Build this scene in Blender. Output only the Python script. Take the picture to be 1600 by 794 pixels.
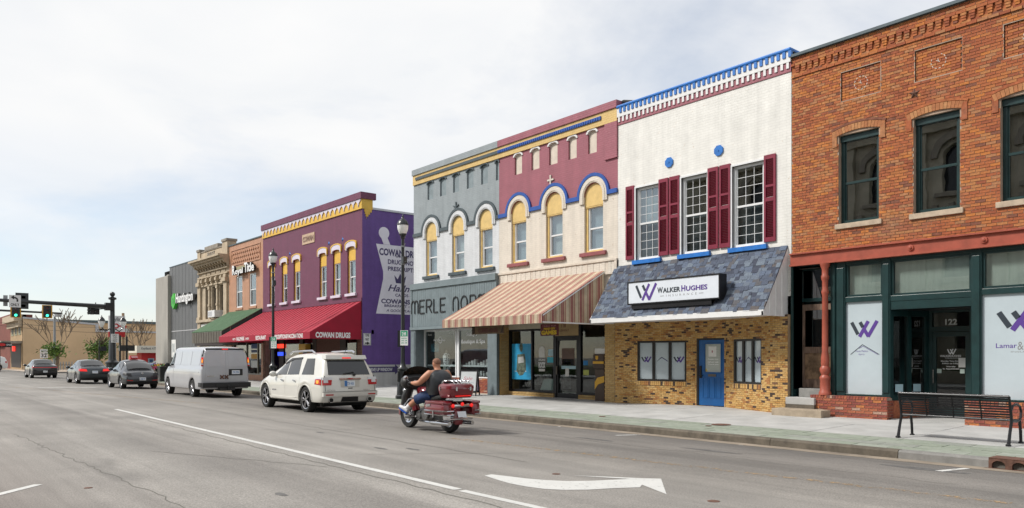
import bpy, bmesh, math, random
from math import sin, cos, pi, sqrt, radians, atan, atan2
from mathutils import Vector, Matrix

R = random.Random(11)
SC = bpy.context.scene
for o in list(bpy.data.objects):
    bpy.data.objects.remove(o)
COL = SC.collection

# ------------------------------------------------------------------ camera
# X runs along the shop fronts (viewer's right is +X), Y into them, Z up.
EYE = 1.62
FPX = 1200.0
TH = atan(990.0 / 1200.0)
CT, ST = cos(TH), sin(TH)
D = 18.2                      # plane of the shop fronts
cam_d = bpy.data.cameras.new('camera')
cam = bpy.data.objects.new('camera', cam_d)
COL.objects.link(cam)
cam.location = (0, 0, EYE)
cam.rotation_euler = (radians(90), 0, radians(90) - TH)
cam_d.sensor_width = 36
cam_d.lens = 36 * FPX / 1600
cam_d.shift_y = 161.0 / 1600
cam_d.clip_start = 0.1
cam_d.clip_end = 2000
SC.camera = cam

# ------------------------------------------------------------------ light
SUN_EL, SUN_AZ = radians(45), (-0.45, -0.62)      # direction to the sun in plan
world = bpy.data.worlds.new('World')
SC.world = world
world.use_nodes = True
wn, wl = world.node_tree.nodes, world.node_tree.links
wn.clear()
w_out = wn.new('ShaderNodeOutputWorld')
sky = wn.new('ShaderNodeTexSky')
sky.sky_type = 'NISHITA'
sky.sun_disc = False
sky.sun_elevation = SUN_EL
sky.sun_rotation = atan2(SUN_AZ[0], SUN_AZ[1])
sky.air_density = 1.0
sky.dust_density = 0.6
sky.ozone_density = 1.5
bg_sky = wn.new('ShaderNodeBackground')
bg_sky.inputs['Strength'].default_value = 0.08
wl.new(sky.outputs[0], bg_sky.inputs['Color'])
bg_cl = wn.new('ShaderNodeBackground')
bg_cl.inputs['Strength'].default_value = 0.525
tc = wn.new('ShaderNodeTexCoord')
sep = wn.new('ShaderNodeSeparateXYZ')
wl.new(tc.outputs['Generated'], sep.inputs[0])
# project the view direction on a flat cloud layer
zz = wn.new('ShaderNodeMath'); zz.operation = 'MAXIMUM'; zz.inputs[1].default_value = 0.0
wl.new(sep.outputs['Z'], zz.inputs[0])
za = wn.new('ShaderNodeMath'); za.operation = 'ADD'; za.inputs[1].default_value = 0.22
wl.new(zz.outputs[0], za.inputs[0])
dvx = wn.new('ShaderNodeMath'); dvx.operation = 'DIVIDE'
dvy = wn.new('ShaderNodeMath'); dvy.operation = 'DIVIDE'
wl.new(sep.outputs['X'], dvx.inputs[0]); wl.new(za.outputs[0], dvx.inputs[1])
wl.new(sep.outputs['Y'], dvy.inputs[0]); wl.new(za.outputs[0], dvy.inputs[1])
cmb = wn.new('ShaderNodeCombineXYZ')
wl.new(dvx.outputs[0], cmb.inputs[0]); wl.new(dvy.outputs[0], cmb.inputs[1])
cn = wn.new('ShaderNodeTexNoise')
cn.inputs['Scale'].default_value = 1.15
cn.inputs['Detail'].default_value = 9
cn.inputs['Roughness'].default_value = 0.56
cn.inputs['Distortion'].default_value = 0.35
wl.new(cmb.outputs[0], cn.inputs['Vector'])
cr = wn.new('ShaderNodeValToRGB')
cr.color_ramp.elements[0].position = 0.33
cr.color_ramp.elements[0].color = (0.55, 0.55, 0.55, 1)
cr.color_ramp.elements[1].position = 0.53
cr.color_ramp.elements[1].color = (1, 1, 1, 1)
wl.new(cn.outputs[0], cr.inputs[0])
# thin cloud near the horizon, where the blue shows
hz = wn.new('ShaderNodeMapRange')
hz.inputs['From Min'].default_value = 0.0
hz.inputs['From Max'].default_value = 0.26
hz.inputs['To Min'].default_value = 0.42
hz.inputs['To Max'].default_value = 1.0
wl.new(sep.outputs['Z'], hz.inputs['Value'])
cm = wn.new('ShaderNodeMath'); cm.operation = 'MULTIPLY'
wl.new(cr.outputs[0], cm.inputs[0]); wl.new(hz.outputs[0], cm.inputs[1])
cn2 = wn.new('ShaderNodeTexNoise')
cn2.inputs['Scale'].default_value = 2.3
cn2.inputs['Detail'].default_value = 7
cn2.inputs['Distortion'].default_value = 0.5
wl.new(cmb.outputs[0], cn2.inputs['Vector'])
cr2 = wn.new('ShaderNodeValToRGB')
cr2.color_ramp.elements[0].position = 0.3
cr2.color_ramp.elements[0].color = (0.90, 0.922, 0.95, 1)
cr2.color_ramp.elements[1].position = 0.68
cr2.color_ramp.elements[1].color = (1.0, 1.0, 1.0, 1)
wl.new(cn2.outputs[0], cr2.inputs[0])
wl.new(cr2.outputs[0], bg_cl.inputs['Color'])
wmix = wn.new('ShaderNodeMixShader')
wl.new(cm.outputs[0], wmix.inputs[0])
wl.new(bg_sky.outputs[0], wmix.inputs[1]); wl.new(bg_cl.outputs[0], wmix.inputs[2])
wl.new(wmix.outputs[0], w_out.inputs['Surface'])

sun_d = bpy.data.lights.new('sun', 'SUN')
sun_d.energy = 2.2
sun_d.angle = radians(10)
sun_d.color = (1.0, 0.955, 0.89)
sun = bpy.data.objects.new('sun', sun_d)
COL.objects.link(sun)
_n = sqrt(SUN_AZ[0] ** 2 + SUN_AZ[1] ** 2)
sdir = Vector((SUN_AZ[0] / _n * cos(SUN_EL), SUN_AZ[1] / _n * cos(SUN_EL), sin(SUN_EL)))
sun.rotation_euler = sdir.to_track_quat('Z', 'Y').to_euler()
sun.location = (0, -5, 40)

SC.view_settings.view_transform = 'Standard'
SC.view_settings.look = 'None'
SC.view_settings.exposure = 0.9
SC.view_settings.gamma = 1.0
SC.render.film_transparent = False
try:
    SC.cycles.max_bounces = 8
    SC.cycles.transparent_max_bounces = 12
    SC.cycles.use_denoising = True
    SC.cycles.caustics_reflective = False
    SC.cycles.caustics_refractive = False
except Exception:
    pass


# ------------------------------------------------------------------ photo measurements to metres
def ray(px, py):
    u, v = (px - 800.0) / FPX, (558.0 - py) / FPX
    return (-CT + ST * u, ST + CT * u, v)

def XF(px, Y=D):                       # X on the plane Y
    r = ray(px, 558)
    return r[0] * Y / r[1]

def ZF(px, py, Y=D):                   # height on the plane Y
    r = ray(px, py)
    return EYE + r[2] * Y / r[1]

def YS(px, X):                         # Y on a cross plane X
    r = ray(px, 558)
    return r[1] * X / r[0]

def ZS(px, py, X):
    r = ray(px, py)
    return EYE + r[2] * X / r[0]

def G(px, py, z=0.0):                  # point of the ground
    r = ray(px, py)
    t = (z - EYE) / r[2]
    return (r[0] * t, r[1] * t)


# ------------------------------------------------------------------ mesh helpers
class Pl:
    """a plane frame: (a, b, d) -> o + r a + u b + n d"""
    def __init__(s, o, r, u, n):
        s.o, s.r, s.u, s.n = Vector(o), Vector(r).normalized(), Vector(u).normalized(), Vector(n).normalized()
    def __call__(s, a, b, d=0.0):
        return tuple(s.o + s.r * a + s.u * b + s.n * d)

def FR(Y=D):                           # plane facing the street at depth Y
    return Pl((0, Y, 0), (1, 0, 0), (0, 0, 1), (0, -1, 0))

def SIDE(X):                           # plane facing +X, a = Y
    return Pl((X, 0, 0), (0, 1, 0), (0, 0, 1), (1, 0, 0))

WP = Pl((0, 0, 0), (1, 0, 0), (0, 1, 0), (0, 0, 1))    # a=X b=Y d=Z

class MB:
    def __init__(s):
        s.v, s.f, s.m, s.cm = [], [], [], 0
    def add(s, vs, fs):
        n = len(s.v)
        s.v.extend(vs)
        for f in fs:
            s.f.append(tuple(i + n for i in f)); s.m.append(s.cm)
        return s
    def bx(s, P, a0, a1, b0, b1, d0, d1, back=True):
        vs = [P(a, b, d) for d in (d0, d1) for b in (b0, b1) for a in (a0, a1)]
        fs = [(4, 5, 7, 6), (0, 1, 5, 4), (2, 6, 7, 3), (0, 4, 6, 2), (1, 3, 7, 5)]
        if back: fs.append((0, 2, 3, 1))
        return s.add(vs, fs)
    def box(s, x0, x1, y0, y1, z0, z1):
        return s.bx(WP, x0, x1, y0, y1, z0, z1)
    def quad(s, *p):
        return s.add([tuple(q) for q in p], [tuple(range(len(p)))])
    def prism(s, P, pts, d0, d1):
        n = len(pts)
        vs = [P(a, b, d0) for a, b in pts] + [P(a, b, d1) for a, b in pts]
        fs = [tuple(range(n))[::-1], tuple(range(n, 2 * n))]
        fs += [(i, (i + 1) % n, n + (i + 1) % n, n + i) for i in range(n)]
        return s.add(vs, fs)
    def ring(s, P, outer, inner, d0, d1):      # band between two open polylines of equal length
        n = len(outer)
        vs = [P(a, b, d) for d in (d0, d1) for l in (outer, inner) for a, b in l]
        o0, i0, o1, i1 = 0, n, 2 * n, 3 * n
        fs = []
        for k in range(n - 1):
            fs += [(o1 + k, o1 + k + 1, i1 + k + 1, i1 + k), (o0 + k, o1 + k, o1 + k + 1, o0 + k + 1),
                   (i0 + k, i0 + k + 1, i1 + k + 1, i1 + k), (o0 + k, o0 + k + 1, i0 + k + 1, i0 + k)]
        fs += [(o0, i0, i1, o1), (o0 + n - 1, o1 + n - 1, i1 + n - 1, i0 + n - 1)]
        return s.add(vs, fs)
    def tube(s, pts, r, n=8, closed=False, caps=True):
        pts = [Vector(p) for p in pts]
        m = len(pts)
        rs = r if isinstance(r, (list, tuple)) else [r] * m
        vs, fs = [], []
        prev = None
        for i, p in enumerate(pts):
            if closed: t = pts[(i + 1) % m] - pts[i - 1]
            else: t = pts[min(i + 1, m - 1)] - pts[max(i - 1, 0)]
            t = t.normalized() if t.length > 1e-9 else Vector((0, 0, 1))
            if prev is None:
                a = Vector((0, 0, 1)) if abs(t.z) < 0.9 else Vector((1, 0, 0))
                a = (a - t * a.dot(t)).normalized()
            else:
                a = prev - t * prev.dot(t)
                a = a.normalized() if a.length > 1e-6 else Vector((1, 0, 0))
            prev = a
            b = t.cross(a)
            for k in range(n):
                w = 2 * pi * k / n
                vs.append(tuple(p + (a * cos(w) + b * sin(w)) * rs[i]))
        for i in range(m if closed else m - 1):
            j = (i + 1) % m
            for k in range(n):
                l = (k + 1) % n
                fs.append((i * n + k, i * n + l, j * n + l, j * n + k))
        if caps and not closed:
            fs.append(tuple(range(n))[::-1]); fs.append(tuple((m - 1) * n + k for k in range(n)))
        return s.add(vs, fs)
    def lathe(s, prof, c=(0, 0, 0), n=16, axis='Z'):
        c = Vector(c)
        vs, fs = [], []
        m = len(prof)
        for r, h in prof:
            for k in range(n):
                w = 2 * pi * k / n
                q = (r * cos(w), r * sin(w), h)
                if axis == 'Y': q = (q[0], q[2], q[1])
                elif axis == 'X': q = (q[2], q[0], q[1])
                vs.append(tuple(c + Vector(q)))
        for i in range(m - 1):
            for k in range(n):
                l = (k + 1) % n
                fs.append((i * n + k, i * n + l, (i + 1) * n + l, (i + 1) * n + k))
        if prof[0] == prof[-1]: return s.add(vs, fs)
        if prof[0][0] > 1e-4: fs.append(tuple(range(n))[::-1])
        if prof[-1][0] > 1e-4: fs.append(tuple((m - 1) * n + k for k in range(n)))
        return s.add(vs, fs)
    def ball(s, c, r, n=12, m=7, sc=(1, 1, 1)):
        vs, fs = [], []
        for i in range(m + 1):
            th = pi * i / m
            for k in range(n):
                w = 2 * pi * k / n
                vs.append((c[0] + r * sc[0] * sin(th) * cos(w), c[1] + r * sc[1] * sin(th) * sin(w), c[2] + r * sc[2] * cos(th)))
        for i in range(m):
            for k in range(n):
                l = (k + 1) % n
                fs.append((i * n + k, (i + 1) * n + k, (i + 1) * n + l, i * n + l))
        return s.add(vs, fs)
    def mesh(s, name, mats, smooth=False):
        me = bpy.data.meshes.new(name)
        me.from_pydata(s.v, [], s.f)
        mats = mats if isinstance(mats, (list, tuple)) else [mats]
        for m in mats: me.materials.append(m)
        bm = bmesh.new(); bm.from_mesh(me)
        for f, mi in zip(bm.faces, s.m): f.material_index = mi
        bmesh.ops.remove_doubles(bm, verts=bm.verts, dist=1e-5)
        bmesh.ops.recalc_face_normals(bm, faces=bm.faces)
        if smooth:
            for f in bm.faces: f.smooth = True
            for e in bm.edges:
                if len(e.link_faces) == 2 and e.calc_face_angle(0) > smooth: e.smooth = False
        bm.to_mesh(me); bm.free()
        return me
    def build(s, name, mats, parent=None, smooth=False, bevel=0, sub=0):
        me = s.mesh(name, mats, radians(40) if smooth is True else smooth)
        return link(name, me, parent, bevel, sub)

INWORLD = set()
def link(name, me, parent=None, bevel=0, sub=0):
    o = bpy.data.objects.new(name, me)
    COL.objects.link(o)
    if parent is not None:
        o.parent = parent
        if parent.name in INWORLD:
            o.matrix_parent_inverse = Matrix.Translation(-parent.location)
    if bevel:
        b = o.modifiers.new('bevel', 'BEVEL'); b.width = bevel; b.segments = 2; b.limit_method = 'ANGLE'
        b.harden_normals = False
    if sub:
        q = o.modifiers.new('sub', 'SUBSURF'); q.levels = sub; q.render_levels = sub
    return o

def tag(o, label=None, cat=None, group=None, kind=None):
    if label: o['label'] = label
    if cat: o['category'] = cat
    if group: o['group'] = group
    if kind: o['kind'] = kind
    return o

def thing(name, label, cat, loc=(0, 0, 0), group=None, local=False, rz=0):
    """an Empty at the thing's base; its parts are given in world metres unless local"""
    o = bpy.data.objects.new(name, None)
    COL.objects.link(o)
    o.location = loc; o.rotation_euler = (0, 0, rz)
    o.empty_display_size = 0.3
    if not local: INWORLD.add(o.name)
    return tag(o, label, cat, group)

def kids(o):
    return [c for c in bpy.data.objects if c.parent == o]

def dup(root, loc, label, rz=None, group=None):
    def cp(o, par):
        c = o.copy(); COL.objects.link(c)
        if par is not None: c.parent = par
        for ch in TREE.get(o.name, []): cp(ch, c)
        return c
    TREE = {}
    for o in COL.objects:
        if o.parent is not None: TREE.setdefault(o.parent.name, []).append(o)
    r = cp(root, None)
    r.location = loc
    if rz is not None: r.rotation_euler = (0, 0, rz)
    r['label'] = label
    return r


# ------------------------------------------------------------------ materials
MATS = {}
def _mat(name):
    m = bpy.data.materials.new(name); m.use_nodes = True
    nt = m.node_tree
    return m, nt.nodes, nt.links, nt.nodes['Principled BSDF']

def L2(c, k):
    return (min(1, c[0] * k), min(1, c[1] * k), min(1, c[2] * k), 1)

def mat(name, col, rough=0.6, metal=0.0, var=0.12, scale=5.0, bump=0.0, bscale=60.0, coat=0.0, spec=None, rnd=0.0, emit=0.0, stretch=None):
    if name in MATS: return MATS[name]
    m, N, L, b = _mat(name)
    b.inputs['Roughness'].default_value = rough
    b.inputs['Metallic'].default_value = metal
    if coat: b.inputs['Coat Weight'].default_value = coat; b.inputs['Coat Roughness'].default_value = 0.04
    if spec is not None: b.inputs['Specular IOR Level'].default_value = spec
    src = None
    tcn = N.new('ShaderNodeTexCoord')
    vec = tcn.outputs['Object']
    if stretch:
        mp = N.new('ShaderNodeMapping'); mp.inputs['Scale'].default_value = stretch
        L.new(vec, mp.inputs[0]); vec = mp.outputs[0]
    if var > 0:
        n = N.new('ShaderNodeTexNoise'); n.inputs['Scale'].default_value = scale; n.inputs['Detail'].default_value = 6
        n.inputs['Roughness'].default_value = 0.6
        L.new(vec, n.inputs['Vector'])
        r = N.new('ShaderNodeValToRGB')
        r.color_ramp.elements[0].position = 0.3; r.color_ramp.elements[1].position = 0.7
        r.color_ramp.elements[0].color = L2(col, 1 - var); r.color_ramp.elements[1].color = L2(col, 1 + var)
        L.new(n.outputs[0], r.inputs[0]); src = r.outputs[0]
    if rnd > 0:
        src = vary(N, L, src, col, rnd)
    if src is None: b.inputs['Base Color'].default_value = (*col, 1)
    else: L.new(src, b.inputs['Base Color'])
    if bump:
        n2 = N.new('ShaderNodeTexNoise'); n2.inputs['Scale'].default_value = bscale; n2.inputs['Detail'].default_value = 4
        L.new(vec, n2.inputs['Vector'])
        bp = N.new('ShaderNodeBump'); bp.inputs['Strength'].default_value = bump; bp.inputs['Distance'].default_value = 0.01
        L.new(n2.outputs[0], bp.inputs['Height']); L.new(bp.outputs[0], b.inputs['Normal'])
    if emit:
        b.inputs['Emission Color'].default_value = (*col, 1); b.inputs['Emission Strength'].default_value = emit
    MATS[name] = m
    return m

def rand01(N, L):
    oi = N.new('ShaderNodeObjectInfo'); g = N.new('ShaderNodeNewGeometry')
    a = N.new('ShaderNodeMath'); a.operation = 'ADD'
    L.new(oi.outputs['Random'], a.inputs[0]); L.new(g.outputs['Random Per Island'], a.inputs[1])
    f = N.new('ShaderNodeMath'); f.operation = 'FRACT'
    L.new(a.outputs[0], f.inputs[0])
    return f.outputs[0]

def vary(N, L, src, col, amt):
    v = rand01(N, L)
    mr = N.new('ShaderNodeMapRange'); mr.inputs['To Min'].default_value = 1 - amt; mr.inputs['To Max'].default_value = 1 + amt
    L.new(v, mr.inputs['Value'])
    mx = N.new('ShaderNodeMixRGB'); mx.blend_type = 'MULTIPLY'; mx.inputs[0].default_value = 1
    if src is None: mx.inputs[1].default_value = (*col, 1)
    else: L.new(src, mx.inputs[1])
    L.new(mr.outputs[0], mx.inputs[2])
    return mx.outputs[0]

def palette(name, cols, rough=0.85, noise=0.25, nscale=25.0, bump=0.3, bscale=90.0, stain=None):
    """every piece (own object or own island) takes one of the colours"""
    if name in MATS: return MATS[name]
    m, N, L, b = _mat(name)
    b.inputs['Roughness'].default_value = rough
    v = rand01(N, L)
    r = N.new('ShaderNodeValToRGB'); r.color_ramp.interpolation = 'CONSTANT'
    els = r.color_ramp.elements
    tot = float(sum(c[0] for c in cols)); acc = 0
    for i, (wt, c) in enumerate(cols):
        if i == 0: e = els[0]; e.position = 0
        elif i == 1: e = els[1]; e.position = acc / tot
        else: e = els.new(acc / tot)
        e.color = (*c, 1); acc += wt
    L.new(v, r.inputs[0])
    tcn = N.new('ShaderNodeTexCoord')
    n = N.new('ShaderNodeTexNoise'); n.inputs['Scale'].default_value = nscale; n.inputs['Detail'].default_value = 5
    L.new(tcn.outputs['Object'], n.inputs['Vector'])
    mr = N.new('ShaderNodeMapRange'); mr.inputs['From Min'].default_value = 0.3; mr.inputs['From Max'].default_value = 0.7
    mr.inputs['To Min'].default_value = 1 - noise; mr.inputs['To Max'].default_value = 1 + noise
    L.new(n.outputs[0], mr.inputs['Value'])
    mx = N.new('ShaderNodeMixRGB'); mx.blend_type = 'MULTIPLY'; mx.inputs[0].default_value = 1
    L.new(r.outputs[0], mx.inputs[1]); L.new(mr.outputs[0], mx.inputs[2])
    out = mx.outputs[0]
    if stain:
        n3 = N.new('ShaderNodeTexNoise'); n3.inputs['Scale'].default_value = stain[1]; n3.inputs['Detail'].default_value = 6
        L.new(tcn.outputs['Object'], n3.inputs['Vector'])
        rr = N.new('ShaderNodeValToRGB'); rr.color_ramp.elements[0].position = stain[2]; rr.color_ramp.elements[1].position = stain[3]
        rr.color_ramp.elements[1].color = (stain[4],) * 3 + (1,); rr.color_ramp.elements[0].color = (0, 0, 0, 1)
        L.new(n3.outputs[0], rr.inputs[0])
        m3 = N.new('ShaderNodeMixRGB'); m3.inputs[2].default_value = (*stain[0], 1)
        L.new(rr.outputs[0], m3.inputs[0]); L.new(out, m3.inputs[1]); out = m3.outputs[0]
    L.new(out, b.inputs['Base Color'])
    n2 = N.new('ShaderNodeTexNoise'); n2.inputs['Scale'].default_value = bscale; n2.inputs['Detail'].default_value = 3
    L.new(tcn.outputs['Object'], n2.inputs['Vector'])
    bp = N.new('ShaderNodeBump'); bp.inputs['Strength'].default_value = bump; bp.inputs['Distance'].default_value = 0.01
    L.new(n2.outputs[0], bp.inputs['Height']); L.new(bp.outputs[0], b.inputs['Normal'])
    MATS[name] = m
    return m

def painted_brick(name, col, rough=0.55, var=0.10, bw=0.21, bh=0.072, depth=0.45, chips=0.0, chipcol=(0.3, 0.2, 0.15), two=None):
    """painted brickwork too small to pick apart: brick relief, slightly uneven paint. two=(colour below, height)"""
    if name in MATS: return MATS[name]
    m, N, L, b = _mat(name)
    b.inputs['Roughness'].default_value = rough
    tcn = N.new('ShaderNodeTexCoord')
    sp = N.new('ShaderNodeSeparateXYZ'); L.new(tcn.outputs['Object'], sp.inputs[0])
    ad = N.new('ShaderNodeMath'); ad.operation = 'ADD'; L.new(sp.outputs[0], ad.inputs[0]); L.new(sp.outputs[1], ad.inputs[1])
    cb = N.new('ShaderNodeCombineXYZ'); L.new(ad.outputs[0], cb.inputs[0]); L.new(sp.outputs[2], cb.inputs[1])
    nz = N.new('ShaderNodeTexNoise'); nz.inputs['Scale'].default_value = 9; nz.inputs['Detail'].default_value = 3
    L.new(tcn.outputs['Object'], nz.inputs['Vector'])
    wob = N.new('ShaderNodeMixRGB'); wob.blend_type = 'LINEAR_LIGHT'; wob.inputs[0].default_value = 0.012
    L.new(cb.outputs[0], wob.inputs[1]); L.new(nz.outputs['Color'], wob.inputs[2])
    bt = N.new('ShaderNodeTexBrick')
    bt.inputs['Scale'].default_value = 1.0
    bt.inputs['Brick Width'].default_value = bw; bt.inputs['Row Height'].default_value = bh
    bt.inputs['Mortar Size'].default_value = 0.010; bt.inputs['Mortar Smooth'].default_value = 0.6
    bt.inputs['Color1'].default_value = (1, 1, 1, 1); bt.inputs['Color2'].default_value = (0.82, 0.82, 0.82, 1)
    bt.inputs['Mortar'].default_value = (0.35, 0.35, 0.35, 1)
    L.new(wob.outputs[0], bt.inputs['Vector'])
    n = N.new('ShaderNodeTexNoise'); n.inputs['Scale'].default_value = 2.2; n.inputs['Detail'].default_value = 8; n.inputs['Roughness'].default_value = 0.65
    L.new(tcn.outputs['Object'], n.inputs['Vector'])
    r = N.new('ShaderNodeValToRGB'); r.color_ramp.elements[0].position = 0.3; r.color_ramp.elements[1].position = 0.7
    r.color_ramp.elements[0].color = L2(col, 1 - var); r.color_ramp.elements[1].color = L2(col, 1 + var * 0.6)
    L.new(n.outputs[0], r.inputs[0])
    out = r.outputs[0]
    # rain streaks and fading
    ms = N.new('ShaderNodeMapping'); ms.inputs['Scale'].default_value = (2.6, 2.6, .22); L.new(tcn.outputs['Object'], ms.inputs[0])
    ns = N.new('ShaderNodeTexNoise'); ns.inputs['Scale'].default_value = 1.5; ns.inputs['Detail'].default_value = 7; L.new(ms.outputs[0], ns.inputs['Vector'])
    rs_ = N.new('ShaderNodeMapRange'); rs_.inputs['From Min'].default_value = .3; rs_.inputs['From Max'].default_value = .6; rs_.inputs['To Min'].default_value = .90; rs_.inputs['To Max'].default_value = 1.03
    L.new(ns.outputs[0], rs_.inputs['Value'])
    xs_ = N.new('ShaderNodeMixRGB'); xs_.blend_type = 'MULTIPLY'; xs_.inputs[0].default_value = 1; L.new(out, xs_.inputs[1]); L.new(rs_.outputs[0], xs_.inputs[2]); out = xs_.outputs[0]
    # paint a little darker in the joints, bricks a little uneven
    mr = N.new('ShaderNodeMapRange'); mr.inputs['To Min'].default_value = 0.86; mr.inputs['To Max'].default_value = 1.03
    L.new(bt.outputs['Color'], mr.inputs['Value'])
    mx = N.new('ShaderNodeMixRGB'); mx.blend_type = 'MULTIPLY'; mx.inputs[0].default_value = 1
    L.new(out, mx.inputs[1]); L.new(mr.outputs[0], mx.inputs[2]); out = mx.outputs[0]
    if chips:
        n3 = N.new('ShaderNodeTexNoise'); n3.inputs['Scale'].default_value = 7; n3.inputs['Detail'].default_value = 8; n3.inputs['Roughness'].default_value = 0.7
        L.new(tcn.outputs['Object'], n3.inputs['Vector'])
        rr = N.new('ShaderNodeValToRGB'); rr.color_ramp.elements[0].position = 0.66 - chips * 0.1; rr.color_ramp.elements[1].position = 0.70 - chips * 0.1
        L.new(n3.outputs[0], rr.inputs[0])
        m3 = N.new('ShaderNodeMixRGB'); m3.inputs[2].default_value = (*chipcol, 1)
        L.new(rr.outputs[0], m3.inputs[0]); L.new(out, m3.inputs[1]); out = m3.outputs[0]
    L.new(out, b.inputs['Base Color'])
    bp = N.new('ShaderNodeBump'); bp.inputs['Strength'].default_value = depth; bp.inputs['Distance'].default_value = 0.012
    ad2 = N.new('ShaderNodeMixRGB'); ad2.inputs[0].default_value = 0.25
    L.new(bt.outputs['Color'], ad2.inputs[1]); L.new(nz.outputs[0], ad2.inputs[2])
    L.new(ad2.outputs[0], bp.inputs['Height']); L.new(bp.outputs[0], b.inputs['Normal'])
    MATS[name] = m
    return m

def glass(name, tint=(0.75, 0.8, 0.8), refl=0.12, rough=0.0):
    if name in MATS: return MATS[name]
    m, N, L, b = _mat(name)
    N.remove(b)
    out = N['Material Output']
    tr = N.new('ShaderNodeBsdfTransparent'); tr.inputs[0].default_value = (*tint, 1)
    gl = N.new('ShaderNodeBsdfGlossy'); gl.inputs['Roughness'].default_value = rough
    gl.inputs['Color'].default_value = (0.92, 0.95, 0.97, 1)
    # old panes are never quite flat
    tcn = N.new('ShaderNodeTexCoord')
    nz = N.new('ShaderNodeTexNoise'); nz.inputs['Scale'].default_value = 1.6; nz.inputs['Detail'].default_value = 2
    L.new(tcn.outputs['Object'], nz.inputs['Vector'])
    bp = N.new('ShaderNodeBump'); bp.inputs['Strength'].default_value = 0.035; bp.inputs['Distance'].default_value = 0.02
    L.new(nz.outputs[0], bp.inputs['Height']); L.new(bp.outputs[0], gl.inputs['Normal'])
    fr = N.new('ShaderNodeLayerWeight'); fr.inputs['Blend'].default_value = 0.5
    mr = N.new('ShaderNodeMapRange'); mr.inputs['To Min'].default_value = refl; mr.inputs['To Max'].default_value = 1.0
    pwr = N.new('ShaderNodeMath'); pwr.operation = 'POWER'; pwr.inputs[1].default_value = 4.0
    L.new(fr.outputs['Facing'], pwr.inputs[0]); L.new(pwr.outputs[0], mr.inputs['Value'])
    mx = N.new('ShaderNodeMixShader')
    L.new(mr.outputs[0], mx.inputs[0]); L.new(tr.outputs[0], mx.inputs[1]); L.new(gl.outputs[0], mx.inputs[2])
    L.new(mx.outputs[0], out.inputs['Surface'])
    MATS[name] = m
    return m

def text(s, P, a, b, w, h, m, parent=None, name='lettering', d0=0.0, d1=0.012, bold=0.0, shear=0.0, gap=1.0, fit=True):
    """words written on the plane P in the box (a, b) .. (a + w, b + h)"""
    cu = bpy.data.curves.new('t', 'FONT'); cu.body = s; cu.size = 1
    cu.offset = bold; cu.shear = shear; cu.space_character = gap; cu.resolution_u = 3
    tmp = bpy.data.objects.new('t', cu)
    COL.objects.link(tmp)
    dg = bpy.context.evaluated_depsgraph_get(); dg.update()
    me0 = bpy.data.meshes.new_from_object(tmp.evaluated_get(dg))
    bpy.data.objects.remove(tmp); bpy.data.curves.remove(cu)
    vs = [v.co.copy() for v in me0.vertices]
    fs = [tuple(p.vertices) for p in me0.polygons]
    bpy.data.meshes.remove(me0)
    x0, x1 = min(v.x for v in vs), max(v.x for v in vs)
    y0, y1 = min(v.y for v in vs), max(v.y for v in vs)
    kx = w / (x1 - x0) if w else h / (y1 - y0)
    ky = h / (y1 - y0)
    bm = bmesh.new()
    bv = [bm.verts.new((a + (v.x - x0) * kx, b + (v.y - y0) * ky, 0)) for v in vs]
    for f in fs:
        try: bm.faces.new([bv[i] for i in f])
        except Exception: pass
    bmesh.ops.remove_doubles(bm, verts=bm.verts, dist=1e-6)
    if d1 - d0 > 0.004:
        r = bmesh.ops.extrude_face_region(bm, geom=list(bm.faces))
        for e in r['geom']:
            if isinstance(e, bmesh.types.BMVert): e.co.z = d1 - d0
    for v in bm.verts:
        v.co = P(v.co.x, v.co.y, d0 + v.co.z)
    bmesh.ops.recalc_face_normals(bm, faces=bm.faces)
    me = bpy.data.meshes.new(name); bm.to_mesh(me); bm.free()
    me.materials.append(m)
    return link(name, me, parent)

def arc(cx, cz, r, a0, a1, n):
    return [(cx + r * cos(a0 + (a1 - a0) * i / n), cz + r * sin(a0 + (a1 - a0) * i / n)) for i in range(n + 1)]

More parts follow.
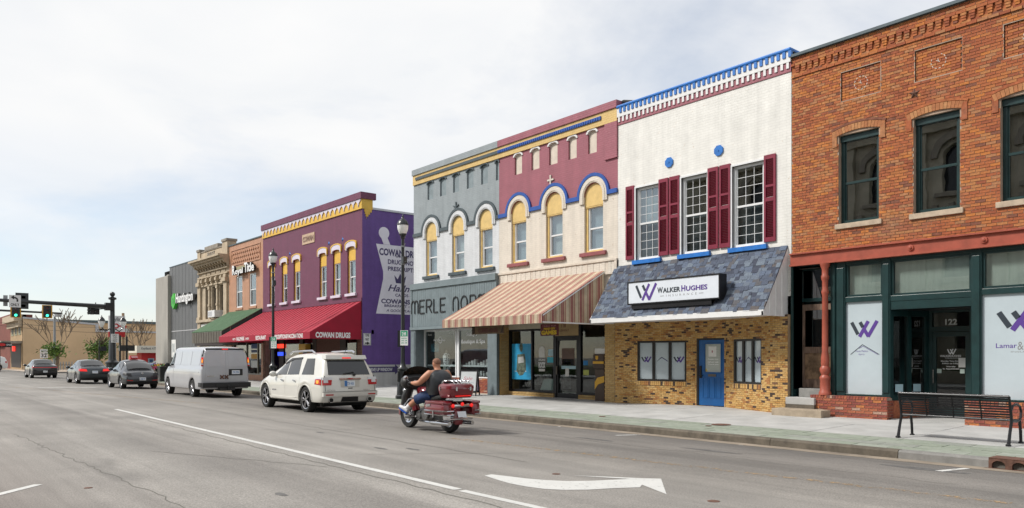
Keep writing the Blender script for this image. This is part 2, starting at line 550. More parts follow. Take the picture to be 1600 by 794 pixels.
def wall_holes(mb, P, a0, a1, b0, b1, holes, d=0.0, rev=0.14, open_z=None):
    """a wall face with rectangular (a0,a1,b0,b1) or arched (a0,a1,b0,spring,'arch',rise) openings and their reveals"""
    xs = {a0, a1}; zs = {b0, b1}
    hs = []
    for h in holes:
        if len(h) > 4: top = h[3] + h[5]
        else: top = h[3]
        hs.append((h[0], h[1], h[2], top)); xs |= {h[0], h[1]}; zs |= {h[2], top}
    xs = sorted(x for x in xs if a0 - 1e-6 <= x <= a1 + 1e-6); zs = sorted(z for z in zs if b0 - 1e-6 <= z <= b1 + 1e-6)
    for i in range(len(xs) - 1):
        for j in range(len(zs) - 1):
            cx, cz = (xs[i] + xs[i + 1]) / 2, (zs[j] + zs[j + 1]) / 2
            if any(h[0] < cx < h[1] and h[2] < cz < h[3] for h in hs): continue
            mb.quad(P(xs[i], zs[j], d), P(xs[i + 1], zs[j], d), P(xs[i + 1], zs[j + 1], d), P(xs[i], zs[j + 1], d))
    for h in holes:
        x0, x1, z0 = h[0], h[1], h[2]
        if len(h) > 4:
            sp, rise = h[3], h[5]
            cx, hw = (x0 + x1) / 2, (x1 - x0) / 2
            n = 12
            pts = [(cx - hw * cos(pi * i / n), sp + rise * sin(pi * i / n)) for i in range(n + 1)]
            top = sp + rise
            for i in range(n):
                (pa, pb), (qa, qb) = pts[i], pts[i + 1]
                mb.quad(P(pa, pb, d), P(qa, qb, d), P(qa, top, d), P(pa, top, d))
            out = [(x0, z0)] + pts + [(x1, z0)]
        else:
            out = [(x0, z0), (x0, h[3]), (x1, h[3]), (x1, z0)]
        for i in range(len(out)):
            p, q = out[i], out[(i + 1) % len(out)]
            if open_z is not None and abs(p[1] - open_z) < .02 and abs(q[1] - open_z) < .02: continue
            mb.quad(P(*p, d), P(*q, d), P(*q, d - rev), P(*p, d - rev))
    return mb

def shell(mb, x0, x1, y0, y1, z0, z1, front=False):
    """sides, back and flat roof of a building block (no front unless asked)"""
    mb.quad((x0, y0, z0), (x0, y1, z0), (x0, y1, z1), (x0, y0, z1))
    mb.quad((x1, y0, z0), (x1, y1, z0), (x1, y1, z1), (x1, y0, z1))
    mb.quad((x0, y1, z0), (x1, y1, z0), (x1, y1, z1), (x0, y1, z1))
    mb.quad((x0, y0 + 0.3, z1 - 0.5), (x1, y0 + 0.3, z1 - 0.5), (x1, y1, z1 - 0.9), (x0, y1, z1 - 0.9))
    mb.quad((x0, y0 + 0.3, z1 - 0.5), (x1, y0 + 0.3, z1 - 0.5), (x1, y0 + 0.3, z1), (x0, y0 + 0.3, z1))
    mb.quad((x0, y0, z1), (x1, y0, z1), (x1, y0 + 0.3, z1), (x0, y0 + 0.3, z1))
    if front: mb.quad((x0, y0, z0), (x1, y0, z0), (x1, y0, z1), (x0, y0, z1))
    return mb

def sash_window(par, P, a0, a1, b0, b1, dr, mf, mg, fw=0.06, grid=None, blind=None, mm=None, label=None, low_glass=None, blind_top=None, mid=0.5, light=True):
    """window part (its frame) with panes, muntins and a blind behind as sub-parts; front of the frame at depth -dr"""
    w = MB()
    f0, f1 = -dr - 0.09, -dr
    w.bx(P, a0, a0 + fw, b0, b1, f0, f1); w.bx(P, a1 - fw, a1, b0, b1, f0, f1)
    w.bx(P, a0 + fw, a1 - fw, b0, b0 + fw, f0, f1); w.bx(P, a0 + fw, a1 - fw, b1 - fw, b1, f0, f1)
    bm_ = b0 + (b1 - b0) * mid
    w.bx(P, a0 + fw, a1 - fw, bm_ - 0.025, bm_ + 0.03, f0 + 0.01, f1 - 0.02)
    for sgn in (0, 1):                     # sash stiles
        e0 = a0 + fw if sgn == 0 else a1 - fw - 0.03
        w.bx(P, e0, e0 + 0.03, b0 + fw, b1 - fw, f0 + 0.02, f1 - 0.03)
    wo = w.build('window', mf, par)
    if label: wo['label'] = label
    ia0, ia1 = a0 + fw + 0.03, a1 - fw - 0.03
    for (z0, z1, dd, g) in ((bm_ + 0.03, b1 - fw, -dr - 0.045, mg), (b0 + fw, bm_ - 0.025, -dr - 0.065, low_glass or mg)):
        if grid:
            c, r = grid
            for i in range(c):
                for j in range(r):
                    pw, ph = (ia1 - ia0) / c, (z1 - z0) / r
                    MB().bx(P, ia0 + i * pw, ia0 + (i + 1) * pw, z0 + j * ph, z0 + (j + 1) * ph, dd, dd + 0.006).build('pane', g, wo)
            for i in range(1, c):
                x = ia0 + i * (ia1 - ia0) / c
                MB().bx(P, x - 0.006, x + 0.006, z0, z1, dd + 0.008, dd + 0.02).build('muntin', mm or mf, wo)
            for j in range(1, r):
                z = z0 + j * (z1 - z0) / r
                MB().bx(P, ia0, ia1, z - 0.006, z + 0.006, dd + 0.0075, dd + 0.0195).build('muntin', mm or mf, wo)
        else:
            MB().bx(P, ia0, ia1, z0, z1, dd, dd + 0.006).build('pane', g, wo)
    if blind is not None:
        MB().quad(P(a0, b0, -dr - 0.16), P(a1, b0, -dr - 0.16), P(a1, blind_top or b1, -dr - 0.16), P(a0, blind_top or b1, -dr - 0.16)).build('blind', blind, wo)
    mb = MB()
    e = -dr - 0.9
    mb.quad(P(a0, b0, e), P(a1, b0, e), P(a1, b1, e), P(a0, b1, e))
    mb.quad(P(a0, b0, f0), P(a0, b1, f0), P(a0, b1, e), P(a0, b0, e)); mb.quad(P(a1, b0, f0), P(a1, b1, f0), P(a1, b1, e), P(a1, b0, e))
    mb.quad(P(a0, b0, f0), P(a1, b0, f0), P(a1, b0, e), P(a0, b0, e)); mb.quad(P(a0, b1, f0), P(a1, b1, f0), P(a1, b1, e), P(a0, b1, e))
    mb.build('room', M_ROOM, wo)
    return wo

M_ROOM = mat('dim_room', (0.05, 0.048, 0.045), 0.9, var=0.2)
# ------------------------------------------------------------------ ground, road, pavement
def road_z(y):
    pts = [(-3.2, -0.02), (4, 0.012), (10.2, -0.01), (13.15, -0.085), (400, -0.085)]
    if y <= pts[0][0]: return pts[0][1]
    for (a, za), (b, zb) in zip(pts, pts[1:]):
        if y <= b: return za + (zb - za) * (y - a) / (b - a)
    return pts[-1][1]

KERB_Y, PAVE_Z, BASE_Z = 13.2, 0.06, 0.17
def walk_z(y): return PAVE_Z + (BASE_Z - PAVE_Z) * (y - 13.35) / (D - 13.35)

def road_material():
    m, N, L, b = _mat('worn_asphalt')
    b.inputs['Roughness'].default_value = 0.85
    t = N.new('ShaderNodeTexCoord'); sp = N.new('ShaderNodeSeparateXYZ'); L.new(t.outputs['Object'], sp.inputs[0])
    # long streaks along the lanes
    mp = N.new('ShaderNodeMapping'); mp.inputs['Scale'].default_value = (0.045, 1.0, 1.0); L.new(t.outputs['Object'], mp.inputs[0])
    n1 = N.new('ShaderNodeTexNoise'); n1.inputs['Scale'].default_value = 1.9; n1.inputs['Detail'].default_value = 7; n1.inputs['Roughness'].default_value = 0.62
    L.new(mp.outputs[0], n1.inputs['Vector'])
    n2 = N.new('ShaderNodeTexNoise'); n2.inputs['Scale'].default_value = 0.35; n2.inputs['Detail'].default_value = 8; n2.inputs['Roughness'].default_value = 0.6
    L.new(t.outputs['Object'], n2.inputs['Vector'])
    n3 = N.new('ShaderNodeTexNoise'); n3.inputs['Scale'].default_value = 55; n3.inputs['Detail'].default_value = 5; n3.inputs['Roughness'].default_value = 0.75
    L.new(t.outputs['Object'], n3.inputs['Vector'])
    # lanes of different age: wobble Y, then a ramp over 0..14 m
    wob = N.new('ShaderNodeMath'); wob.operation = 'MULTIPLY_ADD'; wob.inputs[1].default_value = 1.3; 
    L.new(n1.outputs[0], wob.inputs[0]); L.new(sp.outputs[1], wob.inputs[2])
    dv = N.new('ShaderNodeMath'); dv.operation = 'DIVIDE'; dv.inputs[1].default_value = 15.0; L.new(wob.outputs[0], dv.inputs[0])
    r = N.new('ShaderNodeValToRGB'); e = r.color_ramp.elements
    stops = [(0.0, (0.175, 0.158, 0.148)), (0.11, (0.178, 0.162, 0.152)), (0.17, (0.215, 0.205, 0.195)), (0.26, (0.235, 0.228, 0.218)),
             (0.30, (0.195, 0.188, 0.18)), (0.335, (0.185, 0.178, 0.17)), (0.37, (0.235, 0.228, 0.218)), (0.55, (0.215, 0.208, 0.198)), (0.64, (0.195, 0.187, 0.176)),
             (0.70, (0.150, 0.144, 0.137)), (0.80, (0.165, 0.158, 0.150)), (0.9, (0.135, 0.130, 0.125)), (0.955, (0.16, 0.15, 0.138))]
    e[0].position, e[0].color = stops[0][0], (*stops[0][1], 1)
    e[1].position, e[1].color = stops[1][0], (*stops[1][1], 1)
    for p, c in stops[2:]:
        q = e.new(p); q.color = (*c, 1)
    L.new(dv.outputs[0], r.inputs[0])
    out = r.outputs[0]
    for src, lo, hi in ((n1.outputs[0], 0.77, 1.17), (n2.outputs[0], 0.80, 1.18), (n3.outputs[0], 0.42, 1.55)):
        mr = N.new('ShaderNodeMapRange'); mr.inputs['From Min'].default_value = 0.28; mr.inputs['From Max'].default_value = 0.72
        mr.inputs['To Min'].default_value = lo; mr.inputs['To Max'].default_value = hi
        L.new(src, mr.inputs['Value'])
        mx = N.new('ShaderNodeMixRGB'); mx.blend_type = 'MULTIPLY'; mx.inputs[0].default_value = 1
        L.new(out, mx.inputs[1]); L.new(mr.outputs[0], mx.inputs[2]); out = mx.outputs[0]
    # old patches and oil
    n4 = N.new('ShaderNodeTexNoise'); n4.inputs['Scale'].default_value = 0.55; n4.inputs['Detail'].default_value = 5
    mp4 = N.new('ShaderNodeMapping'); mp4.inputs['Scale'].default_value = (0.35, 1.2, 1); L.new(t.outputs['Object'], mp4.inputs[0]); L.new(mp4.outputs[0], n4.inputs['Vector'])
    rr = N.new('ShaderNodeValToRGB'); rr.color_ramp.elements[0].position = 0.63; rr.color_ramp.elements[1].position = 0.70
    rr.color_ramp.elements[1].color = (0.45, 0.45, 0.45, 1); L.new(n4.outputs[0], rr.inputs[0])
    m4 = N.new('ShaderNodeMixRGB'); m4.inputs[2].default_value = (0.09, 0.088, 0.085, 1)
    L.new(rr.outputs[0], m4.inputs[0]); L.new(out, m4.inputs[1]); out = m4.outputs[0]
    hs_ = N.new('ShaderNodeMixRGB'); hs_.blend_type = 'MULTIPLY'; hs_.inputs[0].default_value = 1; hs_.inputs[2].default_value = (1.09, 1.06, 1.02, 1)
    L.new(out, hs_.inputs[1]); out = hs_.outputs[0]
    L.new(out, b.inputs['Base Color'])
    bp = N.new('ShaderNodeBump'); bp.inputs['Strength'].default_value = 0.35; bp.inputs['Distance'].default_value = 0.01
    L.new(n3.outputs[0], bp.inputs['Height']); L.new(bp.outputs[0], b.inputs['Normal'])
    return m

def worn_paint(name, col, wear=0.45, scale=14.0):
    m, N, L, b = _mat(name)
    b.inputs['Roughness'].default_value = 0.75
    b.inputs['Base Color'].default_value = (*col, 1)
    t = N.new('ShaderNodeTexCoord')
    n = N.new('ShaderNodeTexNoise'); n.inputs['Scale'].default_value = scale; n.inputs['Detail'].default_value = 8; n.inputs['Roughness'].default_value = 0.7
    L.new(t.outputs['Object'], n.inputs['Vector'])
    r = N.new('ShaderNodeValToRGB'); r.color_ramp.elements[0].position = wear - 0.06; r.color_ramp.elements[1].position = wear + 0.05
    L.new(n.outputs[0], r.inputs[0]); L.new(r.outputs[0], b.inputs['Alpha'])
    n5 = N.new('ShaderNodeTexNoise'); n5.inputs['Scale'].default_value = 3; n5.inputs['Detail'].default_value = 6
    L.new(t.outputs['Object'], n5.inputs['Vector'])
    r5 = N.new('ShaderNodeValToRGB'); r5.color_ramp.elements[0].color = L2(col, 0.8); r5.color_ramp.elements[1].color = L2(col, 1.08)
    L.new(n5.outputs[0], r5.inputs[0]); L.new(r5.outputs[0], b.inputs['Base Color'])
    return m

M_ROAD = road_material()
M_WHITE = worn_paint('white_road_paint', (0.56, 0.56, 0.54), 0.36)
M_WORNW = worn_paint('worn_white_paint', (0.60, 0.60, 0.58), 0.42, 9)
M_ORANGE = worn_paint('faded_orange_paint', (0.40, 0.27, 0.14), 0.56, 8)
M_CONC = mat('pale_concrete', (0.39, 0.39, 0.38), 0.88, var=0.16, scale=1.6, bump=0.15, rnd=0.05)
M_PAVER = palette('green_grey_paver', [(3, (0.245, 0.275, 0.225)), (3, (0.225, 0.255, 0.205)), (2, (0.265, 0.29, 0.245)), (1, (0.24, 0.255, 0.225))], 0.85, 0.14, 9, 0.2, 60)
M_JOINT = mat('sidewalk_joint', (0.13, 0.125, 0.11), 0.95, var=0.2)
M_KERB = mat('old_kerb', (0.11, 0.093, 0.072), 0.9, var=0.35, scale=4.5, bump=0.5, bscale=40, rnd=0.12)
M_KERBNEW = mat('grey_kerb', (0.20, 0.195, 0.185), 0.9, var=0.25, scale=4, bump=0.3, bscale=50)
M_GUTTER = mat('gutter_grit', (0.24, 0.20, 0.155), 0.95, var=0.35, scale=1.4, bump=0.3, bscale=60)
M_RUST = mat('rusty_iron', (0.13, 0.065, 0.045), 0.75, metal=0.2, var=0.45, scale=12, bump=0.4, bscale=60)
M_BLACK = mat('black_void', (0.006, 0.006, 0.006), 0.9, var=0)
M_EARTH = mat('far_ground', (0.22, 0.20, 0.17), 0.95, var=0.3, scale=0.2)
M_GRASS = mat('lawn_green', (0.06, 0.10, 0.03), 0.95, var=0.4, scale=1.5)

mb = MB(); mb.quad((-900, -900, -0.3), (900, -900, -0.3), (900, 900, -0.3), (-900, 900, -0.3))
tag(mb.build('ground', M_EARTH), kind='structure')

ys = [-3.2, 4, 7, 10.2, 13.15]
mb = MB()
xs = [-500, -93, -71, -40, -20, -10, 0, 45]
for i in range(len(xs) - 1):
    for a, b in zip(ys, ys[1:]):
        mb.quad((xs[i], a, road_z(a)), (xs[i + 1], a, road_z(a)), (xs[i + 1], b, road_z(b)), (xs[i], b, road_z(b)))
mb.quad((-93, 13.15, -0.085), (-71, 13.15, -0.085), (-71, 160, -0.085), (-93, 160, -0.085))
mb.quad((-93, -3.2, -0.02), (-71, -3.2, -0.02), (-71, -160, -0.02), (-93, -160, -0.02))
road = tag(mb.build('road', M_ROAD), kind='structure')

def strip(name, pts, w, m, dz=0.004, parent=None, kind='structure'):
    """painted line along the ground"""
    mb = MB()
    n = len(pts)
    V = []
    for i, p in enumerate(pts):
        q0, q1 = pts[max(i - 1, 0)], pts[min(i + 1, n - 1)]
        dx, dy = q1[0] - q0[0], q1[1] - q0[1]
        l = sqrt(dx * dx + dy * dy) or 1
        ox, oy = -dy / l * w / 2, dx / l * w / 2
        for s in (-1, 1):
            x, y = p[0] + ox * s, p[1] + oy * s
            V.append((x, y, road_z(y) + dz))
    mb.add(V, [(2 * i, 2 * i + 1, 2 * i + 3, 2 * i + 2) for i in range(n - 1)])
    o = mb.build(name, m, parent)
    if kind and parent is None: tag(o, kind=kind)
    return o

def lin(a, b, n, jit=0.0):
    return [(a[0] + (b[0] - a[0]) * i / n, a[1] + (b[1] - a[1]) * i / n + R.uniform(-jit, jit)) for i in range(n + 1)]

gx0, gx1 = G(181, 640), G(716, 766)
strip('lane_line', lin(gx0, gx1, 24, 0.006), 0.125, M_WHITE)
strip('lane_line', lin(G(722, 767.6), G(880, 803.5), 6, 0.006), 0.115, M_WHITE)
strip('lane_line', lin(G(-60, 787), G(60, 757.5), 4), 0.12, M_WHITE)
strip('lane_line', lin(G(0, 774), (G(0, 774)[0] + 0.01, G(0, 774)[1]), 1), 0.01, M_WHITE)
# longitudinal crack beside the lane line and a few branches
strip('crack', lin((-21, 5.28), (-3, 5.12), 60, 0.035), 0.022, M_JOINT, 0.003, road, None)
strip('crack', lin((-44, 7.9), (-9, 7.7), 80, 0.05), 0.018, M_JOINT, 0.003, road, None)
for a_, b_, n_ in (((-19, 2.2), (-7, 2.6), 60), ((-30, 9.6), (-12, 10.1), 70), ((-11.5, 6.1), (-9.2, 9.4), 20), ((-17, 6), (-15.4, 8.6), 18), ((-9, 10.5), (-6.2, 12.6), 18), ((-24, 3), (-21.5, 5.2), 18), ((-16, 10.9), (-4, 10.7), 60)): strip('crack', lin(a_, b_, n_, .05), .014, M_JOINT, .003, road, None)
strip('crack', lin((-14, 3.6), (-10.4, 5.1), 14, 0.05), 0.015, M_JOINT, 0.003, road, None)
# faded orange lines of an older marking
strip('faded_line', lin(G(8, 604), G(312, 630), 12, 0.02), 0.17, M_ORANGE)
strip('faded_line', lin(G(700, 684), G(1580, 786), 24, 0.02), 0.14, M_ORANGE)
# white dashes across the mouth of the junction
strip('stop_line', lin(G(60, 606), G(150, 605.5), 4), 0.3, M_WORNW)
# arrow for the turning lane
ar = [(757, 744), (768, 742), (790, 744.5), (820, 748.2), (850, 750.8), (885, 752.4), (920, 752), (950, 750.5), (985, 748.8), (940, 746.2), (895, 743.4),
      (945, 745), (1001, 747.5), (1033, 748.2), (1041.5, 773), (1003, 757.8), (1000, 762), (960, 763.5), (920, 766), (880, 766.5), (850, 765), (820, 761), (795, 756), (775, 750)]
mb = MB()
pts = [G(*p) for p in ar]
mb.add([(x, y, road_z(y) + 0.0042) for x, y in pts], [(0, 1, 2, 23), (2, 3, 22, 23), (3, 4, 21, 22), (4, 5, 20, 21), (5, 6, 19, 20), (6, 7, 18, 19), (7, 8, 17, 18),
        (8, 12, 16, 17), (8, 9, 11, 12), (9, 10, 11), (12, 15, 16), (12, 13, 14, 15)])
tag(mb.build('turn_arrow', M_WHITE), kind='structure')
# parking stall ticks
for a, b in (((1466, 737), (1511, 730.5)), ((962, 680.5), (1006, 678)), ((1157, 694.5), (1180, 692.2)), ((872, 666), (900, 664))):
    (xa, ya), (xb, yb) = G(*a, -0.06), G(*b, -0.06)
    strip('stall_tick', [(xa, ya), ((xa + xb) / 2, (ya + yb) / 2), (xb, yb)], 0.10, M_WORNW)
# small covers and patches set in the road
for px, py, r in ((1115, 783.5, 0.07), (869, 741, 0.06), (138, 763, 0.05)):
    x, y = G(px, py)
    mb = MB(); mb.lathe([(r, -0.002), (r, 0.004), (r * 0.8, 0.007), (0.0, 0.006)], (x, y, road_z(y)), 14)
    tag(mb.build('valve_cover', M_RUST), 'small round iron valve cover set in the asphalt ' + {1115: 'right of the white arrow', 869: 'above the white arrow', 138: 'at the near left'}[px], 'cover')
for px, py, w, h in ((500, 676, 0.4, 0.05), (595, 701, 0.5, 0.06), (645, 702, 0.5, 0.06), (440, 774, 0.3, 0.06), (1110, 701, 1.3, 0.12), (930, 684, 1.2, 0.1), (1445, 727, 1.4, 0.16)):
    x, y = G(px, py)
    pp = [(x + w / 2 * cos(2 * pi * k / 11) * R.uniform(0.75, 1.1), y + h * cos(pi / 2 - 2 * pi * k / 11) * R.uniform(0.7, 1.1)) for k in range(11)]
    mb = MB(); mb.quad(*[(a, b, road_z(b) + 0.003) for a, b in pp])
    mb.build('patch', mat('tar_patch', (0.11, 0.107, 0.103), 0.8, var=0.35, scale=8), road)

# gutter strip of concrete and grit against the kerb
mb = MB()
for i in range(36):
    x0, x1 = -70.5 + i * 2.1, -70.5 + (i + 1) * 2.1
    w0, w1 = 0.35, 0.35
    mb.quad((x0, 13.16 - w0, road_z(13.16 - w0) + 0.004), (x1, 13.16 - w1, road_z(13.16 - w1) + 0.004), (x1, 13.2, -0.08), (x0, 13.2, -0.08))
tag(mb.build('gutter', M_GUTTER), kind='structure')

# kerb stones
DRAIN_X0 = G(1528, 735, -0.08)[0]
DRAIN_X1 = DRAIN_X0 + 1.9
KJ = [-70.6]
while KJ[-1] < -16: KJ.append(KJ[-1] + 3.05)
xk1 = G(1253, 690, -0.08)[0]; xk2 = G(1427, 712, -0.08)[0]
KJ = [k for k in KJ if k < xk1 - 1] + [xk1, xk2, DRAIN_X0]
kerb = None
def kerb_piece(x0, x1, m, parent):
    mb = MB()
    prof = [(13.16, -0.3), (13.185, 0.03), (13.215, 0.06), (13.35, 0.063), (13.35, -0.3)]
    n = max(1, int((x1 - x0) / 0.5))
    P = Pl((0, 0, 0), (0, 1, 0), (0, 0, 1), (1, 0, 0))
    mb.prism(P, prof, x0 + 0.006, x1 - 0.006)
    return mb.build('kerb_stone', m, parent)
mbk = MB(); mbk.box(-70.6, 45, 13.21, 13.34, -0.3, 0.03)
kerb = tag(mbk.build('kerb', M_JOINT), kind='structure')
for a, b in zip(KJ, KJ[1:]):
    kerb_piece(a, b, M_KERBNEW if a >= xk2 - 0.01 else M_KERB, kerb)
for k in range(8): kerb_piece(DRAIN_X1 + k * 3.05, DRAIN_X1 + (k + 1) * 3.05, M_KERBNEW, kerb)

# storm drain with arched mouths
dr = thing('storm_drain', 'rusty iron kerb inlet with a row of arched openings', 'drain', (DRAIN_X0, 13.2, -0.08))
PF = FR(13.15)
mb = MB(); holes = []
n = 7; w = (DRAIN_X1 - DRAIN_X0) / n
for k in range(n):
    holes.append((DRAIN_X0 + k * w + 0.045, DRAIN_X0 + (k + 1) * w - 0.045, -0.078, -0.03, 'arch', 0.068))
wall_holes(mb, PF, DRAIN_X0, DRAIN_X1, -0.085, 0.07, holes, 0.0, 0.06)
mb.box(DRAIN_X0, DRAIN_X1, 13.15, 13.5, 0.066, 0.082)
mb.box(DRAIN_X0 - 0.05, DRAIN_X1, 12.98, 13.15, -0.1, -0.078)
mb.build('inlet_frame', M_RUST, dr)
mb = MB(); mb.box(DRAIN_X0 + 0.01, DRAIN_X1 - 0.01, 13.215, 13.3, -0.085, 0.066); mb.build('inlet_throat', M_BLACK, dr)

# pavement
SWL = sqrt((D - 13.35) ** 2 + (BASE_Z - PAVE_Z) ** 2)
PW = Pl((0, 13.35, PAVE_Z), (1, 0, 0), (0, (D - 13.35) / SWL, (BASE_Z - PAVE_Z) / SWL), (0, -(BASE_Z - PAVE_Z) / SWL, (D - 13.35) / SWL))
mb = MB(); mb.bx(PW, -70.5, 45, 0.0, SWL + 1.6, -0.35, -0.012)
walk = tag(mb.build('sidewalk', M_JOINT), kind='structure')
PVW, PVL = 0.365, 0.62
for r_ in range(4):
    off = 0.31 * (r_ % 2)
    x = -34 + off
    while x < 4:
        MB().bx(PW, x + 0.006, x + PVL - 0.006, r_ * PVW + 0.005, (r_ + 1) * PVW - 0.005, -0.05, R.uniform(-0.004, 0.001)).build('paver', M_PAVER, walk)
        x += PVL
mb = MB(); mb.bx(PW, -70.5, -34.01, 0, 4 * PVW, -0.05, -0.001); mb.bx(PW, 4.4, 45, 0, 4 * PVW, -0.05, -0.001)
mb.build('paver_strip', M_PAVER, walk)
sb0 = 4 * PVW
for row in range(2):
    b0 = sb0 + row * (SWL - sb0) / 2 + (0.15 if row else 0); b1 = (sb0 + (SWL - sb0) / 2 + 0.15) if row == 0 else SWL + 1.6
    x = -70.5
    while x < 12:
        MB().bx(PW, x + 0.005, x + 1.83 - 0.005, b0 + 0.005, b1 - 0.004, -0.08, R.uniform(-0.003, 0.003)).build('slab', M_CONC, walk)
        x += 1.83
for px, py, rx in ((1127, 664, 0.22), (1107, 665.5, 0.07), (941, 651, 0.09)):
    x, y = G(px, py, 0.085)
    mb = MB(); mb.lathe([(rx, 0), (rx, 0.006), (rx * 0.85, 0.010), (rx * 0.82, 0.007), (0, 0.008)], (x, y, walk_z(y)), 20)
    tag(mb.build('utility_cover', M_RUST), {1127: 'large round rusty cover in the green pavers', 1107: 'tiny rusty cover beside the large one in the pavers', 941: 'small rusty cover in the pavers before the striped awning shop'}[px], 'cover')

# far corner and the other side of the junction
M_FARWALK = mat('far_sidewalk', (0.42, 0.34, 0.27), 0.9, var=0.12, scale=0.8)
mb = MB()
mb.box(-300, -94, 12.4, 70, -0.3, 0.06)
tag(mb.build('far_pavement', M_FARWALK), kind='structure')
mb = MB(); mb.box(-300, -93.8, 12.2, 12.4, -0.3, 0.03); mb.box(-94, -93.8, 12.4, 70, -0.3, 0.03)
tag(mb.build('far_kerb', M_KERBNEW), kind='structure')
# near side of the street, behind the camera
mb = MB(); mb.box(-70, 45, -7.4, -3.2, -0.3, 0.12); tag(mb.build('near_pavement', M_CONC), kind='structure')
mb = MB(); mb.box(-70, 45, -21, -7.7, -0.3, 0.75); tag(mb.build('courthouse_lawn', M_GRASS), kind='structure')
# ------------------------------------------------------------------ brickwork and shared materials
def onP(P, px):
    r = ray(px, 558); n = P.n
    k = (P.o.x * n.x + P.o.y * n.y) / (r[0] * n.x + r[1] * n.y)
    return (r[0] * k - P.o.x) * P.r.x + (r[1] * k - P.o.y) * P.r.y

def onPz(P, px, py):
    r = ray(px, py); n = P.n
    k = (P.o.x * n.x + P.o.y * n.y) / (r[0] * n.x + r[1] * n.y)
    return EYE + r[2] * k

def seen(p):
    """(is in the frame, depth) of a world point"""
    z = -p[0] * CT + p[1] * ST
    if z < 0.5: return False, 1e9
    x = (p[0] * ST + p[1] * CT) / z * FPX + 800; y = 558 - (p[2] - EYE) / z * FPX
    return (0 < x < 1600 and 0 < y < 794), z

BUDGET = {}
def lay(P, pieces, name, m, parent, key, d0, d1, jit=0.003, cap=300, stuff=None, bevel=False, boxmesh={}):
    """pieces (a0,a1,b0,b1): the largest in view each an object, the rest one joined part"""
    L = []
    for q in pieces:
        c = P((q[0] + q[1]) / 2, (q[2] + q[3]) / 2, d1)
        ok, z = seen(c)
        L.append(((0 if ok else 1), z, q))
    L.sort(key=lambda t: (t[0], t[1]))
    rot = atan2(P.r.y, P.r.x)
    rest = MB()
    used = BUDGET.setdefault(key, 0)
    for ok, z, q in L:
        w, h = q[1] - q[0], q[3] - q[2]
        dj = R.uniform(-jit, jit)
        if used < cap and ok == 0:
            kk = (name, m.name, round(w, 3), round(h, 3), round(d1 - d0, 3), round(P.u.y, 3))
            if kk not in boxmesh:
                Q = Pl((0, 0, 0), (1, 0, 0), (0, P.u.y and sqrt(P.u.x ** 2 + P.u.y ** 2), P.u.z), (0, -P.u.z, sqrt(P.u.x ** 2 + P.u.y ** 2)))
                b = MB(); b.bx(Q, -w / 2, w / 2, -h / 2, h / 2, d0 - d1, 0, back=False)
                me = bpy.data.meshes.new(name); me.from_pydata(b.v, [], b.f); me.materials.append(m); boxmesh[kk] = me
            o = link(name, boxmesh[kk], parent)
            o.location = P((q[0] + q[1]) / 2, (q[2] + q[3]) / 2, d1 + dj); o.rotation_euler = (0, 0, rot)
            used += 1
        else:
            rest.bx(P, q[0], q[1], q[2], q[3], d0, d1 + dj, back=False)
    BUDGET[key] = used
    if rest.v:
        me = bpy.data.meshes.new(stuff or (name + '_courses')); me.from_pydata(rest.v, [], rest.f); me.materials.append(m)
        o = link(stuff or (name + '_courses'), me, parent); o['kind'] = 'stuff'

def courses(a0, a1, b0, b1, bl, bh, joint, holes=(), half=0.5, ragged=0.0, tight=0.0):
    out = []
    n = max(1, int(round((b1 - b0) / bh))); bh = (b1 - b0) / n
    for j in range(n):
        z0, z1 = b0 + j * bh, b0 + (j + 1) * bh
        zc = (z0 + z1) / 2
        segs = [(a0, a1)]
        for h in holes:
            top = h[3] + (h[5] if len(h) > 4 else 0)
            if not (h[2] < zc < top): continue
            x0, x1 = h[0], h[1]
            if len(h) > 4 and zc > h[3]:
                hw = (x1 - x0) / 2; f = sqrt(max(0.0, 1 - ((zc - h[3]) / h[5]) ** 2))
                cx = (x0 + x1) / 2; x0, x1 = cx - hw * f, cx + hw * f
            ns = []
            for s in segs:
                if x1 <= s[0] or x0 >= s[1]: ns.append(s); continue
                if x0 > s[0]: ns.append((s[0], x0))
                if x1 < s[1]: ns.append((x1, s[1]))
            segs = ns
        off = bl * half * (j % 2) + (R.uniform(-ragged, ragged) if ragged else 0)
        k0 = int((a0 - off) / bl) - 2
        x = k0 * bl + off
        while x < a1:
            e = x + bl
            for s in segs:
                q0, q1 = max(x, s[0]), min(e, s[1])
                if q1 - q0 > 0.035: out.append((q0 + joint / 2, q1 - joint / 2, z0 + joint / 2, z1 - joint / 2))
            x = e
    return out

M_BRICK = palette('weathered_red_brick', [(5, (0.37, 0.115, 0.042)), (4, (0.33, 0.095, 0.038)), (4, (0.41, 0.145, 0.047)), (2.5, (0.28, 0.08, 0.036)), (3, (0.41, 0.17, 0.062)),
    (.7, (0.20, 0.075, 0.045)), (1.6, (0.46, 0.16, 0.04)), (2, (0.37, 0.165, 0.075))], 0.9, 0.28, 14, 0.5, 70, stain=((0.22, 0.14, 0.10), 0.9, 0.55, 0.75, 0.45))
M_BRICKMORT = mat('grey_mortar', (0.37, 0.275, 0.21), 0.95, var=0.25, scale=3, bump=0.3)
M_BULK = palette('red_bulkhead_brick', [(5, (0.28, 0.075, 0.045)), (3, (0.22, 0.06, 0.045)), (3, (0.34, 0.11, 0.055)), (1, (0.42, 0.15, 0.05)), (1.2, (0.38, 0.24, 0.18)), (1, (0.15, 0.06, 0.05))], 0.9, 0.3, 20, 0.5, 80,
    stain=((0.5, 0.46, 0.42), 2.2, 0.62, 0.74, 0.5))
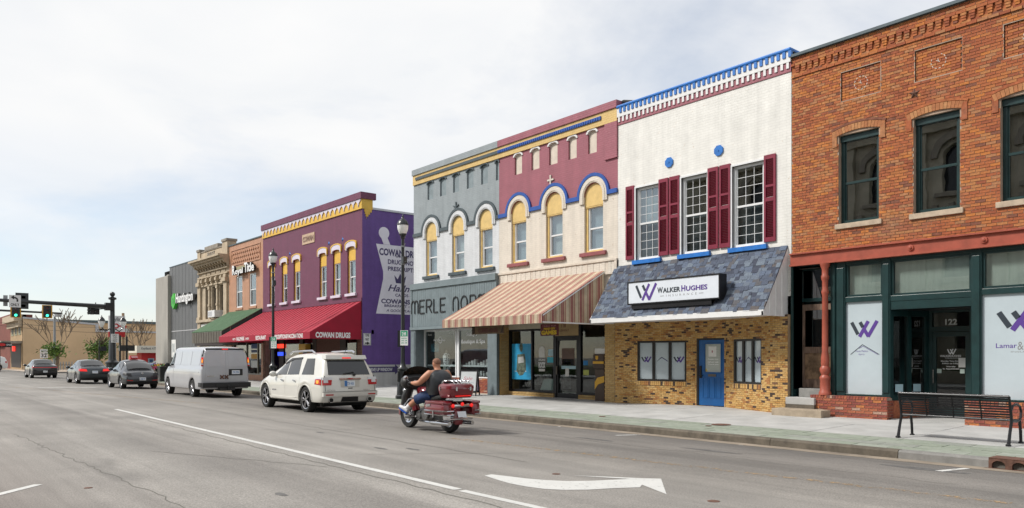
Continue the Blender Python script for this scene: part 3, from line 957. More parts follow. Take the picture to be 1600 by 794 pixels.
M_TAN = palette('mottled_tan_brick', [(6, (0.48, 0.285, 0.095)), (6, (0.53, 0.335, 0.125)), (4, (0.43, 0.225, 0.065)), (2, (0.37, 0.17, 0.055)), (1.8, (0.055, 0.036, 0.028)), (1, (0.17, 0.085, 0.045)), (2, (0.50, 0.33, 0.14))], 0.8, 0.25, 24, 0.4, 90)
M_TANPLAIN = palette('plain_tan_brick', [(3, (0.46, 0.30, 0.12)), (3, (0.42, 0.27, 0.10)), (2, (0.48, 0.33, 0.14))], 0.8, 0.15, 24, 0.3, 90)
M_TANMORT = mat('tan_mortar', (0.36, 0.26, 0.16), 0.95, var=0.2, scale=4)
M_ARCHB = palette('sandy_arch_brick', [(3, (0.40, 0.17, 0.07)), (2, (0.37, 0.145, 0.06)), (2, (0.42, 0.20, 0.085))], 0.9, 0.2, 20, 0.4, 80)
M_STONE = mat('pale_stone_sill', (0.45, 0.36, 0.27), 0.9, var=0.22, scale=6, bump=0.3)
M_GREEN = mat('dark_green_paint', (0.009, 0.033, 0.034), 0.35, var=0.25, scale=4)
M_REDIRON = mat('oxide_red_paint', (0.33, 0.075, 0.045), 0.45, var=0.18, scale=5, bump=0.1)
M_FILM = mat('white_window_film', (0.46, 0.53, 0.57), 0.12, var=0.04, scale=2, coat=0.6)
M_GLASS = glass('shop_glass', (0.80, 0.84, 0.84), 0.05)
M_GLASSD = glass('dark_old_glass', (0.34, 0.37, 0.38), 0.25)
M_GLASSU = glass('upper_window_glass', (0.82, 0.86, 0.87), 0.15)
M_BLIND = mat('pale_roller_blind', (0.50, 0.53, 0.50), 0.9, var=0.08, scale=2)
M_BLINDG = mat('grey_roller_blind', (0.36, 0.42, 0.44), 0.9, var=0.1, scale=2)
M_CURT = mat('cream_curtain', (0.66, 0.70, 0.60), 0.9, var=0.12, scale=3, stretch=(4, 4, 0.3))
M_BLACKM = mat('black_metal', (0.012, 0.012, 0.014), 0.4, var=0.2, metal=0.3)
M_COPING = mat('slate_coping', (0.055, 0.085, 0.10), 0.55, var=0.25)
M_MEMBR = mat('roof_membrane', (0.02, 0.02, 0.022), 0.7, var=0.3, scale=5, bump=0.5, bscale=12)
M_PURP = mat('purple_ink', (0.085, 0.035, 0.24), 0.5, var=0)
M_INK = mat('slate_ink', (0.022, 0.032, 0.045), 0.5, var=0)
M_LTINK = mat('white_vinyl', (0.75, 0.76, 0.76), 0.5, var=0)
M_DIM = mat('shop_back_wall', (0.11, 0.09, 0.075), 0.9, var=0.3, scale=2)
M_ALU = mat('white_frame_paint', (0.70, 0.71, 0.72), 0.4, var=0.05)
M_PAPER = mat('paper_notice', (0.68, 0.68, 0.66), 0.8, var=0.06, scale=12)

def stroke(mb, P, pts, w, d0, d1):
    for (a, b), (c, e) in zip(pts, pts[1:]):
        dx, dy = c - a, e - b; l = sqrt(dx * dx + dy * dy) or 1
        ox, oy = -dy / l * w / 2, dx / l * w / 2
        mb.prism(P, [(a + ox, b + oy), (c + ox, e + oy), (c - ox, e - oy), (a - ox, b - oy)], d0, d1)

def wlogo(P, a, b, w, h, parent, d, m1=None, m2=None, th=0.13):
    """the double-stroke W mark"""
    def s(mb, pts): stroke(mb, P, [(a + x * w, b + y * h) for x, y in pts], w * th, d, d + 0.003)
    m = MB(); s(m, [(0.03, 0.95), (0.27, 0.18)]); s(m, [(0.35, 0.95), (0.46, 0.62)]); m.build('emblem', m1 or M_INK, parent)
    m = MB(); s(m, [(0.33, 0.02), (0.66, 1.0)]); m.build('emblem', m2 or M_PURP, parent)
    m = MB(); stroke(m, P, [(a + .50 * w, b + .50 * h), (a + .67 * w, b + .03 * h)], w * th, d + .0005, d + .0035)
    stroke(m, P, [(a + .65 * w, b + .02 * h), (a + .99 * w, b + 1.0 * h)], w * th, d + .001, d + .004); m.build('emblem', m2 or M_PURP, parent)

def rooflogo(P, a, b, w, h, parent, d):
    m = MB(); stroke(m, P, [(a, b), (a + .42 * w, b + h), (a + w, b)], 0.014, d, d + .003); m.build('emblem', M_INK, parent)
    m = MB(); stroke(m, P, [(a + .30 * w, b + .62 * h), (a + .44 * w, b + .85 * h), (a + .95 * w, b)], 0.009, d, d + .003); m.build('emblem', M_PURP, parent)

# ------------------------------------------------------------------ the red brick building at number 122
BX0, BX1 = XF(1237), -3.2
TOP = 9.36
b1 = thing('brick_building', 'weathered red brick building with dark green shopfront and oxide red iron column', 'building', (BX0, D, BASE_Z))
P = FR()
WZ0, WZ1 = 4.88, 7.05
W_X = [(-9.45, -8.47), (-7.68, -6.71), (-5.92, -4.95)]
holes = [(a, c, WZ0, WZ1) for a, c in W_X]
pan = [(XF(1314), XF(1375.5), 7.88, 8.58), (XF(1429.6), XF(1503), 7.88, 8.58), (XF(1568.5), XF(1568.5) + 1.0, 7.88, 8.58)]
mb = MB()
wall_holes(mb, P, BX0, BX1, 4.2, TOP, holes + pan, -0.012, 0.25)
shell(mb, BX0, BX1, D + 0.3, D + 24, BASE_Z, TOP)
mb.quad((BX0, D + .01, 4.2), (BX0, D + .3, 4.2), (BX0, D + .3, TOP), (BX0, D + .01, TOP)); mb.quad((BX1, D + .01, 4.2), (BX1, D + .3, 4.2), (BX1, D + .3, TOP), (BX1, D + .01, TOP))
wl_ = mb.build('wall', M_BRICKMORT, b1)
arch_h = [(a - 0.10, c + 0.10, 6.86, 7.20) for a, c in W_X]
allh = holes + pan + arch_h + [(BX0, BX1, 8.90, 9.10)]
pc = courses(BX0 + .002, BX1, 4.26, 9.33, 0.20, 0.0665, 0.0115, allh, 0.5, 0.02)
lay(P, pc, 'brick', M_BRICK, wl_, 'b122', -0.06, 0.0, 0.0045)
pc = []
for q in pan: pc += courses(q[0], q[1], q[2], q[3], 0.20, 0.0665, 0.0115)
for q in pan:
    mbp = MB(); wall_holes(mbp, P, q[0] - .02, q[1] + .02, q[2] - .02, q[3] + .02, [q], -0.002, 0.07); mbp.quad(P(q[0], q[2], -.058), P(q[1], q[2], -.058), P(q[1], q[3], -.058), P(q[0], q[3], -.058)); mbp.build('recess_panel', M_BRICKMORT, b1)
lay(P, pc, 'panel_brick', M_BRICK, b1, 'b122p', -0.07, -0.032, 0.003, 90)
# round bolt rings drawn in the panels
for q in pan:
    cx, cz = (q[0] + q[1]) / 2, 8.22
    mb = MB()
    for k in range(12):
        a_ = 2 * pi * k / 12
        pts = arc(cx, cz, .165, a_, a_ + .28, 3); pin = arc(cx, cz, .150, a_, a_ + .28, 3)
        mb.ring(P, pts, pin, -.045, -.030)
    stroke(mb, P, [(cx - .05, cz + .03), (cx + .03, cz - .02)], .012, -.045, -.028); stroke(mb, P, [(cx - .01, cz + .06), (cx, cz - .01)], .012, -.045, -.027)
    mb.build('bolt_ring', mat('pale_mortar_ring', (0.55, 0.5, 0.45), .9, var=.1), b1)
# corbel table and coping
mb = MB(); mb.bx(P, BX0, BX1, 8.90, 9.10, -.2, -0.01); mb.build('corbel_backing', M_BRICK, b1)
x = BX0 + .12
while x < BX1 - .1:
    m = MB()
    m.bx(P, x, x + .10, 8.985, 9.04, -.05, .025); m.bx(P, x + .006, x + .094, 8.93, 8.982, -.05, .015); m.bx(P, x - .01, x + .11, 9.043, 9.098, -.05, .035)
    m.build('corbel', M_BRICK, b1); x += .17
lay(P, courses(BX0, BX1, 9.10, 9.17, .212, .07, .012), 'band_brick', M_BRICK, b1, 'b122b', -.05, .04, .004, 40)
lay(P, courses(BX0, BX1, 8.80, 8.87, .212, .07, .012), 'band_brick', M_BRICK, b1, 'b122c', -.05, .03, .004, 40)
mb = MB(); mb.box(BX0, BX1, D - .07, D + .5, TOP - .02, TOP + .05); mb.build('coping', M_COPING, b1)
mb = MB()
for k in range(7):
    mb.ball((BX0 - .02 + .06 * k, D + .25 + .05 * (k % 3), TOP + .02 - .01 * k), .13, 8, 5, (1, 1.3, .8))
mb.build('flashing', M_MEMBR, b1, smooth=True)
# upper windows
for i, (a, c) in enumerate(W_X):
    w = sash_window(b1, P, a + .003, c - .003, WZ0 + .003, WZ1 - .003, .13, M_GREEN, M_GLASSD, .085, low_glass=M_GLASSD, mid=.46)
    mb = MB(); mb.bx(P, a - .08, c + .08, WZ0 - .125, WZ0 - .002, -.2, .05); mb.build('sill', M_STONE, w, bevel=.008)
    cx, hw = (a + c) / 2, (c - a) / 2 + .10
    rr = (hw * hw + .10 * .10) / (2 * .10); cz = 6.98 + .10 - rr
    aa = math.asin(hw / rr)
    nb = 16
    for k in range(nb):
        t0, t1 = pi / 2 + aa - 2 * aa * k / nb, pi / 2 + aa - 2 * aa * (k + 1) / nb
        o_ = arc(cx, cz, rr + .19, t0 - .002, t1 + .002, 1); i_ = arc(cx, cz, rr + .04, t0 - .002, t1 + .002, 1)
        m = MB(); m.prism(P, [o_[0], o_[1], i_[1], i_[0]], -.06, .022 + R.uniform(-.003, .003)); m.build('arch_brick', M_ARCHB, b1)
    o_ = arc(cx, cz, rr + .255, pi / 2 + aa, pi / 2 - aa, 12); i_ = arc(cx, cz, rr + .2, pi / 2 + aa, pi / 2 - aa, 12)
    m = MB(); m.ring(P, o_, i_, -.05, .024)
    for sx in (-1, 1): m.bx(P, cx + sx * hw - (.06 if sx > 0 else .055), cx + sx * hw + (.055 if sx > 0 else .06), 6.78, 7.17, -.05, .020)
    m.build('hood_mould', M_BRICK, b1)
    m = MB(); m.prism(P, [(a, 6.9)] + [(a + (c - a) * k / 8, min(7.2, cz + sqrt((rr + .04) ** 2 - (a + (c - a) * k / 8 - cx) ** 2))) for k in range(9)] + [(c, 6.9)], -.2, -.09)
    m.build('window_head', M_GREEN, b1)
def star(mb, P, cx, cz, r, d0, d1, n=5, k=.42, rot=pi / 2):
    pts = []
    for i in range(2 * n):
        q = r if i % 2 == 0 else r * k
        pts.append((cx + q * cos(rot + pi * i / n), cz + q * sin(rot + pi * i / n)))
    N0 = len(pts)
    mb.add([P(a, b, d0) for a, b in pts] + [P(cx, cz, d1)], [(i, (i + 1) % N0, N0) for i in range(N0)])
m = MB(); star(m, P, -7.66, 7.62, .14, .0, .05); m.build('star_anchor', M_RUST, b1)
# iron beam
m = MB(); m.bx(P, BX0, BX1, 3.985, 4.24, -.3, .07); m.bx(P, BX0, BX1, 3.945, 3.985, -.3, .13); m.bx(P, BX0, BX1, 4.24, 4.275, -.3, .13)
m.build('iron_beam', M_REDIRON, b1)
for px in (1425, 1539.7):
    m = MB(); m.lathe([(.0, .06), (.03, .055), (.035, .03), (.07, .028), (.075, 0)], (XF(px), 0, 0), 12, 'Z')
    m.v = [P(v[0], 4.11 + v[1], .07 + v[2]) for v in m.v]
    m.build('rosette', M_REDIRON, b1)
# shop front frame
pz = .68
ws = [XF(1238), XF(1249), XF(1310), XF(1320.5), XF(1378), XF(1391), XF(1517), XF(1533.5), XF(1533.5) + 2.4]
m = MB()
m.bx(P, BX0 + .01, BX0 + .06, BASE_Z, 3.945, -.42, .06)                   # left pier
for a, c in ((ws[2] - .07, ws[3]), (ws[4], ws[5]), (ws[6], ws[7]), (ws[8], BX1)):
    m.bx(P, a, c, pz, 3.945, -.25, .0); m.bx(P, a + .03, c - .03, pz + .1, 3.8, 0, .025)
for a, c, z in ((ws[3], ws[4], 2.95), (ws[5], ws[6], 2.92), (ws[7], ws[8], 2.95)):
    m.bx(P, a, c, z, z + .13, -.2, -.01); m.bx(P, a, c, 3.88, 3.945, -.2, -.01)
m.bx(P, ws[5], ws[6], 2.72, 2.92, -.25, -.02)
m.bx(P, ws[3], ws[4], pz, pz + .05, -.2, -.015); m.bx(P, ws[7], ws[8], pz, pz + .05, -.2, -.015)
m.build('shopfront_frame', M_GREEN, b1, bevel=.006)
for a, c, z in ((ws[3], ws[4], 3.08), (ws[5], ws[6], 3.05), (ws[7], ws[8], 3.08)):
    t_ = MB(); 
    for (e0, e1, f0, f1) in ((a, a + .05, z, 3.88), (c - .05, c, z, 3.88), (a + .05, c - .05, z, z + .05), (a + .05, c - .05, 3.83, 3.88)): t_.bx(P, e0, e1, f0, f1, -.14, -.05)
    wo = t_.build('transom_window', M_GREEN, b1)
    MB().bx(P, a + .05, c - .05, z + .05, 3.83, -.10, -.094).build('pane', M_GLASSU, wo)
    MB().quad(P(a, z, -.18), P(c, z, -.18), P(c, 3.88, -.18), P(a, 3.88, -.18)).build('blind', M_CURT, wo)
# display panels
for a, c in ((ws[3], ws[4]), (ws[7], ws[8])):
    MB().bx(P, a + .001, c - .001, pz + .05, 2.95, -.12, -.06).build('display_panel', M_FILM, b1)
dsp = [o for o in kids(b1) if o.name.startswith('display_panel')]
a, c = ws[3], ws[4]; w_ = c - a
wlogo(P, a + .13 * w_, 2.10, .72 * w_, .38, dsp[0], -.059)
rooflogo(P, a + .12 * w_, 1.68, .78 * w_, .24, dsp[0], -.059)
text('Hunts Madson', P, a + .26 * w_, 1.74, .34 * w_, .045, M_PURP, dsp[0], d0=-.059, d1=-.057, shear=.2)
text('Agency', P, a + .33 * w_, 1.66, .18 * w_, .05, M_PURP, dsp[0], d0=-.059, d1=-.057, shear=.2)
a = ws[7]
wlogo(P, XF(1557), ZF(1560, 517), 0.84, .41, dsp[1], -.059)
text('Lamar', P, XF(1554.5), ZF(1556, 544), .39, .10, M_PURP, dsp[1], d0=-.059, d1=-.057, bold=.01)
text('&', P, XF(1554.5) + .40, ZF(1556, 547), .11, .17, mat('grey_ink', (.2, .2, .2), .6, var=0), dsp[1], d0=-.059, d1=-.057)
text('Larrison', P, XF(1554.5) + .53, ZF(1556, 544), .55, .10, M_PURP, dsp[1], d0=-.059, d1=-.057, bold=.01)
text('INSURANCE', P, XF(1554.5) + .28, ZF(1556, 551), .6, .03, mat('grey_ink', (.2, .2, .2), .6, var=0), dsp[1], d0=-.059, d1=-.057)
# iron column with rings
cx = XF(1290.5, D - .06); cy = D - .10
m = MB()
m.lathe([(.15, pz), (.15, pz + .06), (.125, pz + .10), (.115, pz + .35), (.13, pz + .40), (.13, pz + .44), (.085, pz + .5), (.115, pz + .56), (.125, pz + .60), (.125, pz + .66), (.09, pz + .72),
         (.098, pz + .76), (.098, pz + .92), (.075, 1.75), (.07, 3.15), (.085, 3.2), (.09, 3.24), (.07, 3.3), (.07, 3.5), (.09, 3.55), (.095, 3.62), (.075, 3.66), (.078, 3.8), (.12, 3.9), (.12, 3.945)], (cx, cy, 0), 20)
m.build('iron_column', M_REDIRON, b1, smooth=True)
# staircase door in its recess
SX0, SX1, SY = BX0 + .06, ws[2] - .07, 18.62
m = MB()
m.quad((SX0, D, .8), (SX0, SY, .8), (SX0, SY, 3.95), (SX0, D, 3.95)); m.quad((SX1, D - .05, pz), (SX1, SY + .1, pz), (SX1, SY + .1, 3.95), (SX1, D - .05, 3.95))
m.box(SX1 - .12, SX1 + .02, D - .02, SY + .1, pz, 3.94)
m.quad((SX0, D, 3.94), (SX1, D, 3.94), (SX1, SY, 3.94), (SX0, SY, 3.94))
m.quad((SX0, SY + .12, .6), (SX1, SY + .12, .6), (SX1, SY + .12, 3.95), (SX0, SY + .12, 3.95))
m.build('stair_recess', M_GREEN, b1)
PS = FR(SY)
M_OLDWOOD = mat('weathered_door_wood', (0.20, 0.135, 0.10), .9, var=.5, scale=5, bump=.4, bscale=30, stretch=(3, 3, .6))
m = MB(); da, dc = XF(1250, SY), XF(1250, SY) + 1.0
for q in ((da, da + .13, .83, 2.98), (dc - .13, dc, .83, 2.98), (da + .13, dc - .13, 2.83, 2.98), (da + .13, dc - .13, 1.72, 1.88), (da + .13, dc - .13, .83, 1.05)): m.bx(PS, *q, -.06, 0)
dr_ = m.build('stair_door', M_OLDWOOD, b1); dr_['label'] = 'weathered peeling wooden door at the top of the steps'
MB().bx(PS, da + .13, dc - .13, 1.05, 1.72, -.045, -.02).build('door_panel', mat('peeling_brown_paint', (.23, .15, .09), .9, var=.55, scale=7), dr_)
MB().bx(PS, da + .13, dc - .13, 1.88, 2.83, -.035, -.028).build('pane', M_GLASSD, dr_)
m = MB()
for q in ((da - .02, da + .07, 3.05, 3.93), (dc - .05, dc + .05, 3.05, 3.93), (da + .07, dc - .05, 3.05, 3.14), (da + .07, dc - .05, 3.86, 3.93)): m.bx(PS, *q, -.07, .02)
tw = m.build('stair_transom', M_GREEN, b1); MB().bx(PS, da + .07, dc - .05, 3.14, 3.86, -.03, -.024).build('pane', M_GLASSD, tw)
m = MB(); m.box(BX0 + .0, cx - .18, D - .30, SY + .1, .42, .60); s1 = m.build('step', M_STONE, b1, bevel=.012); s1.data.materials[0] = M_CONC
m = MB(); m.box(BX0 + .17, cx + .1, D + .05, SY + .1, .6, .82); m.build('step', mat('grey_step', (.22, .22, .21), .9, var=.2), b1, bevel=.012)
m = MB(); m.box(BX0 - .12, cx + .25, D - .75, D - .305, .1, .33); m.build('step', mat('tan_step', (.33, .27, .2), .9, var=.25, scale=5), b1, bevel=.012)
m = MB(); m.box(BX0, cx - .18, D - .301, SY, .1, .42); m.build('step_base', M_KERB, b1)
# brick bulkheads
RY = 19.35
RX0, RX1, RXR = XF(1452, RY), XF(1516, RY), ws[6]
BF = D - .22
for (xa, xb, side) in ((XF(1266, BF), ws[5] + .03, 1), (ws[6] - .05, BX1, 0)):
    m = MB(); m.box(xa + .012, xb - .012, BF + .012, D - .02 if side else D - .02, .05, pz - .012)
    m.box(xa + .012, xb - .012, D - .02, D + .12, .05, pz - .02)
    bk = m.build('bulkhead', M_BRICKMORT, b1)
    PFb = FR(BF)
    lay(PFb, courses(xa, xb, .08, pz - .07, .205, .069, .012, ragged=.01), 'brick', M_BULK, bk, 'bulk', -.09, 0, .003, 300)
    lay(PFb, [(xa + k * .073, xa + k * .073 + .062, pz - .065, pz) for k in range(int((xb - xa) / .073))], 'brick', M_BULK, bk, 'bulk', -.2, .004, .004, 300)
    if side:
        PSd = Pl((xb, BF, 0), (0, 1, 0), (0, 0, 1), (1, 0, 0))
        lay(PSd, courses(.0, .5, .08, pz - .07, .205, .069, .012), 'brick', M_BULK, bk, 'bulk', -.09, .0, .003, 300)
# recessed entrance
m = MB()
Z1 = 2.72
m.quad((ws[5], D, Z1), (ws[6], D, Z1), (ws[6], RY, Z1), (ws[5], RY, Z1))
m.build('entry_soffit', M_BLACKM, b1)
m = MB(); m.box(ws[5] - .1, ws[6] + .1, D - .02, RY, .0, BASE_Z + .012); m.build('entry_floor', M_CONC, b1)
PL_ = Pl((ws[5], D, 0), (RX0 - ws[5], RY - D, 0), (0, 0, 1), (RY - D, -(RX0 - ws[5]), 0))
ll = sqrt((RX0 - ws[5]) ** 2 + (RY - D) ** 2)
m = MB()
for q in ((0, .1, .6, Z1), (ll / 2 - .05, ll / 2 + .05, .6, Z1), (ll - .1, ll, .6, Z1), (.1, ll - .1, Z1 - .14, Z1), (.1, ll - .1, .6, .72)): m.bx(PL_, *q, -.1, 0)
sp_ = m.build('side_glazing', M_GREEN, b1)
for q in ((.1, ll / 2 - .05), (ll / 2 + .05, ll - .1)): 
    MB().bx(PL_, q[0], q[1], .72, Z1 - .14, -.06, -.054).build('pane', M_GLASSD, sp_)
    MB().bx(PL_, (q[0] + q[1]) / 2 - .12, (q[0] + q[1]) / 2 + .12, .8, .98, -.053, -.05).build('notice', mat('pale_blue_notice', (.4, .58, .66), .7, var=.05), sp_)
m = MB(); m.bx(PL_, 0, ll, .1, .6, -.15, -.01); m.build('side_bulkhead', M_BULK, b1)
PR_ = Pl((RX1 + .05, RY, 0), (ws[6] - RX1 - .05, D - RY, 0), (0, 0, 1), (-(RY - D), -(ws[6] - RX1 - .05), 0))
lr = sqrt((ws[6] - RX1) ** 2 + (RY - D) ** 2)
m = MB()
for q in ((0, .1, .6, Z1), (lr - .1, lr, .6, Z1), (.1, lr - .1, Z1 - .14, Z1), (.1, lr - .1, .6, .72)): m.bx(PR_, *q, -.1, 0)
sp_ = m.build('side_glazing', M_GREEN, b1); MB().bx(PR_, .1, lr - .1, .72, Z1 - .14, -.06, -.054).build('pane', M_GLASSD, sp_)
PD = FR(RY)
m = MB()
for q in ((RX0 - .02, RX0 + .06, BASE_Z, Z1), (RX1 - .02, RX1 + .06, BASE_Z, Z1), (RX0 + .06, RX1 - .02, 2.22, 2.34), (RX0 + .06, RX1 - .02, Z1 - .05, Z1)): m.bx(PD, *q, -.1, 0)
df = m.build('door_frame', M_GREEN, b1)
MB().bx(PD, RX0 + .06, RX1 - .02, 2.34, Z1 - .05, -.06, -.054).build('pane', M_GLASS, df)
text('122', PD, XF(1475.5, RY), 2.375, .26, .14, M_LTINK, df, 'house_number', -.052, -.048, bold=.03)
m = MB(); a, c = RX0 + .06, RX1 - .02
for q in ((a, a + .09, .2, 2.21), (c - .09, c, .2, 2.21), (a + .09, c - .09, 2.10, 2.21), (a + .09, c - .09, .2, .42)): m.bx(PD, *q, -.07, -.02)
dd = m.build('shop_door', M_GREEN, b1)
MB().bx(PD, a + .09, c - .09, .42, 2.10, -.05, -.044).build('pane', M_GLASS, dd)
m = MB(); m.tube([PD(a + .045, 1.0, -.02), PD(a + .045, 1.0, .05), PD(a + .045, 1.32, .05), PD(a + .045, 1.32, -.02)], .013, 8); m.build('handle', mat('chrome', (.6, .6, .62), .15, metal=1, var=.05), dd)
wlogo(PD, XF(1479, RY), 1.68, .19, .13, dd, -.042, M_LTINK, M_LTINK)
text('WALKERHUGHES', PD, XF(1467.5, RY), 1.62, .46, .05, M_LTINK, dd, 'lettering', -.042, -.040, bold=.015)
text('INSURANCE', PD, XF(1476, RY), 1.585, .3, .018, M_LTINK, dd, 'lettering', -.042, -.040)
for i, (s_, w0, px) in enumerate((('Monday Thru Friday', .44, 1469), ('8:00am to 5:00pm', .40, 1471), ('Saturday', .2, 1477.5), ('By Appointment', .36, 1472))):
    text(s_, PD, XF(px, RY), 1.50 - .055 * i - (.015 if i > 1 else 0), w0, .04, M_LTINK, dd, 'lettering', -.042, -.040, bold=.02)
MB().bx(PD, XF(1496.5, RY), XF(1511.5, RY), 1.38, 1.60, -.0435, -.039).build('notice', M_PAPER, dd)
for px in (1463, 1499): MB().bx(PD, XF(px, RY), XF(px + 7, RY), 1.24, 1.34, -.0435, -.039).build('notice', mat('pale_green_notice', (.45, .55, .5), .7, var=.05), dd)
# the dark room behind the glass
m = MB()
m.quad((BX0 + .3, 23, 0), (BX1, 23, 0), (BX1, 23, 3.9), (BX0 + .3, 23, 3.9)); m.quad((BX0, D + .2, .15), (BX1, D + .2, .15), (BX1, 23, .15), (BX0, 23, .15)); m.quad((BX0, D + .2, 3.9), (BX1, D + .2, 3.9), (BX1, 23, 3.9), (BX0, 23, 3.9))
m.build('shop_room', M_DIM, b1)

# ------------------------------------------------------------------ the white building with the shingled canopy
W0, W1, WT = XF(965.5), XF(1236.5), 9.62
M_WHITEB = painted_brick('white_painted_brick', (0.715, 0.705, 0.67), depth=.3, chips=0.12, chipcol=(.55, .45, .35))
M_MAROON = painted_brick('maroon_painted_brick', (0.30, 0.09, 0.12), var=.12)
M_BLUE = mat('bright_blue_paint', (0.012, 0.15, 0.50), .45, var=.2, scale=8)
M_WPAINT = mat('white_paint', (0.70, 0.70, 0.70), .45, var=.06)
M_SHUT = mat('burgundy_paint', (0.20, 0.018, 0.042), .4, var=.15, scale=6)
M_SHING = palette('slate_shingle', [(4, (0.065, 0.08, 0.115)), (3, (0.09, 0.115, 0.165)), (2.5, (0.042, 0.05, 0.075)), (2, (0.11, 0.135, 0.175)), (2, (0.085, 0.085, 0.095)), (1.2, (0.13, 0.16, 0.20)), (.5, (0.09, 0.08, 0.08))], .9, .3, 40, .5, 160)
b2 = thing('white_brick_building', 'white painted brick building with burgundy shutters and slate shingled canopy', 'building', (W0, D, BASE_Z))
wx = [(XF(993.9), XF(1029.7)), (XF(1065), XF(1105.9)), (XF(1144.4), XF(1194.3))]
holes = [(a, c, 4.63, 6.87) for a, c in wx]
mb = MB(); wall_holes(mb, P, W0, W1, 3.2, 9.0, holes, 0, .2)
shell(mb, W0, W1, D + .3, D + 24, BASE_Z, WT)
for xx in (W0, W1): mb.quad((xx, D, 3.2), (xx, D + .3, 3.2), (xx, D + .3, WT), (xx, D, WT))
mb.build('wall', M_WHITEB, b2)
mb = MB(); mb.bx(P, W0, W1, 9.0, 9.25, -.3, .02); mb.build('frieze_band', M_MAROON, b2)
mb = MB(); mb.bx(P, W0, W1, 9.25, 9.53, -.3, .05); mb.build('cornice_band', M_WPAINT, b2)
mb = MB(); mb.bx(P, W0 - .02, W1 + .02, 9.53, WT, -.4, .09)
co = mb.build('coping', M_BLUE, b2, bevel=.03)
nd = 36
for k in range(nd):
    x = W0 + (W1 - W0) * (k + .5) / nd
    m = MB(); m.bx(P, x - .036, x + .036, 9.09, 9.25, .0, .045); m.build('dentil', M_WPAINT, b2)
    m = MB(); m.bx(P, x + .036, x + .118, 9.37, 9.53, .0, .075); m.build('blue_dentil', M_BLUE, b2)
for px, py in ((1046, 254), (1123.5, 235.5)):
    m = MB(); cx_, cz_ = XF(px), ZF(px, py)
    m.prism(P, [(cx_ + .155 * cos(pi / 8 + pi / 4 * k), cz_ + .155 * sin(pi / 8 + pi / 4 * k)) for k in range(8)], 0, .035)
    m.prism(P, [(cx_ + .02 * cos(pi / 4 * k), cz_ + .02 * sin(pi / 4 * k)) for k in range(8)], .035, .05)
    m.build('octagon_plate', M_BLUE, b2)
M_SCREEN = glass('screened_glass', (.55, .57, .58), .08)
for i, (a, c) in enumerate(wx):
    w = sash_window(b2, P, a + .003, c - .003, 4.633, 6.867, .06, M_ALU, M_GLASSU, .075, grid=(3, 4), blind=M_BLINDG, blind_top=None if i == 0 else 5.74, low_glass=M_SCREEN, mm=M_ALU)
    m = MB(); m.bx(P, a - .10, c + .10, 4.50, 4.62, -.1, .09); m.build('sill', M_BLUE, w)
    m = MB()
    for q in ((a - .05, a, 4.63, 6.92), (c, c + .05, 4.63, 6.92), (a, c, 6.87, 6.92)): m.bx(P, *q, -.05, .03)
    m.build('casing', M_ALU, w)
def shutter(a, c):
    m = MB()
    for q in ((a, a + .055, 4.67, 6.97), (c - .055, c, 4.67, 6.97), (a + .055, c - .055, 4.67, 4.79), (a + .055, c - .055, 5.74, 5.84), (a + .055, c - .055, 6.86, 6.97), (a + .055, c - .055, 6.12, 6.18)): m.bx(P, *q, 0.0, .05)
    o = m.build('shutter', M_SHUT, b2)
    m = MB(); z = 4.79
    while z < 6.85:
        if not (5.72 < z < 5.84) and not (6.1 < z < 6.18):
            m.add([P(a + .055, z, .012), P(c - .055, z, .012), P(c - .055, z + .035, .04), P(a + .055, z + .035, .04), P(a + .055, z + .04, .012), P(c - .055, z + .04, .012)], [(0, 1, 2, 3), (3, 2, 5, 4)])
        z += .045
    l_ = m.build('louvres', M_SHUT, o); l_['kind'] = 'stuff'
for p0, p1 in ((979, 991.6), (1030.4, 1045), (1047, 1062.6), (1107, 1123), (1125.3, 1142), (1195, 1212.8)): shutter(XF(p0), XF(p1))
# shingled canopy
CX0, CX1, CY, CZ0, CZ1 = -16.86, -10.84, 17.08, 2.80, 4.49
ln = sqrt((D - CY) ** 2 + (CZ1 - CZ0) ** 2)
PC = Pl((0, CY, CZ0), (1, 0, 0), (0, (D - CY) / ln, (CZ1 - CZ0) / ln), (0, -(CZ1 - CZ0) / ln, (D - CY) / ln))
m = MB(); m.add([(x, y, z) for x in (CX0 + .03, CX1 - .03) for y, z in ((CY, CZ0), (D, CZ1), (D, CZ0), (CY + .05, CZ0))], [(0, 4, 5, 1), (3, 7, 6, 2)])
cano = m.build('canopy', M_SHING, b2)
pcs = []; nc = 18
for j in range(nc):
    x = CX0
    z0, z1 = ln * j / nc, ln * (j + 1) / nc
    while x < CX1 + .02:
        w_ = R.choice((.09, .12, .15, .17, .2, .25))
        e = min(x + w_, CX1 + .035)
        pcs.append((x + .003, e - .003, z0 - (.02 if R.random() < .45 else 0.0), z1 + .02)); x = e
for q in pcs: pass
by = {}
for q in pcs:
    by.setdefault(R.randrange(2), []).append(q)
lay(PC, by[0], 'shingle', M_SHING, cano, 'shing', -.01, .014, .004, 300)
lay(PC, by[1], 'shingle', M_SHING, cano, 'shing', -.012, .022, .004, 300)
m = MB(); m.bx(FR(CY), CX0 - .03, CX1 + .03, CZ0 - .13, CZ0 + .01, -.03, .02); m.build('fascia', M_WPAINT, b2)
m = MB(); m.quad((CX0, CY + .02, CZ0 - .1), (CX1, CY + .02, CZ0 - .1), (CX1, 19, CZ0 - .1), (CX0, 19, CZ0 - .1)); m.build('soffit', M_WPAINT, b2)
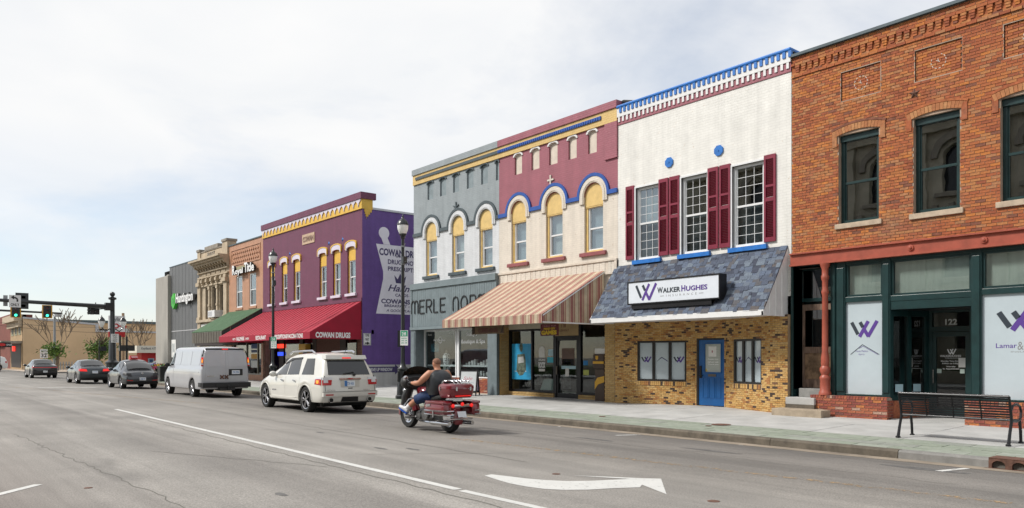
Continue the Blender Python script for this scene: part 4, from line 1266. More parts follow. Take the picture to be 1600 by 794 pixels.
for xx, s_ in ((CX0, -1), (CX1, 1)):
    PE = Pl((xx, 0, 0), (0, 1, 0), (0, 0, 1), (1, 0, 0))
    m = MB(); m.prism(PE, [(CY - .02, CZ0 - .13), (D, CZ0 - .13), (D, CZ1 - .03), (CY - .02, CZ0 - .03)], -.025, .025); e_ = m.build('canopy_cheek', M_WPAINT, b2)
    if s_ > 0:
        for k in range(1, 4):
            y = CY + (D - CY) * k / 4
            MB().bx(PE, y - .008, y + .008, CZ0 - .12, CZ0 + (CZ1 - CZ0) * k / 4 - .03, .025, .04).build('batten', M_WPAINT, e_)
# ground floor of mottled brick, its front bent inwards to the door
DY = 18.72
A_ = (XF(961, 18.05), 18.05); B_ = (XF(1086, DY), DY); C_ = (XF(1134, DY), DY); E_ = (XF(1203, 18.05), 18.05); F2 = (W1 - .01, 18.05)
def seg(p, q): 
    return Pl((p[0], p[1], 0), (q[0] - p[0], q[1] - p[1], 0), (0, 0, 1), (q[1] - p[1], -(q[0] - p[0]), 0)), sqrt((q[0] - p[0]) ** 2 + (q[1] - p[1]) ** 2)
gz0, gz1 = .08, 2.72
segs = []
PA, la = seg(A_, B_); PBm, lb = seg(B_, C_); PCm, lc = seg(C_, E_); PD2, ld = seg(E_, F2)
wa = (onP(PA, 995.7), onP(PA, 1072.3)); wc = (onP(PCm, 1145.7), onP(PCm, 1189.5))
za0, za1 = .88, 2.12
hA = [(wa[0], wa[1], za0, za1)]; hC = [(wc[0], wc[1], za0, za1)]; da_, dc_ = onP(PBm, 1090.7), onP(PBm, 1131)
hB = [(da_ - .06, dc_ + .01, BASE_Z, 2.19)]
low = thing_ = None
mw = MB()
for PP, ll_, hh in ((PA, la, hA), (PBm, lb, hB), (PCm, lc, hC), (PD2, ld, [])):
    wall_holes(mw, PP, 0, ll_, gz0, gz1, hh, -.01, .14)
mw.quad((F2[0], 18.05, gz0), (F2[0], D + .3, gz0), (F2[0], D + .3, gz1), (F2[0], 18.05, gz1))
lw = mw.build('lower_wall', M_TANMORT, b2)
for PP, ll_, hh in ((PBm, lb, hB), (PCm, lc, hC), (PD2, ld, []), (PA, la, hA)):
    soldier = [(h[0] - .02, h[1] + .02, h[2] - .13, h[2]) for h in hh if h[2] > .5]
    pc = courses(0, ll_, gz0, gz1, .145, .055, .009, list(hh) + soldier, .5)
    lay(PP, pc, 'brick', M_TAN, lw, 'tan', -.05, .0, .003, 290)
    for s_ in soldier:
        n_ = int((s_[1] - s_[0]) / .068)
        lay(PP, [(s_[0] + k * .068, s_[0] + k * .068 + .058, s_[2] + .004, s_[3] - .004) for k in range(n_)], 'sill_brick', M_TAN, lw, 'tansill', -.05, .015, .003, 80)
# pilaster of plain tan brick on its left
m = MB(); XP0, XP1 = XF(944.5, 18.1), XF(961, 18.1) 
m.box(XP0 + .01, XP1 + .05, 18.11, D + .5, .05, 2.9); pl_ = m.build('pilaster', M_TANMORT, b2)
lay(FR(18.1), courses(XP0, XP1, .08, 2.75, .205, .067, .011), 'brick', M_TANPLAIN, pl_, 'tanp', -.05, 0, .002, 120)
# the two three-light windows
M_DBROWN = mat('dark_bronze_frame', (.018, .016, .015), .4, var=.2)
for PP, (a, c), side in ((PA, wa, 0), (PCm, wc, 1)):
    m = MB(); n_ = 3; pw = (c - a) / 3; f = .06
    m.bx(PP, a, c, za1 - f, za1, -.13, -.02); m.bx(PP, a, c, za0, za0 + f, -.13, -.02)
    for k in range(4):
        x = a + k * pw; x0_, x1_ = (x, x + f) if k == 0 else ((x - f, x) if k == 3 else (x - f * .7, x + f * .7))
        m.bx(PP, x0_, x1_, za0 + f, za1 - f, -.13, -.022)
    wo = m.build('casement_window', M_DBROWN, b2)
    for k in range(3):
        x0_, x1_ = a + k * pw + f * .7, a + (k + 1) * pw - f * .7
        MB().bx(PP, x0_, x1_, za0 + f, za1 - f, -.09, -.07).build('pane', M_FILM, wo)
        cxx = (x0_ + x1_) / 2
        if k != 1: wlogo(PP, cxx - .16, 1.46, .33, .17, wo, -.069)
        else: rooflogo(PP, cxx - .17, 1.49, .36, .13, wo, -.069)
# blue door
m = MB(); f = .06
m.bx(PBm, da_ - .06, da_, BASE_Z, 2.18, -.12, -.02); m.bx(PBm, dc_, dc_ + .01, BASE_Z, 2.18, -.12, -.02); m.bx(PBm, da_, dc_, 2.13, 2.18, -.12, -.02)
fr_ = m.build('door_frame', M_DBROWN, b2)
M_BDOOR = mat('blue_door_paint', (.006, .085, .27), .4, var=.12, scale=3)
a, c = da_ + .004, dc_ - .004; wd = c - a
m = MB(); ga, gc, gz = a + .24 * wd, c - .14 * wd, 1.18
for q in ((a, ga, .2, 2.12), (gc, c, .2, 2.12), (ga, gc, 2.0, 2.12), (ga, gc, .2, gz)): m.bx(PBm, *q, -.08, -.04)
for q in ((ga - .03, ga, gz - .03, 2.03), (gc, gc + .03, gz - .03, 2.03), (ga, gc, 2.0, 2.03), (ga, gc, gz - .03, gz)): m.bx(PBm, *q, -.04, -.025)
bd = m.build('blue_door', M_BDOOR, b2)
MB().bx(PBm, ga, gc, gz, 2.0, -.07, -.06).build('pane', mat('blinded_glass', (.42, .45, .42), .12, var=.12, scale=6, coat=.6, stretch=(.4, .4, 8)), bd)
for k in range(3):
    x0_ = a + (.16 + .25 * k) * wd
    m = MB()
    for q in ((x0_, x0_ + .012, .42, 1.0), (x0_ + .19 * wd, x0_ + .19 * wd + .012, .42, 1.0), (x0_, x0_ + .19 * wd, .42, .432), (x0_, x0_ + .2 * wd, 1.0, 1.012)): m.bx(PBm, *q, -.04, -.030)
    m.build('door_moulding', M_BDOOR, bd)
MB().bx(PBm, ga + .13 * wd, gc - .18 * wd, 1.05, 1.12, -.04, -.03).build('letter_plate', mat('dull_bronze', (.13, .11, .09), .4, metal=.7), bd)
m = MB(); m.bx(PBm, a + .03, a + .1, 1.0, 1.36, -.04, -.015); m.bx(PBm, a + .05, a + .16, 1.06, 1.09, -.015, .03); m.build('lock', M_BLACKM, bd)
m = MB(); m.bx(PBm, ga + .2 * (gc - ga), gc - .3 * (gc - ga), 1.63, 1.93, -.059, -.056); nt_ = m.build('notice', M_PAPER, bd)
m = MB(); m.ball(PBm(ga + .44 * (gc - ga), 1.78, -.055), .03, 8, 5, (.6, .2, 1.4)); m.build('emblem', mat('dark_red_ink', (.3, .03, .06), .6, var=0), bd)
for i, s_ in enumerate(('Please ring', 'bell and wait', 'Thank you')):
    text(s_, PBm, ga + .16 * (gc - ga), 1.53 - .075 * i, .66 * (gc - ga), .045, M_LTINK, bd, 'lettering', -.059, -.057, bold=.02)
MB().prism(PBm, [(ga + .01, gz + .02), (ga + .09, gz + .02), (ga + .01, gz + .11)], -.059, -.056).build('sticker', mat('yellow_vinyl', (.6, .42, .03), .6, var=0), bd)
for q in (((W0, D + .35), (W1, D + .35)),):
    m = MB(); m.quad((W0, 19.6, 0), (W1, 19.6, 0), (W1, 19.6, 3.2), (W0, 19.6, 3.2)); m.build('inner_wall', M_DIM, b2)

# sign on the canopy
sg = thing('shop_sign', 'long white light-box sign with purple W mark on the slate shingled canopy', 'sign', (XF(1050, 17.12), 17.12, 3.19))
PSg = FR(17.12)
sx0, sx1, sz0, sz1 = XF(982, 17.12), XF(1123.2, 17.12), 3.195, 3.80
m = MB()
for q in ((sx0 - .035, sx0, sz0 - .035, sz1 + .035), (sx1, sx1 + .035, sz0 - .035, sz1 + .035), (sx0, sx1, sz1, sz1 + .035), (sx0, sx1, sz0 - .035, sz0)): m.bx(PSg, *q, -.30, .015)
m.bx(PSg, sx0, sx1, sz0, sz1, -.29, -.06); m.bx(PSg, sx0 + .12, sx1 - .25, sz0 - .17, sz0 - .036, -.45, -.02)
m.bx(PSg, sx0 + .3, sx0 + .4, sz0, sz1 - .05, -.7, -.29); m.bx(PSg, sx1 - .4, sx1 - .3, sz0, sz1 - .05, -.7, -.29)
m.build('sign_box', M_BLACKM, sg)
sf = MB().bx(PSg, sx0 + .001, sx1 - .001, sz0 + .001, sz1 - .001, -.059, .0).build('sign_face', mat('sign_white', (.66, .70, .76), .3, var=.03), sg)
sw, sh = sx1 - sx0, sz1 - sz0
wlogo(PSg, sx0 + .088 * sw, sz0 + .10 * sh, .245 * sw, .78 * sh, sf, .001, th=.105)
text('W', PSg, sx0 + .345 * sw, sz0 + .40 * sh, .062 * sw, .27 * sh, M_INK, sf, 'lettering', .001, .006, bold=.025)
text('ALKER', PSg, sx0 + .408 * sw, sz0 + .40 * sh, .193 * sw, .225 * sh, M_INK, sf, 'lettering', .001, .006, bold=.025)
text('H', PSg, sx0 + .613 * sw, sz0 + .40 * sh, .042 * sw, .27 * sh, M_PURP, sf, 'lettering', .001, .006, bold=.025)
text('UGHES', PSg, sx0 + .663 * sw, sz0 + .40 * sh, .222 * sw, .225 * sh, M_PURP, sf, 'lettering', .001, .006, bold=.025)
text('INSURANCE', PSg, sx0 + .445 * sw, sz0 + .20 * sh, .33 * sw, .10 * sh, mat('grey_ink', (.2, .2, .2), .6), sf, 'lettering', .001, .004, gap=1.9)
m = MB()
for q in (.375, .80): m.bx(PSg, sx0 + q * sw, sx0 + (q + .045) * sw, sz0 + .245 * sh, sz0 + .265 * sh, .001, .004)
m.build('dash', mat('grey_ink', (.2, .2, .2), .6), sf)

# ------------------------------------------------------------------ maroon and cream building, arched windows
Q0, Q1, QT = XF(780), XF(965.3), 9.82
M_CREAM = painted_brick('cream_painted_brick', (0.66, 0.60, 0.52), chips=.15, chipcol=(.42, .3, .22))
M_YELL = mat('ochre_yellow_paint', (.65, .46, .175), .5, var=.12, scale=5)
M_YELLB = painted_brick('yellow_painted_brick', (.62, .43, .16), var=.1)
M_SLATEB = painted_brick('slate_blue_painted_brick', (.265, .30, .318), var=.12, chips=.1, chipcol=(.16, .19, .21))
M_PALEB = painted_brick('pale_grey_painted_brick', (.59, .605, .625), var=.1, chips=.15, chipcol=(.4, .42, .44))
M_DKBLUE = mat('strong_blue_paint', (.012, .075, .33), .45, var=.15)
M_DKSLATE = mat('dark_slate_paint', (.055, .075, .085), .5, var=.2)
M_MARP = mat('maroon_paint', (.25, .07, .075), .5, var=.15)
SPR, AH = 6.95, .40
def arched_front(x0, x1, zt, wins, niches, wall_up, wall_low, band, hood, niche_m, nhood, sillm, parent, label_root, blinds, split=SPR, cop=None, strip_m=None):
    zl = 4.78
    mb = MB()
    wh = [(a, c, 5.10, SPR, 'arch', .41) for a, c in wins]
    nh = [(a, c, 8.36, 9.02, 'arch', .10) for a, c in niches]
    # upper and lower colours meet at the springing line, the hood bands hide the joint
    up = [(h[0], h[1], split - .01, SPR, 'arch', .41) for h in wh] + nh
    wall_holes(mb, P, x0, x1, split, 9.16, up, 0, .16, split - .01)
    ow = mb.build('upper_wall', wall_up, parent)
    mb = MB(); wall_holes(mb, P, x0, x1, zl, split, [(h[0], h[1], 5.10, split) for h in wh], 0, .2, split)
    lw_ = mb.build('lower_wall', wall_low, parent)
    for h in nh:
        m = MB(); m.quad(P(h[0], h[2], -.06), P(h[1], h[2], -.06), P(h[1], h[3] + h[5], -.06), P(h[0], h[3] + h[5], -.06)); m.build('niche', niche_m, parent)
        cx_, hw = (h[0] + h[1]) / 2, (h[1] - h[0]) / 2
        m = MB(); m.ring(P, [(cx_ - (hw + .07) * cos(pi * i / 8), h[3] + .16 * sin(pi * i / 8)) for i in range(9)], [(cx_ - hw * cos(pi * i / 8), h[3] + .10 * sin(pi * i / 8)) for i in range(9)], -.12, .03)
        m.build('niche_hood', nhood, parent)
    xs_ = [x0]
    for h, bl in zip(wh, blinds):
        cx_, hw = (h[0] + h[1]) / 2, (h[1] - h[0]) / 2
        n_ = 20
        def A(r_, lo): return [(cx_ - r_, lo)] + arc(cx_, SPR, r_, pi, 0, n_) + [(cx_ + r_, lo)]
        m = MB(); m.ring(P, A(hw + .20, 6.72), A(hw + .005, 6.72), -.02, .045); m.ring(P, A(hw + .12, 6.72), A(hw + .04, 6.72), .045, .06)
        m.build('window_hood', wall_low, parent)
        m = MB(); m.ring(P, A(hw + .31, split - .07), A(hw + .205, split - .07), -.02, .062); m.build('hood_band', band, parent)
        xs_ += [cx_ - hw - .31, cx_ + hw + .31]
        # yellow tympanum and frame
        m = MB()
        m.prism(P, [(h[0], 6.62)] + [(cx_ - hw * cos(pi * i / 14), SPR + .41 * sin(pi * i / 14)) for i in range(15)] + [(h[1], 6.62)], -.13, -.035)
        m.bx(P, h[0], h[0] + .10, 5.10, 6.62, -.2, -.07); m.bx(P, h[1] - .05, h[1], 5.10, 6.62, -.2, -.07); m.bx(P, h[0] + .1, h[1] - .05, 5.10, 5.16, -.2, -.07)
        m.bx(P, h[0] + .001, h[1] - .001, 6.58, 6.64, -.12, -.045)
        m.build('yellow_surround', M_YELL, parent)
        w = sash_window(parent, P, h[0] + .102, h[1] - .052, 5.162, 6.60, .10, M_ALU, M_GLASSU, .045, blind=bl, low_glass=M_GLASSU)
        m = MB(); m.bx(P, h[0] - .16, h[1] + .16, 4.96, 5.085, -.1, .09); m.build('sill', sillm, w, bevel=.006)
    xs_.append(x1)
    m = MB()
    for i in range(0, len(xs_), 2):
        if xs_[i + 1] > xs_[i] + .01: m.bx(P, xs_[i], xs_[i + 1], split - .07, split + .07, -.02, .0615)
    m.build('string_band', band, parent)
    return ow

b3 = thing('maroon_building', 'maroon and cream brick building with three arched yellow windows and striped awning', 'building', (Q0, D, BASE_Z))
mw_ = [(-22.10, -21.25), (-20.18, -19.32), (-18.26, -17.40)]
nic = [(XF(a), XF(c)) for a, c in ((804.2, 815.6), (830.3, 842.8), (857.9, 871.1), (888.2, 901), (918.8, 932.4))]
M_NICHE = mat('cream_niche', (.60, .53, .45), .7, var=.12, scale=4)
arched_front(Q0, Q1, QT, mw_, nic, M_MAROON, M_CREAM, M_DKBLUE, M_CREAM, M_NICHE, M_WPAINT, M_MARP, b3, None, [M_BLINDG, M_BLIND, M_BLINDG])
mb = MB(); shell(mb, Q0, Q1, D + .3, D + 24, BASE_Z, QT)
for xx in (Q0, Q1): mb.quad((xx, D, 2.9), (xx, D + .3, 2.9), (xx, D + .3, QT), (xx, D, QT))
mb.build('side_wall', M_MAROON, b3)
mb = MB(); mb.bx(P, Q0, Q1, 9.16, 9.58, -.3, .05); mb.build('frieze', M_YELLB, b3)
mb = MB(); mb.bx(P, Q0, XF(941), 9.345, 9.46, .0, .085)
fs_ = mb.build('blue_strip', M_DKBLUE, b3)
x = Q0 + .05
while x < XF(941) - .1:
    MB().bx(P, x, x + .05, 9.365, 9.44, .085, .10).build('strip_brick', M_DKBLUE, fs_); x += .11
mb = MB(); mb.bx(P, Q0, Q1 + .02, 9.58, QT, -.4, .09); mb.build('coping', M_MAROON, b3)
mb = MB(); mb.bx(P, XF(946), Q1, 8.0, 9.16, 0, .05); mb.build('end_pier', M_MAROON, b3)
m = MB(); cx_, cz_ = XF(861), 7.83
m.bx(P, cx_ - .16, cx_ + .16, cz_ - .03, cz_ + .03, 0, .04); m.bx(P, cx_ - .03, cx_ + .03, cz_ - .19, cz_ + .17, 0, .045); m.build('cross_anchor', M_CREAM, b3)
mb = MB()
for k in range(6): mb.ball((Q1 + .03 + .07 * k, D + .3, QT - .02 - .02 * k), .11, 8, 5, (1.1, 1.4, .7))
mb.build('flashing', M_MEMBR, b3, smooth=True)
# cream boarding over the awning
x = Q0
n_ = 46; wb = (Q1 - Q0) / n_
for k in range(n_): MB().bx(P, Q0 + k * wb + .008, Q0 + (k + 1) * wb, 4.30, 4.72, -.05, .03 + .006 * (k % 2)).build('board', M_CREAM if k % 7 else M_NICHE, b3)
mb = MB(); mb.bx(P, Q0, Q1, 4.72, 4.785, -.1, .07); mb.bx(P, Q1 - .1, Q1, 2.9, 4.72, -.1, .06); mb.bx(P, Q0, Q1, 2.9, 4.30, -.1, -.05); mb.build('trim', M_NICHE, b3)
# striped awning
def stripes(name, x0, pitch):
    m, N, L, b = _mat(name)
    b.inputs['Roughness'].default_value = .85
    t = N.new('ShaderNodeTexCoord'); sp = N.new('ShaderNodeSeparateXYZ'); L.new(t.outputs['Object'], sp.inputs[0])
    ad = N.new('ShaderNodeMath'); ad.operation = 'ADD'; L.new(sp.outputs[0], ad.inputs[0])
    g = N.new('ShaderNodeNewGeometry'); sn = N.new('ShaderNodeSeparateXYZ'); L.new(g.outputs['True Normal'], sn.inputs[0])
    ab = N.new('ShaderNodeMath'); ab.operation = 'ABSOLUTE'; L.new(sn.outputs[0], ab.inputs[0])
    gt = N.new('ShaderNodeMath'); gt.operation = 'GREATER_THAN'; gt.inputs[1].default_value = .7; L.new(ab.outputs[0], gt.inputs[0])
    my = N.new('ShaderNodeMath'); my.operation = 'MULTIPLY'; L.new(gt.outputs[0], my.inputs[0]); L.new(sp.outputs[1], my.inputs[1]); L.new(my.outputs[0], ad.inputs[1])
    dv = N.new('ShaderNodeMath'); dv.operation = 'DIVIDE'; dv.inputs[1].default_value = pitch; L.new(ad.outputs[0], dv.inputs[0])
    fr = N.new('ShaderNodeMath'); fr.operation = 'FRACT'; L.new(dv.outputs[0], fr.inputs[0])
    r = N.new('ShaderNodeValToRGB'); r.color_ramp.interpolation = 'CONSTANT'; e = r.color_ramp.elements
    cs = [(0, (.50, .42, .31)), (.15, (.33, .22, .15)), (.26, (.50, .41, .30)), (.34, (.27, .065, .07)), (.46, (.40, .27, .19)), (.52, (.24, .055, .065)), (.62, (.44, .33, .23)), (.74, (.31, .13, .10)), (.83, (.50, .41, .29))]
    e[0].position, e[0].color = 0, (*cs[0][1], 1); e[1].position, e[1].color = cs[1][0], (*cs[1][1], 1)
    for p, c in cs[2:]:
        q = e.new(p); q.color = (*c, 1)
    L.new(fr.outputs[0], r.inputs[0])
    n = N.new('ShaderNodeTexNoise'); n.inputs['Scale'].default_value = 3.5; n.inputs['Detail'].default_value = 8; n.inputs['Roughness'].default_value = .7
    L.new(t.outputs['Object'], n.inputs['Vector'])
    mr = N.new('ShaderNodeMapRange'); mr.inputs['From Min'].default_value = .3; mr.inputs['From Max'].default_value = .65; mr.inputs['To Min'].default_value = .72; mr.inputs['To Max'].default_value = 1.05
    L.new(n.outputs[0], mr.inputs['Value'])
    mx = N.new('ShaderNodeMixRGB'); mx.blend_type = 'MULTIPLY'; mx.inputs[0].default_value = 1; L.new(r.outputs[0], mx.inputs[1]); L.new(mr.outputs[0], mx.inputs[2])
    L.new(mx.outputs[0], b.inputs['Base Color'])
    return m
M_STRIPE = stripes('striped_canvas', 0, .40)
def awning(parent, x0, x1, ytop, yfr, ztop, zfr, val, m, name='awning', cheeks=True, xr=None, sag=0.0, m2=None):
    mb = MB(); n_ = 24; k_ = 5
    def pt(i, j):
        x = x0 + (x1 - x0) * i / n_; t = j / k_
        s = sag * sin(pi * t) * (0.6 + .4 * abs(sin(pi * i * 4 / n_)))
        return (x, yfr + (ytop - yfr) * t, zfr + (ztop - zfr) * t - s)
    for i in range(n_):
        for j in range(k_): mb.quad(pt(i, j), pt(i + 1, j), pt(i + 1, j + 1), pt(i, j + 1))
        a_, c_ = pt(i, 0), pt(i + 1, 0)
        mb.quad((a_[0], a_[1] - .0, a_[2]), (c_[0], c_[1], c_[2]), (c_[0], c_[1], zfr - val + R.uniform(-.004, .004)), (a_[0], a_[1], zfr - val))
    if cheeks:
        for x in (x0, x1):
            mb.quad((x, yfr, zfr), (x, ytop, ztop), (x, ytop, zfr - val), (x, yfr, zfr - val))
    return mb.build(name, m, parent)
AX0, AX1, AY = -22.62, -17.32, 15.45
aw = awning(b3, AX0, AX1, D - .03, AY, 4.42, 2.92, .27, M_STRIPE, sag=.03)
mb = MB(); mb.tube([(AX0, AY + .03, 2.68), (AX1, AY + .03, 2.68)], .02, 6); mb.tube([(AX1, AY + .03, 2.68), (AX1, D, 2.68)], .02, 6); mb.tube([(AX0, AY + .03, 2.68), (AX0, D, 2.68)], .02, 6)
for k in range(5):
    x = AX0 + (AX1 - AX0) * k / 4; mb.tube([(x, AY + .04, 2.88), (x, D - .05, 4.36)], .018, 6)
mb.build('awning_frame', M_ALU, b3)
# shopfront set back under the awning
SY3 = 18.62
PS3 = FR(SY3)
zb3, zt3 = .34, 2.66
xs3 = [XF(795, SY3), XF(830.5, SY3), XF(866.5, SY3), XF(904, SY3), XF(945, SY3)]
m = MB(); XL = xs3[0]
m.box(Q0 + .02, XL - .01, D + .01, D + .7, .05, 2.95); pl3 = m.build('pilaster', M_TANMORT, b3)
lay(FR(D - .0), courses(Q0 + .02, XL, .08, 2.75, .205, .067, .011), 'brick', M_TANPLAIN, pl3, 'tan3', -.05, 0, .002, 150)
lay(Pl((XL, D, 0), (0, 1, 0), (0, 0, 1), (1, 0, 0)), courses(.0, .45, .08, 2.75, .205, .067, .011), 'brick', M_TANPLAIN, pl3, 'tan3', -.05, 0, .002, 150)
m = MB(); m.bx(PS3, XL, xs3[2] - .02, .1, zb3 - .02, -.3, .02); m.bx(PS3, xs3[3] + .02, xs3[4], .1, zb3 - .02, -.3, .02); bk3 = m.build('bulkhead', M_TANMORT, b3)
lay(PS3, courses(XL, xs3[2] - .02, .1, zb3 - .02, .205, .067, .011) + courses(xs3[3] + .02, xs3[4], .1, zb3 - .02, .205, .067, .011), 'brick', M_TANPLAIN, bk3, 'tan3b', 0, .045, .002, 120)
m = MB(); f = .07
for x in (xs3[0] + f / 2, xs3[1], xs3[2] - f / 2): m.bx(PS3, x - f / 2, x + f / 2, zb3, zt3, -.12, .0)
m.bx(PS3, xs3[0] + f, xs3[2] - f, zt3 - f, zt3, -.12, -.002); m.bx(PS3, xs3[0] + f, xs3[2] - f, zb3, zb3 + f, -.12, -.002)
m.bx(PS3, xs3[3], xs3[3] + f * 1.4, zb3 - .2, zt3 + .3, -.12, .0); m.bx(PS3, xs3[3] + f * 1.4, xs3[4], zb3, zb3 + f, -.12, -.002); m.bx(PS3, xs3[3] + f * 1.4, xs3[4], zt3 + .2, zt3 + .3, -.12, -.002)
m.bx(PS3, xs3[2], xs3[3], 2.30, 2.36, -.12, -.002); m.bx(PS3, xs3[2] + .001, xs3[2] + .08, .15, 2.30, -.12, -.001); m.bx(PS3, xs3[3] - .06, xs3[3] - .001, .15, 2.30, -.12, -.001)
sf3 = m.build('shopfront_frame', M_BLACKM, b3)
for a, c, z0, z1 in ((xs3[0] + f, xs3[1] - f / 2, zb3 + f, zt3 - f), (xs3[1] + f / 2, xs3[2] - f, zb3 + f, zt3 - f), (xs3[3] + f * 1.4, xs3[4], zb3 + f, zt3 + .2)):
    MB().bx(PS3, a, c, z0, z1, -.06, -.054).build('pane', M_GLASS, sf3)
m = MB(); a, c = xs3[2] + .085, xs3[3] - .065
for q in ((a, a + .07, .18, 2.29), (c - .07, c, .18, 2.29), (a + .07, c - .07, 2.2, 2.29), (a + .07, c - .07, .18, .34)): m.bx(PS3, *q, -.09, -.03)
d3 = m.build('glass_door', M_BLACKM, b3); MB().bx(PS3, a + .07, c - .07, .34, 2.2, -.06, -.054).build('pane', M_GLASS, d3)
m = MB(); m.bx(PS3, a + .01, a + .05, 1.0, 1.3, -.03, .02); m.build('handle', mat('dull_bronze', (.13, .11, .09), .4), d3)
gs = MB().bx(PS3, a + .24, c - .2, 1.33, 1.93, -.053, -.048).build('poster', mat('game_poster', (.10, .05, .03), .5, var=.6, scale=14, stretch=(4, 1, 1)), d3)
MB().bx(PS3, a + .26, c - .22, 1.33, 1.55, -.048, -.045).build('poster_band', M_BLACK, d3)
text('FRENZY CITY', PS3, a + .30, 1.475, .36, .045, mat('lime_ink', (.45, .55, .02), .5, var=0), d3, 'lettering', -.045, -.043, bold=.02)
text('GAMES', PS3, a + .28, 1.36, .42, .095, mat('lime_ink', (.45, .55, .02), .5), d3, 'lettering', -.045, -.043, bold=.05)
MB().bx(PS3, a + .42, a + .60, .94, 1.22, -.053, -.048).build('notice', M_PAPER, d3)
MB().bx(PS3, a + .22, c - .12, 1.2, 1.31, -.053, -.049).build('notice', mat('pale_blue_notice', (.4, .58, .66), .7), d3)
# posters and cards inside the window
a, c = xs3[0] + f, xs3[1] - f / 2; wd = c - a
po = MB().bx(PS3, a + .06 * wd, c - .03 * wd, .78, 2.12, -.052, -.045).build('poster', mat('bright_blue_poster', (.02, .30, .55), .5, var=.2, scale=3), sf3)
M_FIG = mat('poster_figure', (.09, .12, .09), .6, var=.6, scale=9)
m = MB(); cxx = a + .5 * wd
m.prism(PS3, [(cxx + .10 * cos(2 * pi * k / 10), 1.98 + .17 * sin(2 * pi * k / 10)) for k in range(10)], -.045, -.042)
m.prism(PS3, [(cxx - .22, 1.72), (cxx + .2, 1.74), (cxx + .26, 1.5), (cxx + .28, 1.15), (cxx + .1, .95), (cxx - .1, .92), (cxx - .28, 1.1), (cxx - .24, 1.45)], -.045, -.041)
m.build('poster_figure', M_FIG, po)
m = MB(); m.prism(PS3, [(cxx - .16, 1.62), (cxx + .14, 1.64), (cxx + .16, 1.42), (cxx - .18, 1.38)], -.041, -.039); m.build('poster_dress', mat('poster_grey', (.4, .42, .42), .6, var=.3), po)
text('LIGHTSEEKER', PS3, a + .2 * wd, 1.06, .55 * wd, .06, M_LTINK, po, 'lettering', -.041, -.038)
a, c = xs3[1] + f / 2, xs3[2] - f; wd = c - a
m = MB(); m.prism(PS3, arc(a + .42 * wd, 1.85, .16, 0, pi, 10) + [(a + .42 * wd - .16, 1.6), (a + .42 * wd + .16, 1.6)], -.052, -.049); m.build('decal', M_PAPER, sf3)
text('ARCANE', PS3, a + .26 * wd, 1.48, .32 * wd, .08, M_LTINK, sf3, 'lettering', -.052, -.049, bold=.03)
text('ROCK', PS3, a + .26 * wd, 1.22, .32 * wd, .22, M_LTINK, sf3, 'lettering', -.052, -.049, bold=.04)
MB().bx(PS3, a + .28 * wd, a + .56 * wd, 1.10, 1.19, -.052, -.049).build('card', M_PAPER, sf3)
MB().bx(PS3, a + .68 * wd, c, 1.42, 1.62, -.052, -.049).build('card', mat('cyan_card', (.05, .42, .55), .6, var=.1), sf3)
MB().bx(PS3, a + .72 * wd, a + .95 * wd, 1.66, 1.9, -.052, -.049).build('card', mat('pale_blue_notice', (.4, .58, .66), .7), sf3)
m = MB(); m.add([PS3(a + .25 * wd, .42, -.15), PS3(c - .05, .42, -.15), PS3(c - .05, .82, -.3), PS3(a + .27 * wd, .82, -.3)], [(0, 1, 2, 3)]); m.build('board_game_box', mat('pale_green_notice', (.45, .55, .5), .7), sf3)
MB().bx(PS3, xs3[3] + .18, xs3[3] + .40, 1.34, 1.5, -.052, -.049).build('card', mat('blue_card', (.02, .2, .5), .6, var=.1), sf3)
MB().bx(PS3, xs3[3] + .18, xs3[3] + .45, 1.0, 1.18, -.052, -.049).build('card', mat('lime_card', (.45, .5, .12), .6, var=.1), sf3)
# address panel above the door
m = MB(); m.bx(PS3, xs3[2] + .02, xs3[3] - .01, 2.37, 2.92, -.1, .0); ap = m.build('address_panel', mat('tan_panel', (.40, .29, .15), .7, var=.1), b3)
text('118', PS3, xs3[2] + .36, 2.66, .22, .13, mat('brown_ink', (.12, .04, .03), .6, var=0), ap, 'house_number', .001, .004, bold=.02)
text('N. LEBANON ST.', PS3, xs3[2] + .2, 2.52, .56, .08, mat('brown_ink', (.12, .04, .03), .6), ap, 'lettering', .001, .004, bold=.015)
m = MB(); m.bx(PS3, Q0, Q1, 2.92, 3.2, -.4, .0); m.bx(PS3, Q0, xs3[2], 2.66, 2.92, -.1, .0)
m.build('shopfront_header', mat('cream_paint', (.52, .48, .38), .6, var=.12), b3)
m = MB(); m.quad((Q0, D, 3.0), (Q1, D, 3.0), (Q1, SY3, 3.0), (Q0, SY3, 3.0)); m.quad((Q0, SY3 + .1, .12), (Q1, SY3 + .1, .12), (Q1, 23, .12), (Q0, 23, .12)); m.quad((Q0, 22.5, 0), (Q1, 22.5, 0), (Q1, 22.5, 3), (Q0, 22.5, 3))
m.quad((Q0 + .05, SY3, 0), (Q0 + .05, 23, 0), (Q0 + .05, 23, 3), (Q0 + .05, SY3, 3)); m.quad((Q1 - .05, SY3, 0), (Q1 - .05, 23, 0), (Q1 - .05, 23, 3), (Q1 - .05, SY3, 3))
m.build('shop_room', M_DIM, b3)
m = MB()
for k in range(7):
    x = xs3[0] + .2 + k * .33
    m.box(x, x + .22, 19.4, 19.6, .45 + .1 * (k % 3), .75 + .12 * (k % 4))
m.build('window_goods', mat('box_colours', (.3, .3, .28), .7, var=.5, scale=6), b3)
